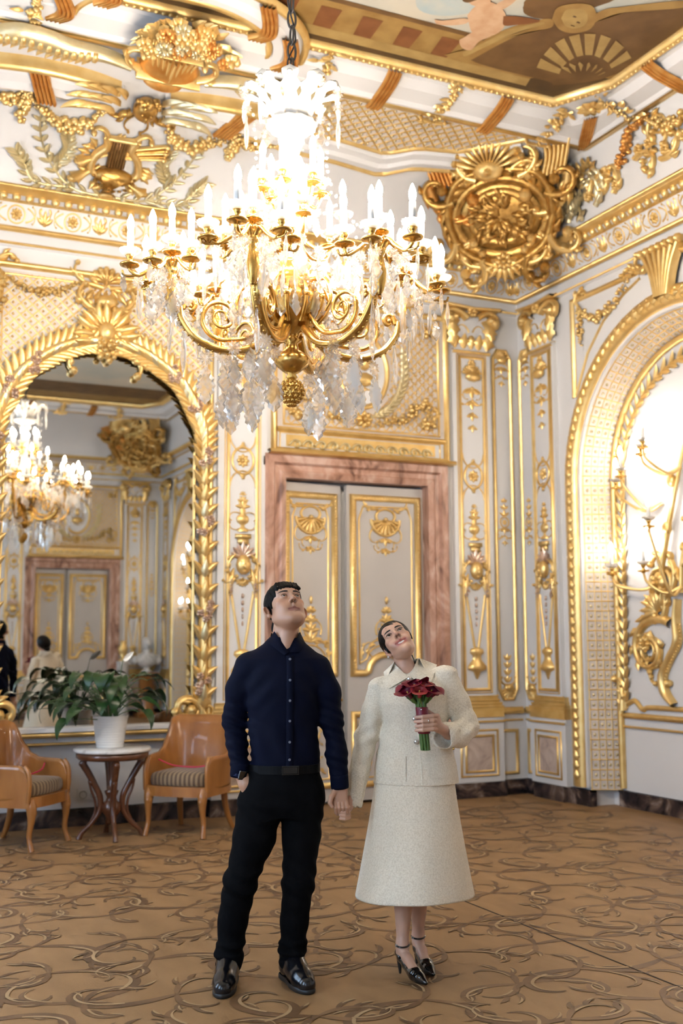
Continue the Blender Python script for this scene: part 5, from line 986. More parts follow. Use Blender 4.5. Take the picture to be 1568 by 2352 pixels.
    for r, z, kk in ((.54, .44, [2]), (.43, .27, [0]), (.30, .25, [3, 0])): hang(Q(r, z-.01), kk, None, 1.25)
    for j in range(4):
        b = a+(j-1.5)*pi/12
        if min(abs((b+.39+k_+pi) % (2*pi)-pi) for k_ in (0, pi)) < .42: continue
        hang(P3(.22+.12*(j % 2), b, .36-.08*(j % 2)), rnd.choice(([0], [1, 0], [3, 0], [0])), None, 1.18)
    for j in range(3):
        b = a+(j-1)*pi/9; hang(P3(.17, b, .62), [rnd.choice((0, 1))], None, .95); hang(P3(.34+.1*(j % 2), b, .72), rnd.choice(([0], [1, 3], [2, 1])), None, 1.0)
    # upper tier
    b = a+pi/6; m = MB(); S4 = spl([P3(.05, b, .86), P3(.14, b, .80), P3(.24, b, .82), P3(.27, b, .88)], 20); m.tube(S4, .011, 7); m.obj('upper_branch', BRASS, AR); candle(AR, P3(.27, b, .89)); hang(P3(.24, b, .81), [0], None, 1); hang(P3(.15, b, .80), [1], None, 1)
    m = MB(); S5 = spl([P3(.05, a, 1.10), P3(.12, a, 1.04), P3(.155, a, 1.10)], 14); m.tube(S5, .009, 7); m.obj('upper_branch', BRASS, AR); candle(AR, P3(.155, a, 1.11)); hang(P3(.13, a, 1.05), [1], None, .9)
    for j in range(2):
        b2 = a+j*pi/6; S6 = spl([P3(.20, b2, 1.50), P3(.19, b2, 1.20), P3(.30, b2, .95), P3(.48, b2, .80)], 24)
        for i in range(0, len(S6), 2): put(BEAD, 'bead_crystal', CH, S6[i], (0, 0, 0), 1.1)
# wall sconces inside the arches -----------------------------------------
def sconce(sgn, y0, label):
    E_ = empty('wall_sconce', label, 'sconce', 'gilt wall sconces', loc=(XR+.24, y0, 1.95))
    def B(dy, z, o): return A(-o, sgn*dy, z-1.95)
    cl = [((.94, 2.05), (.86, 2.03)), ((.84, 2.79), (.70, 2.87)), ((.52, 2.04), (.36, 2.40)), ((.50, 3.04), (.40, 3.08))]
    for k, cs in enumerate(cl):
        root = [(.52, 1.94), (.45, 2.62), (.25, 1.9), (.20, 2.9)][k]
        m = MB()
        for j, (dy, z) in enumerate(cs):
            o = .20+.06*j; m.tube(spl([B(root[0], root[1], .03), B(root[0]+(dy-root[0])*.35, root[1]-.05, .12), B(root[0]+(dy-root[0])*.8, z-.10, o), B(dy, z-.015, o)], 20), [.016, .009], 7); candle(E_, B(dy, z, o), 1.05, True, (0, 0, 0), SBL)
        m.obj('sconce_arm', GOLD, E_)
    m = MB(); m.tube([B(.47, 1.80, .02), B(.46, 2.1, .05), B(.30, 2.6, .05), B(.15, 3.1, .03)], [.025, .028, .02, .012], 8)
    for z in (1.95, 2.4, 2.8): m.blob(B(.47-.2*(z-1.95), z, .05), (.035, .05, .06), 8, 6)
    m.obj('back_plate', GOLD, E_)
sconce(1, AC, 'gilded many-armed candle sconce on the white panel inside the arch'); sconce(-1, 5.3-AC, 'gilded candle sconce seen glowing at the right edge of the mirror')
# ================================================================== furniture
def stripes(name, c1, c2, scale, axis='X', rough=.75):
    m = bpy.data.materials.new(name); m.use_nodes = True; N = m.node_tree.nodes; L = m.node_tree.links; b = N['Principled BSDF']; b.inputs['Roughness'].default_value = rough; b.inputs['Sheen Weight'].default_value = .2
    tc = N.new('ShaderNodeTexCoord'); wv = N.new('ShaderNodeTexWave'); wv.bands_direction = axis; wv.inputs['Scale'].default_value = scale; wv.inputs['Distortion'].default_value = .3; r = N.new('ShaderNodeValToRGB')
    r.color_ramp.elements[0].position = .42; r.color_ramp.elements[1].position = .58; r.color_ramp.elements[0].color = (*c1, 1); r.color_ramp.elements[1].color = (*c2, 1)
    L.new(tc.outputs['Object'], wv.inputs['Vector']); L.new(wv.outputs['Color'], r.inputs[0]); L.new(r.outputs[0], b.inputs['Base Color']); MATS[name] = m; return m
BIRCH = mat('karelian_birch_veneer', (0.25, 0.090, 0.020), .28, c2=(0.40, 0.170, 0.045), scale=7, stretch=(1, 1, .35), detail=6, coat=.3, ramp=(.3, .7))
STRP = stripes('striped_brown_upholstery', (0.10, 0.06, 0.035), (0.26, 0.18, 0.10), 8.5)
MAHO = mat('dark_mahogany', (0.075, 0.024, 0.010), .28, c2=(0.13, 0.045, 0.018), scale=9, stretch=(1, 1, .3), coat=.3)
def make_chair(label, loc, rz):
    C_ = empty('tub_armchair', label, 'armchair', 'birch tub armchairs', loc=loc, rz=rz)
    hp = spl([(0, .265), (.14, .262), (.215, .235), (.255, .15), (.265, .02), (.262, -.12), (.255, -.235)], 60); d = np.concatenate([[0], np.cumsum(np.linalg.norm(np.diff(hp, axis=0), axis=1))]); sN = d/d[-1]
    def top(s): return float(np.interp(s, [0, .30, .37, .40, .44, .52, .62, .9, .96, 1.0], [.875, .875, .85, .80, .72, .635, .60, .595, .565, .48]))
    for sg in (1, -1):
        pass
    full = np.vstack([(hp*A(-1, 1))[::-1], hp[1:]]); sf = np.concatenate([sN[::-1], sN[1:]]); T = np.gradient(full, axis=0); T /= np.linalg.norm(T, axis=1)[:, None]; nr = np.stack([T[:, 1], -T[:, 0]], -1)
    n = len(full); zs = np.linspace(0, 1, 9); G = np.zeros((n, 18, 3))
    for i in range(n):
        tz = top(sf[i]); lean = np.interp(sf[i], [0, .3, .6, 1], [.10, .09, .03, 0])
        for j, q in enumerate(zs):
            z = .34+(tz-.34)*q; o = lean*q**1.5; ear = .035*math.exp(-((sf[i]-.335)/.05)**2)*max(0, (z-.70)/.17); dirx = full[i]/np.linalg.norm(full[i])
            c = full[i]+dirx*(o+ear)
            G[i, j] = (*(c+nr[i]*.013), z); G[i, 17-j] = (*(c-nr[i]*.013), z)
    m = MB(); m.grid(G, cv=True); m.add(G[0], [tuple(range(18))]); m.add(G[-1], [tuple(range(18))]); m.obj('barrel_back', BIRCH, C_)
    fr = np.vstack([full, [(.15, -.265), (0, -.275), (-.15, -.265)]]); m = MB(); k = len(fr); Gs = np.zeros((k, 4, 3))
    for i in range(k):
        for j, (sc_, z) in enumerate([(.93, .30), (1.05, .30), (1.05, .375), (.93, .375)]): Gs[i, j] = (*(fr[i]*sc_), z)
    m.grid(Gs, cu=True, cv=True); m.add(np.c_[fr*.95, np.full(k, .37)], [tuple(range(k))]); m.obj('seat_rail', BIRCH, C_, smooth=False)
    m = MB(); t = np.linspace(-pi/2, pi/2, 9); Gc = np.zeros((11, k, 3)); q = np.vstack([hp[::-1]*A(-1, 1), hp[1:], [(.13, -.262), (0, -.27), (-.13, -.262)]])*.90
    for i, (s_, z) in enumerate([(.97, .375), (1.0, .39), (1.01, .415), (1.0, .44), (.97, .458), (.9, .470), (.75, .478), (.5, .484), (.3, .487), (.1, .488), (0.001, .488)]): Gc[i] = np.c_[q*s_, np.full(k, z)]
    m.grid(Gc, cv=True); m.obj('striped_cushion', STRP, C_)
    for sx in (-1, 1):
        m = MB(); S = spl([(sx*.225, -.225, .36), (sx*.228, -.245, .28), (sx*.23, -.245, .20), (sx*.235, -.235, .10), (sx*.245, -.265, .0)], 20); m.tube(S, [.034, .040, .036, .028, .022, .02, .019, .022], 8); m.blob((sx*.225, -.262, .265), (.026, .022, .03), 8, 6); m.obj('leg', BIRCH, C_)
        m = MB(); S = spl([(sx*.19, .20, .34), (sx*.20, .21, .2), (sx*.215, .25, .08), (sx*.23, .29, 0)], 14); m.tube(S, [.03, .026, .022, .02], 8); m.obj('leg', BIRCH, C_)
        m = MB(); m.tube(spl([(sx*.262, -.236, .34), (sx*.262, -.245, .45), (sx*.262, -.236, .54), (sx*.262, -.20, .59)], 16), .017, 8); m.obj('arm_edge', BIRCH, C_)
    m = MB(); m.tube(spl([(-.255, -.05, .55), (-.12, -.06, .51), (.05, -.05, .50), (.18, -.06, .52), (.255, -.04, .56)], 24), .0055, 6); m.obj('barrier_cord', mat('pink_cord', (.62, .03, .10), .6), C_)
make_chair('birch tub armchair with striped seat, cut off by the picture\'s edge', (1.36, 8.55, 0), math.atan2(.74, .67)); make_chair('birch tub armchair with striped seat, between the round table and the man', (2.645, 8.52, 0), math.atan2(-.70, .71))
# round table
TX, TY = 2.035, 8.55
TB = empty('round_side_table', 'round mahogany side table with white marble top and scrolled legs', 'table', loc=(TX, TY, 0))
MB().lathe([(0, .64), (.285, .64), (.292, .648), (.292, .66), (.285, .668), (0, .668)], 40).obj('marble_top', MTOP, TB)
MB().lathe([(0, .585), (.25, .585), (.27, .60), (.272, .635), (0, .64)], 40).obj('apron', MAHO, TB)
MB().lathe([(0, .10), (.03, .11), (.045, .16), (.075, .20), (.08, .24), (.045, .27), (.035, .30), (.05, .33), (.055, .345), (.03, .36), (.028, .45), (.035, .52), (.04, .59)], 16).obj('turned_post', MAHO, TB)
for k in range(4):
    a = k*pi/2+.35+YAW*-1; ca, sa = math.cos(a), math.sin(a); Q = lambda r, z: A(r*ca, r*sa, z); m = MB()
    m.tube(spl([Q(.205, .585), Q(.215, .55), Q(.185, .50), Q(.13, .40), Q(.085, .30), Q(.09, .20), Q(.15, .11), Q(.215, .05), Q(.24, .0)], 40), [.022, .028, .026, .024, .024, .022, .020, .018, .022], 8); m.blob(Q(.225, .555), .026, 8, 6); m.blob(Q(.155, .415), .022, 8, 6)
    m.tube(spl([Q(.17, .43), Q(.155, .36), Q(.125, .28), Q(.12, .2), Q(.15, .13)], 20), .010, 6); m.obj('scroll_leg', MAHO, TB)
# pot plant
PO = empty('potted_plant', 'leafy green plant in a white ribbed pot on the marble tabletop', 'plant', loc=(TX-.02, TY, .668))
POTM = mat('white_ceramic', (.72, .71, .69), .4); pr = [(0, .0), (.098, .0)]
for k in range(12): z = .008+k*.019; r = .100+.032*z/.23; pr += [(r, z), (r+.0028, z+.007), (r, z+.015)]
pr += [(.135, .235), (.137, .24), (.128, .24), (.12, .20), (0, .20)]; MB().lathe(pr, 36).obj('pot', POTM, PO); MB().lathe([(.122, .205), (.08, .215), (0, .212)], 20).obj('soil', mat('soil', (.03, .02, .012), .9), PO)
LEAF = mat('leaf_green', (.009, .034, .009), .35, c2=(.019, .058, .014), scale=14, spec=.4); STEM = mat('stem_green', (.05, .10, .03), .5); R_ = random.Random(21)
def plant_leaf(az, reach, top, L, W, droop, k):
    ca, sa = math.cos(az), math.sin(az); Q = lambda r, z: A(r*ca, r*sa, z); b = Q(.03, .21); e = Q(reach, top)
    S = spl([b, Q(reach*.35, .21+(top-.21)*.65), Q(reach*.75, top*1.0+.01), e], 16); g = empty('leaf_stalk'); MB().tube(S, [.0045, .003], 5).obj('stalk', STEM, PO)
    bpy.data.objects.remove(g)
    m = 10; t = np.linspace(0, 1, m); el = .25-droop*t; st = L/(m-1); rr = reach+np.concatenate([[0], np.cumsum(np.cos(el[:-1])*st)]); zz = top+np.concatenate([[0], np.cumsum(np.sin(el[:-1])*st)])
    wd = W/2*np.sin(pi*np.clip(t, 0.02, 1)**.72)**.85; wd[-1] = .0008; q = np.linspace(-1, 1, 7); G = np.zeros((m, 7, 3)); tw = R_.uniform(-.5, .5)
    for i in range(m):
        for j in range(7):
            lat = q[j]*wd[i]; z = zz[i]+abs(q[j])*wd[i]*.28+lat*tw*.6+.004*math.sin(t[i]*14+q[j]*3); G[i, j] = (rr[i]*ca-sa*lat, rr[i]*sa+ca*lat, z)
    MB().grid(G).obj('leaf', LEAF, PO)
for k in range(40):
    az = R_.uniform(0, 2*pi)
    if k % 3 == 0: az = pi+R_.uniform(-.8, .8)
    lft = max(0, -math.cos(az)); reach = R_.uniform(.10, .30)+.16*lft*R_.random(); tp = R_.uniform(.28, .58)-.25*max(0, reach-.25)
    plant_leaf(az, reach, tp, R_.uniform(.18, .27), R_.uniform(.085, .125), R_.uniform(1.2, 2.6), k)
for az, reach, tp, dr in ((pi+.15, .50, .36, 2.4), (pi-.25, .40, .33, 2.6), (pi+.5, .36, .22, 2.2), (.3, .34, .40, 2.3), (-.5, .30, .36, 2.4)): plant_leaf(az, reach, tp, .24, .105, dr, 0)
m = MB(); S = spl([(.02, 0, .22), (.06, .02, .45), (.10, .04, .66)], 12); m.tube(S, .003, 5); m.obj('flower_stalk', STEM, PO)
m = MB(); m.leaf(0, 0, 0, .10, .05, .3, .01, .02); m.obj('white_spathe', POTM, PO, lambda V: np.array(PO.location)+np.stack([.10+V[:, 0]*.9, .04+V[:, 2], .66+V[:, 1]+V[:, 0]*.5], -1))
# double socket
SK = empty('wall_socket', 'white double power socket low on the wall behind the round table', 'socket', loc=(2.0, YB, .24)); slab(BACK, 'plate', 1.91, .20, 2.09, .285, 0, .012, MATS['white_plastic'], SK)
for x in (1.955, 2.045): o = MB().lathe([(.03, 0), (.032, .004), (.028, .004), (.024, -.004), (0, -.004)], 20); o.obj('socket_well', mat('grey_plastic', (.35, .35, .34), .5), SK, lambda V, x=x: np.stack([x+V[:, 0], YB-.0125-V[:, 2], .2425+V[:, 1]], -1))
# bust on a pedestal, seen in the mirror
PD = empty('wooden_pedestal', 'orange birch pedestal under the bust, seen in the mirror', 'pedestal', loc=(5.85, YF+.42, 0)); MB().box((-.2, -.2, 0), (.2, .2, .08)).obj('plinth', BIRCH, PD, smooth=False); MB().lathe([(.0, .08), (.17, .08), (.16, .10), (.15, .12), (.15, .78), (.17, .80), (.18, .82), (0, .82)], 28).obj('column', BIRCH, PD); MB().box((-.19, -.19, .82), (.19, .19, .87)).obj('cap', BIRCH, PD, smooth=False)
BU = empty('marble_bust', 'white marble bust on the birch pedestal, seen in the mirror', 'bust', loc=(5.85, YF+.42, .87)); MB().lathe([(0, 0), (.11, 0), (.11, .03), (.06, .06), (.055, .11), (.09, .13), (0, .13)], 24).obj('socle', MTOP, BU)
m = MB(); m.blob((0, 0, .25), (.25, .13, .15), 18, 12); m.tube([(0, 0, .30), (0, .01, .46)], [.09, .065], 12); m.blob((0, .02, .56), (.085, .105, .12), 16, 12); m.blob((0, .125, .545), (.016, .025, .03), 8, 6); m.blob((0, -.02, .60), (.095, .10, .10), 14, 10)
for s in (-1, 1): m.blob((s*.23, 0, .24), (.09, .10, .10), 12, 8)
m.obj('figure', MTOP, BU)
CK = empty('gilt_clock', 'small gilded vase standing beside the marble bust in the mirror', 'vase', loc=(5.36, YF+.45, .0)); MB().lathe([(0, .0), (.14, 0), (.14, .06), (.12, .08), (.12, 1.06), (.14, 1.10), (0, 1.10)], 24).obj('stand', MTOP, CK); MB().lathe([(0, 1.10), (.08, 1.10), (.08, 1.13), (.03, 1.16), (.09, 1.28), (.10, 1.36), (.05, 1.44), (.06, 1.5), (0, 1.5)], 20).obj('vase', GOLD, CK); CK.name = 'gilt_vase'
# ================================================================== people: smooth distance fields turned into meshes
def rot(ax, a):
    c, s = math.cos(a), math.sin(a)
    return A(*{'x': ((1, 0, 0), (0, c, -s), (0, s, c)), 'y': ((c, 0, s), (0, 1, 0), (-s, 0, c)), 'z': ((c, -s, 0), (s, c, 0), (0, 0, 1))}[ax])
class SDF:
    def __init__(s): s.p = []
    def _a(s, lo, hi, fn, k, op): s.p.append((A(*lo), A(*hi), fn, k, op)); return s
    def cone(s, a, b, ra, rb, k=.012, op='u'):
        a, b = A(*a), A(*b); ab = b-a; L2 = ab@ab+1e-12; R_ = max(ra, rb)
        def fn(X, Y, Z):
            t = np.clip(((X-a[0])*ab[0]+(Y-a[1])*ab[1]+(Z-a[2])*ab[2])/L2, 0, 1)
            return np.sqrt((X-a[0]-ab[0]*t)**2+(Y-a[1]-ab[1]*t)**2+(Z-a[2]-ab[2]*t)**2)-(ra+(rb-ra)*t)
        return s._a(np.minimum(a, b)-R_, np.maximum(a, b)+R_, fn, k, op)
    def chain(s, pts, k=.012, op='u'):
        for p, q in zip(pts[:-1], pts[1:]): s.cone(p[:3], q[:3], p[3], q[3], k, op)
        return s
    def ell(s, c, r, M=None, k=.01, op='u'):
        c, r = A(*c), A(*r); R_ = r.max()
        def fn(X, Y, Z):
            q = [X-c[0], Y-c[1], Z-c[2]]
            if M is not None: q = [M[0, j]*q[0]+M[1, j]*q[1]+M[2, j]*q[2] for j in range(3)]
            k0 = np.sqrt((q[0]/r[0])**2+(q[1]/r[1])**2+(q[2]/r[2])**2); k1 = np.sqrt((q[0]/r[0]**2)**2+(q[1]/r[1]**2)**2+(q[2]/r[2]**2)**2)
            return k0*(k0-1)/(k1+1e-9)
        return s._a(c-R_, c+R_, fn, k, op)
    def box(s, lo, hi, rd=.005, k=.004, op='u', M=None, c0=None):
        lo, hi = A(*lo), A(*hi); c, h = (lo+hi)/2, (hi-lo)/2-rd
        def fn(X, Y, Z):
            q = [X-c[0], Y-c[1], Z-c[2]]
            if M is not None: q = [M[0, j]*q[0]+M[1, j]*q[1]+M[2, j]*q[2] for j in range(3)]
            d = [abs(q[j])-h[j] for j in range(3)]
            return np.sqrt(sum(np.maximum(e, 0)**2 for e in d))+np.minimum(np.maximum(np.maximum(d[0], d[1]), d[2]), 0)-rd
        R_ = np.linalg.norm(h)+rd if M is not None else None
        return s._a(c-R_ if R_ else lo, c+R_ if R_ else hi, fn, k, op)
    def loft(s, T, k=.02, op='u'):
        """rows of z, cx, cy, rx, ry"""
        T = A(*T); m = max(T[:, 3].max(), T[:, 4].max())+.05
        def fn(X, Y, Z):
            cx, cy_, rx, ry = [np.interp(Z, T[:, 0], T[:, j]) for j in range(1, 5)]
            q = np.sqrt(((X-cx)/rx)**2+((Y-cy_)/ry)**2); d = (q-1)*np.minimum(rx, ry)*1.05; dz = np.maximum(T[0, 0]-Z, Z-T[-1, 0])
            return np.where(dz > 0, np.sqrt(np.maximum(d, 0)**2+dz**2), np.maximum(d, dz))
        return s._a((T[:, 1].min()-m, T[:, 2].min()-m, T[0, 0]), (T[:, 1].max()+m, T[:, 2].max()+m, T[-1, 0]), fn, k, op)
    @staticmethod
    def _mix(F, d, k, op):
        if op == 's': d = -d; h = np.clip(.5-.5*(d-F)/k, 0, 1) ; return d+(F-d)*h+k*h*(1-h) if k > 1e-6 else np.maximum(F, d)
        if op == 'i': return np.maximum(F, d)
        h = np.clip(.5+.5*(d-F)/k, 0, 1); return d+(F-d)*h-k*h*(1-h)
    def at(s, P):
        P = np.asarray(P, float).reshape(-1, 3); F = np.full(len(P), .2)
        for lo, hi, fn, k, op in s.p: F = s._mix(F, fn(P[:, 0], P[:, 1], P[:, 2]), k, op)
        return F
    def hit(s, p, d, step=.0012, n=300):
        p, d = A(*p), A(*d)/np.linalg.norm(d); Q = p+d*np.arange(n)[:, None]*step; f = s.at(Q); i = np.argmax(f < 0)
        return Q[i] if f[i] < 0 else Q[-1]
    def mesh(s, xs, ys, zs, wr=None):
        F = np.full((len(xs), len(ys), len(zs)), .2, np.float32); ax = (xs, ys, zs)
        for lo, hi, fn, k, op in s.p:
            sl = []
            for j in range(3):
                mg = k+.012; i0 = max(0, np.searchsorted(ax[j], lo[j]-mg)-1); i1 = min(len(ax[j]), np.searchsorted(ax[j], hi[j]+mg)+1); sl.append(slice(i0, max(i0, i1)))
            if op == 'i': sl = [slice(None)]*3
            X, Y, Z = xs[sl[0]][:, None, None], ys[sl[1]][None, :, None], zs[sl[2]][None, None, :]
            sub = F[tuple(sl)]
            if sub.size == 0: continue
            F[tuple(sl)] = s._mix(sub, fn(X, Y, Z), k, op)
        if wr is not None: F += wr(xs[:, None, None], ys[None, :, None], zs[None, None, :]).astype(np.float32)
        return nets(F, xs, ys, zs)
def nets(F, xs, ys, zs):
    S = F < 0; a, b, c = F.shape; cnt = np.zeros((a-1, b-1, c-1), np.int8)
    offs = [(i, j, k) for i in (0, 1) for j in (0, 1) for k in (0, 1)]
    for i, j, k in offs: cnt += S[i:a-1+i, j:b-1+j, k:c-1+k]
    act = (cnt > 0) & (cnt < 8); I = np.argwhere(act); idx = np.full(act.shape, -1, np.int64); idx[act] = np.arange(len(I))
    val = {o: F[I[:, 0]+o[0], I[:, 1]+o[1], I[:, 2]+o[2]] for o in offs}; pos = {o: np.stack([xs[I[:, 0]+o[0]], ys[I[:, 1]+o[1]], zs[I[:, 2]+o[2]]], -1) for o in offs}
    acc = np.zeros((len(I), 3)); n = np.zeros(len(I))
    for o in offs:
        for d in range(3):
            if o[d]: continue
            q = list(o); q[d] = 1; q = tuple(q); va, vb = val[o], val[q]; m = (va < 0) != (vb < 0); t = np.where(m, va/(va-vb+1e-12), 0)
            acc += np.where(m[:, None], pos[o]+(pos[q]-pos[o])*t[:, None], 0); n += m
    V = acc/np.maximum(n, 1)[:, None]; Q = []
    E = np.argwhere(S[:-1, 1:-1, 1:-1] != S[1:, 1:-1, 1:-1]); i, j, k = E[:, 0], E[:, 1]+1, E[:, 2]+1; f = np.stack([idx[i, j-1, k-1], idx[i, j, k-1], idx[i, j, k], idx[i, j-1, k]], -1); fl = S[i, j, k]; f[~fl] = f[~fl][:, ::-1]; Q.append(f)
    E = np.argwhere(S[1:-1, :-1, 1:-1] != S[1:-1, 1:, 1:-1]); i, j, k = E[:, 0]+1, E[:, 1], E[:, 2]+1; f = np.stack([idx[i-1, j, k-1], idx[i-1, j, k], idx[i, j, k], idx[i, j, k-1]], -1); fl = S[i, j, k]; f[~fl] = f[~fl][:, ::-1]; Q.append(f)
    E = np.argwhere(S[1:-1, 1:-1, :-1] != S[1:-1, 1:-1, 1:]); i, j, k = E[:, 0]+1, E[:, 1]+1, E[:, 2]; f = np.stack([idx[i-1, j-1, k], idx[i, j-1, k], idx[i, j, k], idx[i-1, j, k]], -1); fl = S[i, j, k]; f[~fl] = f[~fl][:, ::-1]; Q.append(f)
    Q = np.vstack(Q); mb = MB(); Q = Q[(Q >= 0).all(1)]; mb.add(V, Q); return mb
def axis(*seg):
    o = []
    for a, b, st in seg: o.append(np.arange(a, b-1e-9, st))
    return np.concatenate(o+[[seg[-1][1]]])
def uni(a, b, st): return np.arange(a, b+st, st)
# ------------------------------------------------------------------ head, shared by both
class Head:
    def __init__(s, c, R_, k): s.c, s.R, s.k = A(*c), R_, k
    def P(s, x, y, z): return s.c+s.k*(s.R@A(x, y, z))
    def inv(s, V): return ((V-s.c)/s.k)@s.R
def add_head(D, H, smile, fem):
    k = H.k; e = lambda c, r, kk=.012, op='u', M=None: D.ell(H.P(*c), A(*r)*k, H.R if M is None else H.R@M, kk*k, op)
    cn = lambda a, b, ra, rb, kk=.008, op='u': D.cone(H.P(*a), H.P(*b), ra*k, rb*k, kk*k, op)
    e((0, .012, .045), (.074, .094, .080)); e((0, -.030, -.012), (.067 if not fem else .062, .058, .088), .02); e((0, -.038, -.058), (.056 if not fem else .039, .048, .052), .02)
    jw = .050 if not fem else .040
    for s in (-1, 1):
        cn((s*jw, .004, -.048), (s*(.020 if not fem else .012), -.068, -.096), .022 if not fem else .017, .020 if not fem else .016, .03); e((s*.042, -.058, -.008), (.021, .018, .017), .018); e((s*.030, -.068, -.040), (.020, .016, .02), .018)
        cn((s*.012, -.082, .034), (s*.042, -.070, .032), .0095, .008, .012)
    cw = .012 if not fem else .005; cn((-cw, -.078, -.100), (cw, -.078, -.100), .0165, .0165, .014); e((0, -.052, .055), (.055, .036, .045), .02)
    for s in (-1, 1): e((s*.031, -.099, .012), (.019, .020, .0115), .010, 's'); e((s*.016, -.098, .014), (.008, .012, .010), .008, 's')
    nw = .95 if not fem else .85
    cn((0, -.086, .022), (0, -.107, -.015), .0075*nw, .0100*nw, .010); e((0, -.109, -.017), (.0112*nw, .0105, .0090), .006)
    for s in (-1, 1): e((s*.0130*nw, -.098, -.022), (.0080*nw, .011, .0078), .005); e((s*.0068, -.1040, -.0290), (.0046, .0068, .0056), .002, 's')
    cn((0, -.094, -.034), (0, -.093, -.047), .005, .006, .006)
    mw = .031 if not smile else .031; zc = -.0590; up = .008 if smile else 0
    for s in (-1, 1):
        cn((s*mw, -.079, zc+up), (s*.006, -.0905, zc+.0055+(.002 if smile else 0)), .0026, .0046, .004); cn((s*mw*.85, -.080, zc-.003+up), (0, -.0890, zc-.0080-(.0085 if smile else 0)), .0028, .0058, .004)
        if smile: e((s*.040, -.066, -.036), (.017, .014, .016), .012)
        pass
    if smile:
        for s in (-1, 1): cn((s*.0275, -.0840, zc+up*.85), (0, -.0975, zc-.0022), .0040, .0102, .002, 's')
    else:
        for s in (-1, 1): cn((s*.029, -.0825, zc-.0005), (0, -.0985, zc+.0005), .0014, .0030, .002, 's')
    for s in (-1, 1):
        e((s*.0315, -.0745, .0125), (.0155, .0150, .0148), .004)
        e((s*.0315, -.0925, .0125), (.0135, .0080, .0050 if not fem else .0066), .003, 's', rot('y', s*.10))
        if fem and s > 0: continue
        M = rot('z', s*(1.0 if not fem else .35)); ex = .084 if not fem else .073; e((s*ex, .016, -.004), (.0095, .022, .033), .006, 'u', M); e((s*(ex+.004), .006, .003), (.007, .012, .019), .004, 's', M); e((s*(ex-.004), .006, -.028), (.008, .010, .011), .006, 'u', M)
EYEW = mat('eye_white', (.62, .58, .54), .15, coat=.5); IRIS = mat('dark_iris', (.025, .012, .006), .12, coat=.5); BROW = mat('dark_brows', (.012, .008, .006), .7); LASH = BROW
def add_eyes(H, par, D, gaze=(0, .12), fem=False):
    for s in (-1, 1):
        c = H.P(s*.0315, -.0750, .0125); r = .0135*H.k; e = MB().blob((0, 0, 0), r, 14, 10).obj('eyeball', EYEW, par); e.location = c
        g = H.R@A(gaze[0], -1, gaze[1]); g /= np.linalg.norm(g); m = MB(); u = np.cross(g, A(0, 0, 1)); u /= np.linalg.norm(u); v = np.cross(u, g); q = np.linspace(0, .50 if not fem else .60, 5); a = np.arange(14)*2*pi/14; G = np.zeros((5, 14, 3))
        for i in range(5): G[i] = r*1.025*(math.cos(q[i])*g+math.sin(q[i])*(np.cos(a)[:, None]*u+np.sin(a)[:, None]*v))
        m.grid(G, cv=True); m.obj('iris', IRIS, e)
        b = []
        for t in np.linspace(0, 1, 9): b.append(D.hit(H.P(s*(.012+.040*t), -.125, .033+.007*math.sin(t*2.2)-.004*t), H.R@A(0, 1, 0)))
        MB().tube(b, A(.0028, .0040, .0042, .0040, .0034, .0024, .001)*H.k, 6).obj('eyebrow', BROW, par)
        l = [H.P(s*.0315+.0145*math.cos(a), -.0925+.006*abs(math.cos(a))**2, .0125+.0052*math.sin(a)) for a in np.linspace(.15, pi-.15, 9)]; MB().tube(l, (.0011 if not fem else .0019)*H.k, 5).obj('eyelashes', LASH, par)
def face_color(H, base, lip, blush, fem):
    base, lip, blush = A(*base), A(*lip), A(*blush)
    def f(V):
        q = H.inv(V); c = np.tile(base, (len(V), 1)); c *= (1+.05*np.sin(V[:, :1]*90)*np.sin(V[:, 2:]*70))
        def mixin(w_, cc): c[:] = c*(1-w_[:, None])+cc*w_[:, None]
        g = lambda cx, cy_, cz, sx, sy, sz: np.exp(-((q[:, 0]-cx)/sx)**2-((q[:, 1]-cy_)/sy)**2-((q[:, 2]-cz)/sz)**2)
        for s in (-1, 1): mixin(.45*g(s*.042, -.06, -.02, .022, .03, .02), blush); mixin(.35*g(s*.08, .01, -.005, .02, .03, .03), blush)
        mixin(.3*g(0, -.11, -.024, .014, .02, .012), blush)
        w_ = np.clip(1.6*np.exp(-((np.abs(q[:, 0])/(.027 if not fem else .031))**4)-((q[:, 2]+.0605-(.25*np.abs(q[:, 0]) if fem else 0))/(.0095 if not fem else .0150))**4), 0, 1)*(q[:, 1] < -.072); mixin(w_*.85, lip)
        for s in (-1, 1): mixin(.97*g(s*.0068, -.103, -.0275, .0050, .009, .0055), base*.05); mixin((.25 if not fem else .5)*g(s*.0315, -.088, .0165, .016, .012, .007), base*.45)  # shade inside the nostrils is put into the skin colour
        if not fem: mixin(.22*g(0, -.08, -.085, .05, .03, .03), A(.16, .11, .09)); mixin(.18*g(0, -.095, -.047, .02, .02, .006), A(.16, .11, .09))
        return c
    return f
def skinmat(name):
    m = mat(name, (.5, .3, .2), .42, attr='tint', sss=.12, bump=.05, bscale=300); return m
SKIN = skinmat('skin')
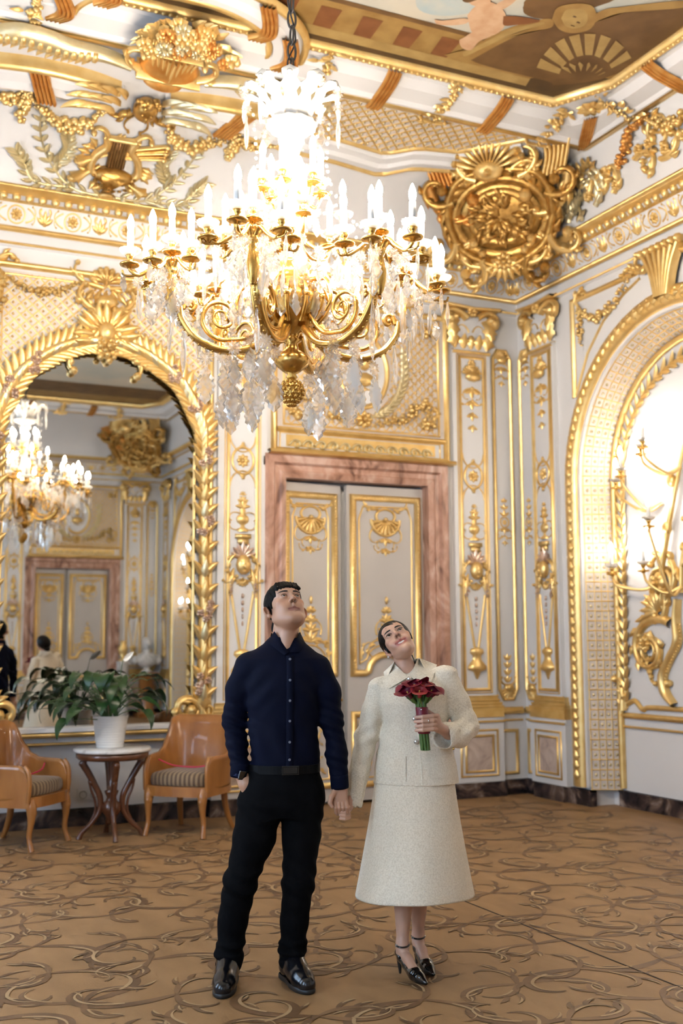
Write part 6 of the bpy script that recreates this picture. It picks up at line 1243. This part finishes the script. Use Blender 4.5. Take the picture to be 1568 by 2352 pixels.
# ------------------------------------------------------------------ the man
MANL = (1.867, 4.633, 0); MAN_A = math.radians(20.39)
MN = empty('person', 'man in navy shirt and black trousers looking up, hand in pocket', 'person', loc=MANL, rz=-MAN_A)
H = Head((.006, .030, 1.602), rot('z', math.radians(19))@rot('x', math.radians(-36)), 1.02)
B = SDF(); add_head(B, H, False, False)
B.cone((.012, .040, 1.56), (-.002, .030, 1.40), .056, .064, .02).ell((-.005, .01, 1.375), (.08, .060, .05), None, .03)
B.cone((.020, -.010, 1.55), (.006, -.028, 1.44), .030, .026, .03); B.ell(H.P(0, -.035, -.085), (.035, .03, .02), H.R, .03)
B.loft([(.80, -.01, 0, .12, .08), (.95, 0, 0, .13, .085), (1.2, -.005, 0, .14, .09), (1.34, -.005, 0, .14, .06), (1.40, 0, .01, .08, .045)], .03)
AL = [(.160, .01, 1.355, .040), (.211, .012, 1.105, .028), (.238, -.025, .86, .026)]; ARR_ = [(-.170, .01, 1.355, .040), (-.219, .046, 1.12, .028), (-.197, -.015, .90, .027), (-.168, -.028, .845, .029), (-.13, -.03, .77, .03)]
B.chain(AL, .02).chain(ARR_, .02)
for s, hx, kn, an in ((-1, -.085, (-.195, -.015, .43), (-.24, .01, .08)), (1, .085, (.062, -.01, .43), (.032, .02, .08))):
    B.chain([(hx, 0, .84, .06), (*kn, .042), (*an, .026)], .03).cone((an[0], an[1], .06), (an[0]+.01*s, an[1]-.08, .045), .022, .018)
# left hand closed round hers: palm, thumb, four curled fingers
B.box((.212, -.052, .755), (.276, -.018, .850), .014, .012)
for i in range(4):
    x = .219+.0165*i; B.chain([(x, -.040, .768, .0092), (x+.002, -.058, .742, .0088), (x+.005, -.046, .720, .0082), (x+.010, -.020, .722, .0075)], .003)
B.chain([(.222, -.040, .815, .013), (.203, -.056, .788, .0105), (.196, -.064, .764, .0092), (.205, -.068, .748, .0078)], .005)
xs = axis((-.34, -.125, .009), (-.125, .145, .0022), (.145, .185, .008), (.185, .30, .0025), (.30, .34, .01)); ys = axis((-.20, -.13, .008), (-.13, .15, .0024), (.15, .20, .01)); zs = axis((-.01, .70, .011), (.70, .86, .0026), (.86, 1.42, .010), (1.42, 1.77, .0022))
bo = B.mesh(xs, ys, zs).obj('body', SKIN, MN, color=face_color(H, (.52, .285, .180), (.28, .09, .07), (.55, .24, .145), False)); add_eyes(H, MN, B, (.05, .26))
# hair: short cap with fringe
HAIRM = mat('black_hair', (.003, .0025, .0023), .6, spec=.10, c2=(.007, .0055, .0045), scale=60, bump=.6, bscale=130, stretch=(1, 1, .25))
D = SDF(); hk = H.k; D.ell(H.P(0, .012, .053), A(.0815, .105, .084)*hk, H.R, .01)
D.ell(H.P(0, -.110, -.030), A(.070, .075, .092)*hk, H.R, .006*hk, 's'); D.ell(H.P(0, -.02, -.105), A(.11, .085, .075)*hk, H.R, .006, 's')
for s in (-1, 1): D.ell(H.P(s*.088, .018, -.010), A(.02, .026, .036)*hk, H.R, .004, 's'); D.cone(H.P(s*.071, -.016, .025), H.P(s*.071, -.016, -.004), .008*hk, .004*hk, .006)
D.ell(H.P(0, .075, -.045), A(.055, .03, .045)*hk, H.R, .02)
for i in range(9): x = -.044+.011*i; D.cone(H.P(x, -.066, .088), H.P(x*1.2+.003, -.0930+.018*abs(x)/.044, .060+.004*(i % 2)+.003*abs(x)/.044), .011*hk, .0055*hk, .010)
D.mesh(uni(-.13, .15, .0026), uni(-.14, .18, .0026), uni(1.48, 1.76, .0026), lambda X, Y, Z: .0011*np.sin(X*420+Y*160+2*np.sin(Z*60))+0*Z).obj('hair', HAIRM, MN)
# shirt
SHIRT = mat('navy_cotton', (.0012, .0023, .0115), .75, c2=(.0016, .0031, .0150), scale=8, bump=.2, bscale=700, spec=.12)
D = SDF(); D.loft([(.885, 0, 0, .148, .102), (.95, 0, 0, .151, .106), (1.05, -.002, 0, .154, .110), (1.15, -.006, 0, .158, .115), (1.25, -.008, 0, .166, .116), (1.33, -.008, .004, .176, .105), (1.385, -.006, .01, .178, .088), (1.42, -.002, .016, .140, .074), (1.45, .002, .022, .098, .068), (1.48, .004, .028, .070, .064)], .03)
D.chain([(-.160, .012, 1.350, .062), (-.200, .028, 1.25, .058), (-.221, .048, 1.125, .050), (-.213, .022, 1.02, .046), (-.197, -.012, .915, .0385)], .025)
D.chain([(.148, .012, 1.340, .062), (.190, .012, 1.24, .057), (.211, .012, 1.105, .0495), (.230, -.008, .97, .0445), (.241, -.028, .862, .039)], .025)
D.cone((.020, -.105, 1.416), (.014, -.045, 1.505), .003, .046, .004, 's')
def folds(X, Y, Z):
    n = lambda p: np.sin(p)
    def band(cx, cz, sx, sz): return np.exp(-((X-cx)/sx)**2-((Z-cz)/sz)**2)
    f = .0042*n(Z*150+X*60+2.2*n(Y*22))*(band(-.22, 1.10, .07, .09)+band(.215, 1.10, .07, .09)+.8*band(.235, .93, .06, .05)+.8*band(-.205, .95, .06, .05))
    f = f+.0045*n(X*55+Z*48+1.8*n(Z*16+Y*9))*np.exp(-((Z-1.02)/.13)**2)+.0035*n((X-Z)*62+1.5*n(Y*18))*band(-.12, 1.26, .07, .10)+.0035*n((X+Z)*62+1.5*n(Y*18))*band(.11, 1.26, .07, .10)+.0018*n(X*28+Y*20)*n(Z*34+1)
    return f
D.box((-.4, -.3, .5), (.4, .3, .892), .001, .002, 's') if False else None
D.mesh(uni(-.31, .33, .0042), uni(-.18, .19, .0044), uni(.82, 1.50, .0042), folds).obj('shirt', SHIRT, MN); SH_ = D
# collar: back band and two folded leaves
def leaf_flap(name, fld, m_, par, a, b, c, d, off=.006, n=12, puff=.006, th=.004):
    """four-sided collar leaf a-b (inner edge), d-c (outer edge) laid on the field from the front"""
    a, b, c, d = A(*a), A(*b), A(*c), A(*d); G = np.zeros((n, n, 3))
    for i in range(n):
        for j in range(n):
            u, v = i/(n-1), j/(n-1); q = (a*(1-u)+b*u)*(1-v)+(d*(1-u)+c*u)*v; p = fld.hit((q[0], -.30, q[1]), (0, 1, 0)); G[i, j] = (q[0], p[1]-off-puff*math.sin(pi*v), q[1])
    for _ in range(6): G[1:-1, :, 1] = G[1:-1, :, 1]*.5+(G[2:, :, 1]+G[:-2, :, 1])*.25; G[:, 1:-1, 1] = G[:, 1:-1, 1]*.5+(G[:, 2:, 1]+G[:, :-2, 1])*.25
    m = MB(); m.grid(G); m.grid(G+A(0, th, 0))
    for e_ in (G[0], G[-1], G[:, 0], G[:, -1]): m.grid(np.stack([e_, e_+A(0, th, 0)], 1))
    return m.obj(name, m_, par)
FN = SDF(); FN.p = SH_.p+B.p[-0:] if False else SH_.p+[q for q in SDF().cone((.012, .036, 1.56), (.0, .026, 1.40), .0635, .070, .004).p]
leaf_flap('collar_leaf', FN, SHIRT, MN, (.018, 1.414), (-.046, 1.508), (-.076, 1.458), (-.004, 1.402)); leaf_flap('collar_leaf', FN, SHIRT, MN, (.022, 1.414), (.070, 1.506), (.092, 1.462), (.066, 1.415))
m = MB(); G = np.zeros((25, 4, 3))
for i, a in enumerate(np.linspace(.35, pi-.35, 25)):
    for j, (r_, z) in enumerate([(.070, 1.455), (.067, 1.498), (.071, 1.500), (.080, 1.460)]): G[i, j] = (.008+r_*math.cos(a), .028+r_*math.sin(a), z-.012*max(0, -math.sin(a)))
m.grid(G); m.obj('collar_band', SHIRT, MN)
BUT = mat('dark_pearl_button', (.16, .17, .22), .2, coat=.5)
m = MB(); pk = []
for z in np.linspace(1.40, .92, 12): p = SH_.hit((.022-.006*(1.4-z), -.25, z), (0, 1, 0)); pk.append(p+A(0, -.0085, 0))
P_ = np.array(pk); G = np.stack([P_+A(-.015, .006, 0), P_+A(-.014, .002, 0), P_+A(.014, .002, 0), P_+A(.015, .006, 0)], 1); m.grid(G); m.obj('button_placket', SHIRT, MN)
for z in (1.385, 1.295, 1.207, 1.120, 1.030, .955):
    p = SH_.hit((.022-.006*(1.4-z), -.25, z), (0, 1, 0)); MB().lathe([(0, .0), (.0055, 0), (.006, .001), (.0055, .0022), (.0035, .0016), (0, .0016)], 12).obj('button', BUT, MN, lambda V, p=p: A(*MANL)+A(V[:, 0]+p[0], -V[:, 2]+p[1]-.0065, V[:, 1]+p[2]).T)
for sgn, c in ((1, (.241, -.028, .852)), (-1, (-.196, -.013, .905))):
    m = MB(); m.lathe([(.030, -.028), (.039, -.030), (.0405, -.02), (.0405, .020), (.039, .028), (.033, .030)], 24); o = m.obj('cuff', SHIRT, MN); o.location = c; o.rotation_euler = (.10, -.08*sgn, 0)
# trousers, belt, boots
TRO = mat('black_wool', (.0022, .0022, .0028), .85, c2=(.0032, .0032, .004), scale=20, bump=.15, bscale=500, spec=.08)
D = SDF(); D.loft([(.70, -.02, 0, .172, .100), (.76, -.02, 0, .186, .118), (.82, -.014, .004, .176, .122), (.88, -.004, 0, .158, .112), (.915, 0, 0, .1525, .108)], .03)
D.chain([(-.092, 0, .80, .098), (-.130, -.008, .62, .089), (-.190, -.018, .43, .070), (-.222, 0, .26, .063), (-.239, .01, .09, .058)], .02).chain([(.078, 0, .80, .098), (.075, 0, .62, .084), (.062, -.012, .43, .067), (.045, .006, .26, .061), (.032, .018, .09, .055)], .02)
for cx, cy_ in ((-.238, .008), (.034, .018)): D.ell((cx, cy_, .125), (.066, .068, .022), None, .012).ell((cx+.006, cy_, .17), (.062, .064, .012), None, .012)
D.box((-.5, -.3, -.2), (.5, .3, .058), .001, .004, 's')
def tfold(X, Y, Z): return .0045*np.sin(Z*75+X*40+2*np.sin(Y*25+X*10))*(np.exp(-((Z-.44)/.10)**2)+np.exp(-((Z-.14)/.07)**2)+.6*np.exp(-((Z-.72)/.09)**2))+.002*np.sin(X*45+Z*12)+0*Y
D.mesh(uni(-.32, .20, .0048), uni(-.15, .16, .005), uni(.03, .94, .0048), tfold).obj('trousers', TRO, MN)
BELT = mat('black_belt_leather', (.0025, .0025, .003), .5, spec=.12); m = MB(); a = np.linspace(0, 2*pi, 61)[:-1]; G = np.zeros((60, 4, 3))
for j, (o_, z) in enumerate([(-.004, .892), (.0045, .892), (.0045, .928), (-.004, .928)]): G[:, j] = np.stack([(.1535+o_)*np.cos(a), (.1095+o_)*np.sin(a), np.full(60, z)], -1)
m.grid(G, cu=True, cv=True); bl_ = m.obj('belt', BELT, MN, smooth=False); m = MB(); m.rect(-.012, .893, .058, .927, [(-.002, -.003), (-.002, .004), (.002, .004), (.002, -.003)]); m.box((-.008, .897, -.001), (.054, .923, .002)); m.obj('buckle', mat('dark_steel', (.05, .048, .045), .3, .9), MN, lambda V: A(*MANL)+np.stack([V[:, 0], -.1125-V[:, 2]+.02*(V[:, 0]/.15)**2, V[:, 1]], -1), smooth=False)
BOOT = mat('polished_black_leather', (.0035, .0035, .005), .2, spec=.55); SOLE = mat('black_rubber', (.010, .010, .010), .5)
for ax_, ay, tx, ty in ((-.240, .012, -.262, -.185), (.034, .024, .088, -.135)):
    D = SDF(); d = A(tx-ax_, ty-ay); d /= np.linalg.norm(d); pt = lambda t, z, r: (ax_+d[0]*t, ay+d[1]*t, z, r); nrm = A(-d[1], d[0])
    D.chain([pt(-.01, .15, .050), pt(-.005, .09, .049), pt(-.02, .055, .044)], .015).cone(pt(.0, .11, 0)[:3], pt(.10, .058, 0)[:3], .047, .042, .02).chain([pt(-.045, .050, .040), pt(.05, .060, .044), pt(.13, .040, .046), pt(.175, .032, .038)], .02); D.box((-1, -1, -.3), (1, 1, .014), .001, .003, 's')
    D.mesh(uni(ax_-.16, ax_+.18, .004), uni(ay-.26, ay+.12, .004), uni(-.01, .19, .004)).obj('boot', BOOT, MN)
    m = MB(); out = [(-.088, .0), (-.075, .034), (-.03, .040), (.03, .040), (.10, .049), (.16, .044), (.20, .026), (.215, 0), (.20, -.026), (.16, -.044), (.10, -.049), (.03, -.040), (-.03, -.040), (-.075, -.034)]
    P_ = spl(np.vstack([out, out[:1]]), 56)[:-1]; W_ = lambda s_, z: np.c_[ax_+d[0]*P_[:, 0]*s_+nrm[0]*P_[:, 1]*s_, ay+d[1]*P_[:, 0]*s_+nrm[1]*P_[:, 1]*s_, np.full(len(P_), z)]
    m.grid(np.stack([W_(.97, .0), W_(1.0, .003), W_(1.0, .018), W_(.96, .022)], 1), cu=True); m.fan(W_(.97, 0)); m.obj('boot_sole', SOLE, MN)
# watch
WB = empty('wrist_watch'); WB.parent = MN; WB.location = (-.199, -.018, .892); WB.rotation_euler = (.18, .15, .5)
MB().lathe([(.031, -.011), (.0335, -.011), (.034, 0), (.0335, .011), (.031, .011), (.030, 0), (.031, -.011)], 24).obj('watch_band', mat('navy_strap', (.012, .025, .085), .6), WB); D = SDF(); D.box((-.019, -.043, -.021), (.019, -.030, .021), .005); D.mesh(uni(-.025, .025, .0015), uni(-.05, -.024, .0015), uni(-.027, .027, .0015)).obj('watch_case', mat('black_glass', (.004, .004, .005), .08, coat=1.0), WB)
# ------------------------------------------------------------------ the woman
WOL = (2.457, 4.527, 0); WO_A = math.radians(28.65)
WM = empty('person', 'smiling woman in cream tweed jacket and skirt holding dark red flowers', 'person', loc=WOL, rz=-WO_A)
H = Head((-.060, .020, 1.446), rot('y', math.radians(-29))@rot('z', math.radians(9))@rot('x', math.radians(-37)), .93)
B = SDF(); add_head(B, H, True, True)
B.chain([(-.066, .042, 1.43, .038), (-.042, .028, 1.37, .040), (-.012, .018, 1.29, .050)], .014).ell((-.01, .0, 1.27), (.11, .07, .05), None, .04)
B.ell(H.P(0, -.030, -.080), (.022, .024, .018), H.R, .02)
B.loft([(.80, 0, 0, .14, .10), (.95, 0, 0, .12, .085), (1.10, 0, 0, .115, .085), (1.24, 0, 0, .13, .08), (1.29, 0, 0, .09, .05)], .04)
B.chain([(-.150, 0, 1.24, .04), (-.215, -.02, 1.02, .032), (-.262, -.100, .80, .024), (-.292, -.142, .735, .023)], .02).chain([(.150, 0, 1.27, .04), (.245, -.01, 1.07, .033), (.155, -.135, 1.055, .025), (.115, -.205, 1.085, .024)], .02)
# left hand round the bouquet
B.ell((.103, -.218, 1.105), (.021, .030, .042), None, .010)
for i, z in enumerate((1.137, 1.118, 1.099, 1.081)):
    B.chain([(.106, -.226, z, .0098), (.084, -.268-.002*(i == 1), z+.002, .0094), (.042, -.281, z-.001, .0086), (.013-.003*(i == 1), -.262, z-.004, .0074)], .003)
B.chain([(.100, -.198, 1.130, .0115), (.066, -.196, 1.152, .0098), (.030, -.205, 1.146, .0088), (.012, -.222, 1.130, .0078)], .004)
# right hand held inside his: palm and four fingers lapping round
B.box((-.348, -.176, .700), (-.294, -.146, .765), .012, .010)
for i in range(4):
    z = .742-.0145*i; B.chain([(-.298, -.158, z, .0085), (-.286, -.178, z-.004, .0080), (-.302, -.203, z-.006, .0074), (-.322, -.205, z-.004, .0066)], .003)
B.chain([(-.315, -.16, .765, .010), (-.340, -.185, .762, .0085), (-.355, -.195, .75, .0075)], .004)
FT = ((-.060, -.045, .030, -.190), (.010, .100, .062, -.045))          # ankle x, y and toe x, y of each shoe
for (ax_, ay, tx, ty), hx in zip(FT, (-.07, .06)):
    d = A(tx-ax_, ty-ay); d /= np.linalg.norm(d); q = lambda t, z, r: (ax_+d[0]*t, ay+d[1]*t, z, r)
    B.chain([(hx, 0, .85, .075), (hx*.8, .0, .48, .048), (ax_*.75+hx*.12, ay*.6+.025, .33, .046), (ax_, ay+.008, .125, .0235), (ax_, ay, .105, .0225)], .03).chain([q(0, .100, .023), q(.045, .075, .022), q(.10, .035, .022), q(.135, .022, .015)], .015).cone(q(-.02, .085, 0)[:3], q(.0, .10, 0)[:3], .020, .02)
xs = axis((-.37, -.36, .005), (-.36, -.28, .0026), (-.28, -.15, .009), (-.15, .12, .0022), (.12, .30, .008)); ys = axis((-.30, -.14, .0026), (-.14, .15, .0026), (.15, .19, .01)); zs = axis((-.01, .36, .006), (.36, .69, .012), (.69, .78, .0026), (.78, 1.06, .010), (1.06, 1.17, .0026), (1.17, 1.30, .008), (1.30, 1.60, .0022))
B.mesh(xs, ys, zs).obj('body', SKIN, WM, color=face_color(H, (.60, .350, .240), (.46, .12, .10), (.62, .26, .18), True)); add_eyes(H, WM, B, (.05, .16), True)
m = MB(); t = np.linspace(-1, 1, 15); up_ = H.P; G = np.zeros((15, 3, 3))
for i, a in enumerate(t):
    for j, z in enumerate((-.0515, -.0580, -.0640)): G[i, j] = H.P(a*.0255, -.0875+.010*a*a, z+.0078*a*a)
m.grid(G); m.obj('teeth', mat('teeth', (.75, .70, .64), .25), WM)
# slick hair with low bun
D = SDF(); hk = H.k; D.ell(H.P(0, .012, .052), A(.0820, .1030, .0860)*hk, H.R, .01)
D.ell(H.P(0, -.108, -.032), A(.0800, .088, .0945)*hk, H.R, .005*hk, 's'); D.ell(H.P(0, -.02, -.10), A(.10, .085, .078)*hk, H.R, .005, 's')
for s in (-1, 1): D.ell(H.P(s*.082, .020, -.012), A(.02, .024, .032)*hk, H.R, .004, 's'); D.cone(H.P(s*.070, -.010, .02), H.P(s*.069, -.006, -.012), .0075*hk, .004*hk, .006)
D.cone(H.P(0, .075, -.02), H.P(.0, .085, -.075), .042*hk, .030*hk, .02).ell(H.P(.0, .098, -.085), A(.038, .032, .034)*hk, H.R, .006)
D.mesh(uni(-.18, .11, .0026), uni(-.12, .16, .0026), uni(1.32, 1.60, .0026), lambda X, Y, Z: .0007*np.sin(Y*380+X*120)+0*Z).obj('hair', mat('sleek_dark_hair', (.003, .002, .0016), .4, c2=(.006, .0036, .0028), scale=40, bump=.4, bscale=160, spec=.15), WM)
PEARL = mat('pearl_metal', (.72, .68, .62), .18, .6, coat=.6)
e = MB().blob((0, 0, 0), .006, 8, 6).obj('earring', PEARL, WM); e.location = H.P(-.082, -.004, -.038)
# tweed jacket
TWD = mat('cream_tweed', (.75, .64, .475), .85, c2=(.90, .795, .63), scale=160, sheen=.15, bump=.5, bscale=330, ramp=(.30, .62), detail=2)
D = SDF(); D.loft([(.822, .010, -.004, .194, .158), (.90, .008, -.002, .186, .148), (1.00, .006, 0, .166, .130), (1.09, .006, 0, .150, .120), (1.18, .004, -.004, .162, .126), (1.25, .004, 0, .164, .108), (1.29, .004, .006, .140, .088), (1.315, -.002, .012, .100, .070), (1.342, -.012, .018, .058, .055)], .02)
D.chain([(-.152, .0, 1.240, .054), (-.182, -.01, 1.14, .053), (-.216, -.022, 1.02, .050), (-.247, -.072, .87, .044), (-.270, -.112, .742, .040)], .018).chain([(.152, .0, 1.290, .056), (.200, 0, 1.18, .057), (.240, -.010, 1.080, .056), (.205, -.075, 1.045, .055), (.148, -.130, 1.043, .060)], .018).ell((-.160, .0, 1.262), (.040, .050, .028), None, .012).ell((.162, 0, 1.318), (.042, .050, .028), None, .012)
D.cone((-.13, .005, 1.258), (.13, .005, 1.305), .036, .036, .03)
D.box((-.6, -.4, .6), (.6, .4, .828), .001, .003, 's') if False else None
D.cone((-.020, -.108, 1.300), (-.034, -.020, 1.388), .006, .070, .004, 's')
D.box((-.36, -.25, .60), (-.2, .1, .722), .001, .003, 's').cone((-.273, -.125, .705), (-.262, -.098, .775), .035, .030, .003, 's').cone((.112, -.168, 1.043), (.165, -.112, 1.046), .054, .046, .004, 's')
D.box((-.165, -.35, .60), (.35, .35, .826), .001, .004, 's')
def jf(X, Y, Z):
    b = lambda cx, cz, sx, sz: np.exp(-((X-cx)/sx)**2-((Z-cz)/sz)**2)
    return .0038*np.sin(Z*95-X*50+2*np.sin(Y*20))*(b(-.22, 1.03, .06, .10)+b(.24, 1.09, .07, .06))+.0032*np.sin(X*58+Z*24+1.5*np.sin(Z*19))*np.exp(-((Z-1.04)/.10)**2)+.0008*np.sin(X*260+Z*90)*np.sin(Z*310)+0*Y
D.mesh(uni(-.34, .33, .0040), uni(-.22, .18, .0040), uni(.66, 1.40, .0040), jf).obj('jacket', TWD, WM); JK = D
# front edge, pockets, collar flaps laid on the jacket
def on(x, z, off): p = JK.hit((x, -.34, z), (0, 1, 0)); return p+A(0, -off, 0)
m = MB(); Z = np.linspace(1.295, .832, 30); P0 = np.array([on(.006+.030*(1.295-z)/.46, z, .004) for z in Z]); P1 = np.array([on(.014+.030*(1.295-z)/.46, z, .0) for z in Z]); P2 = P0+A(-.004, .004, 0); m.grid(np.stack([P2, P0, P0+A(.006, .003, 0)], 1)); m.obj('front_edge', TWD, WM)
for sx, zp in ((-1, .90), (1, .905)):
    m = MB(); G = np.zeros((12, 6, 3))
    for i, x in enumerate(np.linspace(.045, .150, 12)):
        for j, z in enumerate(np.linspace(zp-.045, zp+.055, 6)): G[i, j] = on(sx*x+.01+(.02 if sx > 0 else 0), z, .0055 if 0 < j else .004)
    m.grid(G); m.obj('pocket', TWD, WM)
FN = SDF(); FN.p = JK.p+SDF().chain([(-.055, .036, 1.42, .048), (-.038, .026, 1.37, .048), (-.012, .018, 1.30, .058)], .01).p
leaf_flap('collar', FN, TWD, WM, (-.020, 1.300), (-.088, 1.362), (-.136, 1.318), (-.108, 1.248), .008, 14, .010, .006); leaf_flap('collar', FN, TWD, WM, (-.014, 1.300), (.026, 1.385), (.112, 1.352), (.078, 1.262), .008, 14, .010, .006)
m = MB(); G = np.zeros((21, 4, 3))
for i, a in enumerate(np.linspace(-.4, pi+.4, 21)):
    for j, (r_, z) in enumerate([(.056, 1.325), (.055, 1.372), (.062, 1.374), (.090, 1.320)]): G[i, j] = (-.026+r_*math.cos(a), .024+r_*math.sin(a), z+.12*r_*math.cos(a))
m.grid(G); m.obj('collar_back', TWD, WM)
for x, z in ((-.016, 1.292), (.006, 1.118), (.012, 1.018)):
    p = on(x, z, .010); o = MB().blob((0, 0, 0), (.0115, .008, .0115), 12, 8).obj('pearl_button', PEARL, WM); o.location = p
o = MB().blob((0, 0, 0), .006, 8, 6).obj('cuff_button', mat('gold_button', (.7, .45, .15), .25, .9), WM); o.location = (.175, -.155, .99)
# skirt
m = MB(); n = 72; rows = [(1.00, .150, .118), (.92, .168, .136), (.84, .180, .152), (.76, .190, .168), (.66, .206, .190), (.56, .224, .212), (.46, .243, .234), (.38, .259, .252), (.345, .266, .260), (.338, .266, .260), (.338, .260, .254), (.40, .245, .238)]; G = np.zeros((len(rows), n, 3)); a = np.arange(n)*2*pi/n
for i, (z, rx, ry) in enumerate(rows):
    q = np.clip((.95-z)/.6, 0, 1); wv = 1+q*(.018*np.sin(3*a+.6)+.012*np.sin(5*a+1.9)+.006*np.sin(8*a)); G[i] = np.stack([-.012*q+.004+rx*wv*np.cos(a), -.01*q+ry*wv*np.sin(a), np.full(n, z)-.006*q*np.sin(2*a+1)], -1)
m.grid(G, cv=True); m.obj('skirt', TWD, WM)
for k in range(40):
    i, j = rnd.randrange(1, 8), rnd.randrange(36, 72); p = G[i, j]*A(1.004, 1.004, 1)+A(0, 0, rnd.uniform(-.03, .03)); s_ = MB().blob((0, 0, 0), .0016, 4, 3).obj('sequin', mat('white_sequin', (.95, .95, .95), .15), WM); s_.location = p
# court shoes with ankle straps
PAT = mat('black_patent_leather', (.005, .005, .005), .1, coat=.8)
for (ax_, ay, tx, ty) in FT:
    d = A(tx-ax_, ty-ay); d /= np.linalg.norm(d); q = lambda t, z, r: (ax_+d[0]*t, ay+d[1]*t, z, r); D = SDF()
    D.chain([q(.075, .045, .026), q(.105, .030, .030), q(.14, .022, .024), q(.19, .014, .0095)], .012).chain([q(-.028, .090, .020), q(.0, .075, .024), q(.04, .055, .024), q(.08, .035, .026)], .012)
    D.chain([q(-.018, .125, .016), q(.02, .110, .019), q(.05, .088, .0205), q(.085, .058, .0225)], .010, 's').ell(q(.05, .105, 0)[:3], (.022, .022, .03), None, .008, 's')
    D.box((-1, -1, -.3), (1, 1, .002), .001, .002, 's'); D.cone(q(-.030, .075, 0)[:3], q(-.022, .003, 0)[:3], .014, .0055, .012)
    D.mesh(uni(ax_-.09, ax_+.16, .003), uni(ay-.23, ay+.07, .003), uni(-.003, .15, .003)).obj('shoe', PAT, WM)
    m = MB(); t = np.linspace(0, 2*pi, 25); m.tube(np.stack([ax_+.0300*np.cos(t), ay+.003+.0300*np.sin(t), .128+.006*np.sin(t)], -1), .0042, 6, False); o = m.obj('ankle_strap', PAT, WM); o = MB().box((-.005, -.003, -.006), (.005, .003, .006)).obj('strap_buckle', PEARL, WM, smooth=False); o.location = (ax_-.026, ay-.012, .126)
m = MB(); t = np.linspace(0, 2*pi, 25); m.tube(np.stack([.066+0*t, -.277+.0105*np.cos(t), 1.118+.0105*np.sin(t)], -1), .0016, 6, False); m.obj('ring', mat('silver_ring', (.8, .78, .75), .15, 1), WM)
# ------------------------------------------------------------------ bouquet
BQ = empty('bouquet', 'bouquet of dark red calla lilies tied with red ribbon in the woman\'s hand', 'bouquet', loc=WOL, rz=-WO_A)
CALLA = mat('calla_burgundy', (.105, .003, .016), .42, c2=(.19, .006, .022), scale=30, spec=.3); CEDGE = mat('calla_coral', (.30, .03, .03), .42, spec=.3); CST = mat('calla_green', (.05, .11, .02), .4, c2=(.09, .16, .03), scale=20); SPX = mat('spadix_yellow', (.6, .35, .06), .6); RIB = mat('red_satin_ribbon', (.17, .003, .014), .35, spec=.4)
ax0, ax1 = A(.052, -.232, .990), A(.036, -.238, 1.175)
def calla(base, dirv, L, R0, tw, mm):
    d = A(*dirv); d /= np.linalg.norm(d); u = np.cross(d, A(.2, .3, 1)); u /= np.linalg.norm(u); v = np.cross(d, u); n = 20; G = np.zeros((9, n, 3)); a = np.linspace(0, 2*pi, n)+tw
    for i, t in enumerate(np.linspace(0, 1, 9)):
        r = R0*(.22+.30*t+.55*t**3.5); tip = np.exp(-((np.linspace(0, 2*pi, n)-pi)/.55)**2); h = L*t+L*.34*tip*t**3; rr = r*(1+.42*tip*t**4)
        c0, s0 = np.cos(a), np.sin(a); spr = (1-.16*np.exp(-((np.linspace(0, 2*pi, n))/.5)**2)-.1*np.exp(-((np.linspace(0, 2*pi, n)-2*pi)/.4)**2))
        G[i] = base+d*h[:, None]+u*(rr*c0*spr)[:, None]+v*(rr*s0*spr)[:, None]
        if i == 8: G[i] += -d*L*.10+ (G[i]-base-d*h[:, None])*.22
    F_ = empty('calla_lily'); F_.parent = BQ; m = MB(); m.grid(G); m.obj('spathe', mm, F_)
    MB().tube([base+d*L*.15, base+d*L*.8], [.0045, .003], 6).obj('spadix', SPX, F_); return F_
R_ = random.Random(4); k = 0
for ring_, (nn, rad, hh, out) in enumerate([(1, 0, 1.268, 0), (5, .034, 1.258, .55), (8, .062, 1.235, .95)]):
    for i in range(nn):
        a = 2*pi*i/nn+ring_*.4; top_ = A(.028+rad*1.05*math.cos(a), -.240+rad*.8*math.sin(a), hh+R_.uniform(-.006, .006)); dv = A(math.cos(a)*out, math.sin(a)*out*.9, 1.0); dv /= np.linalg.norm(dv); base = top_-dv*.035
        F_ = calla(base, dv, .062, .030, a+pi*.0+R_.uniform(-.4, .4), CALLA if k % 6 != 5 else CEDGE)
        b2 = ax0+A(math.cos(a)*.016*(ring_ > 0)*(1 if ring_ == 2 else .5), math.sin(a)*.016*(ring_ > 0)*(1 if ring_ == 2 else .5), 0); b1 = ax1+A(math.cos(a)*.018*(ring_ > 0), math.sin(a)*.018*(ring_ > 0), 0)
        MB().tube(spl([b2, b1, base*.5+b1*.5+A(0, 0, .004), base+dv*.012], 16), [.0055, .0055, .006, .0105], 7).obj('stem', CST, F_); k += 1
m = MB(); n = 24
m.lathe([(.026, 1.062), (.0275, 1.066), (.0275, 1.172), (.026, 1.176)], 24, (.0, 0, 0)); m.obj('ribbon_wrap', RIB, BQ, lambda V: A(*WOL)+np.stack([V[:, 0]+.042-.086*(V[:, 2]-1.12), V[:, 1]-.235, V[:, 2]], -1))
o = MB().blob((0, 0, 0), .004, 8, 6).obj('ribbon_pin', PEARL, BQ); o.location = (.036, -.264, 1.166)
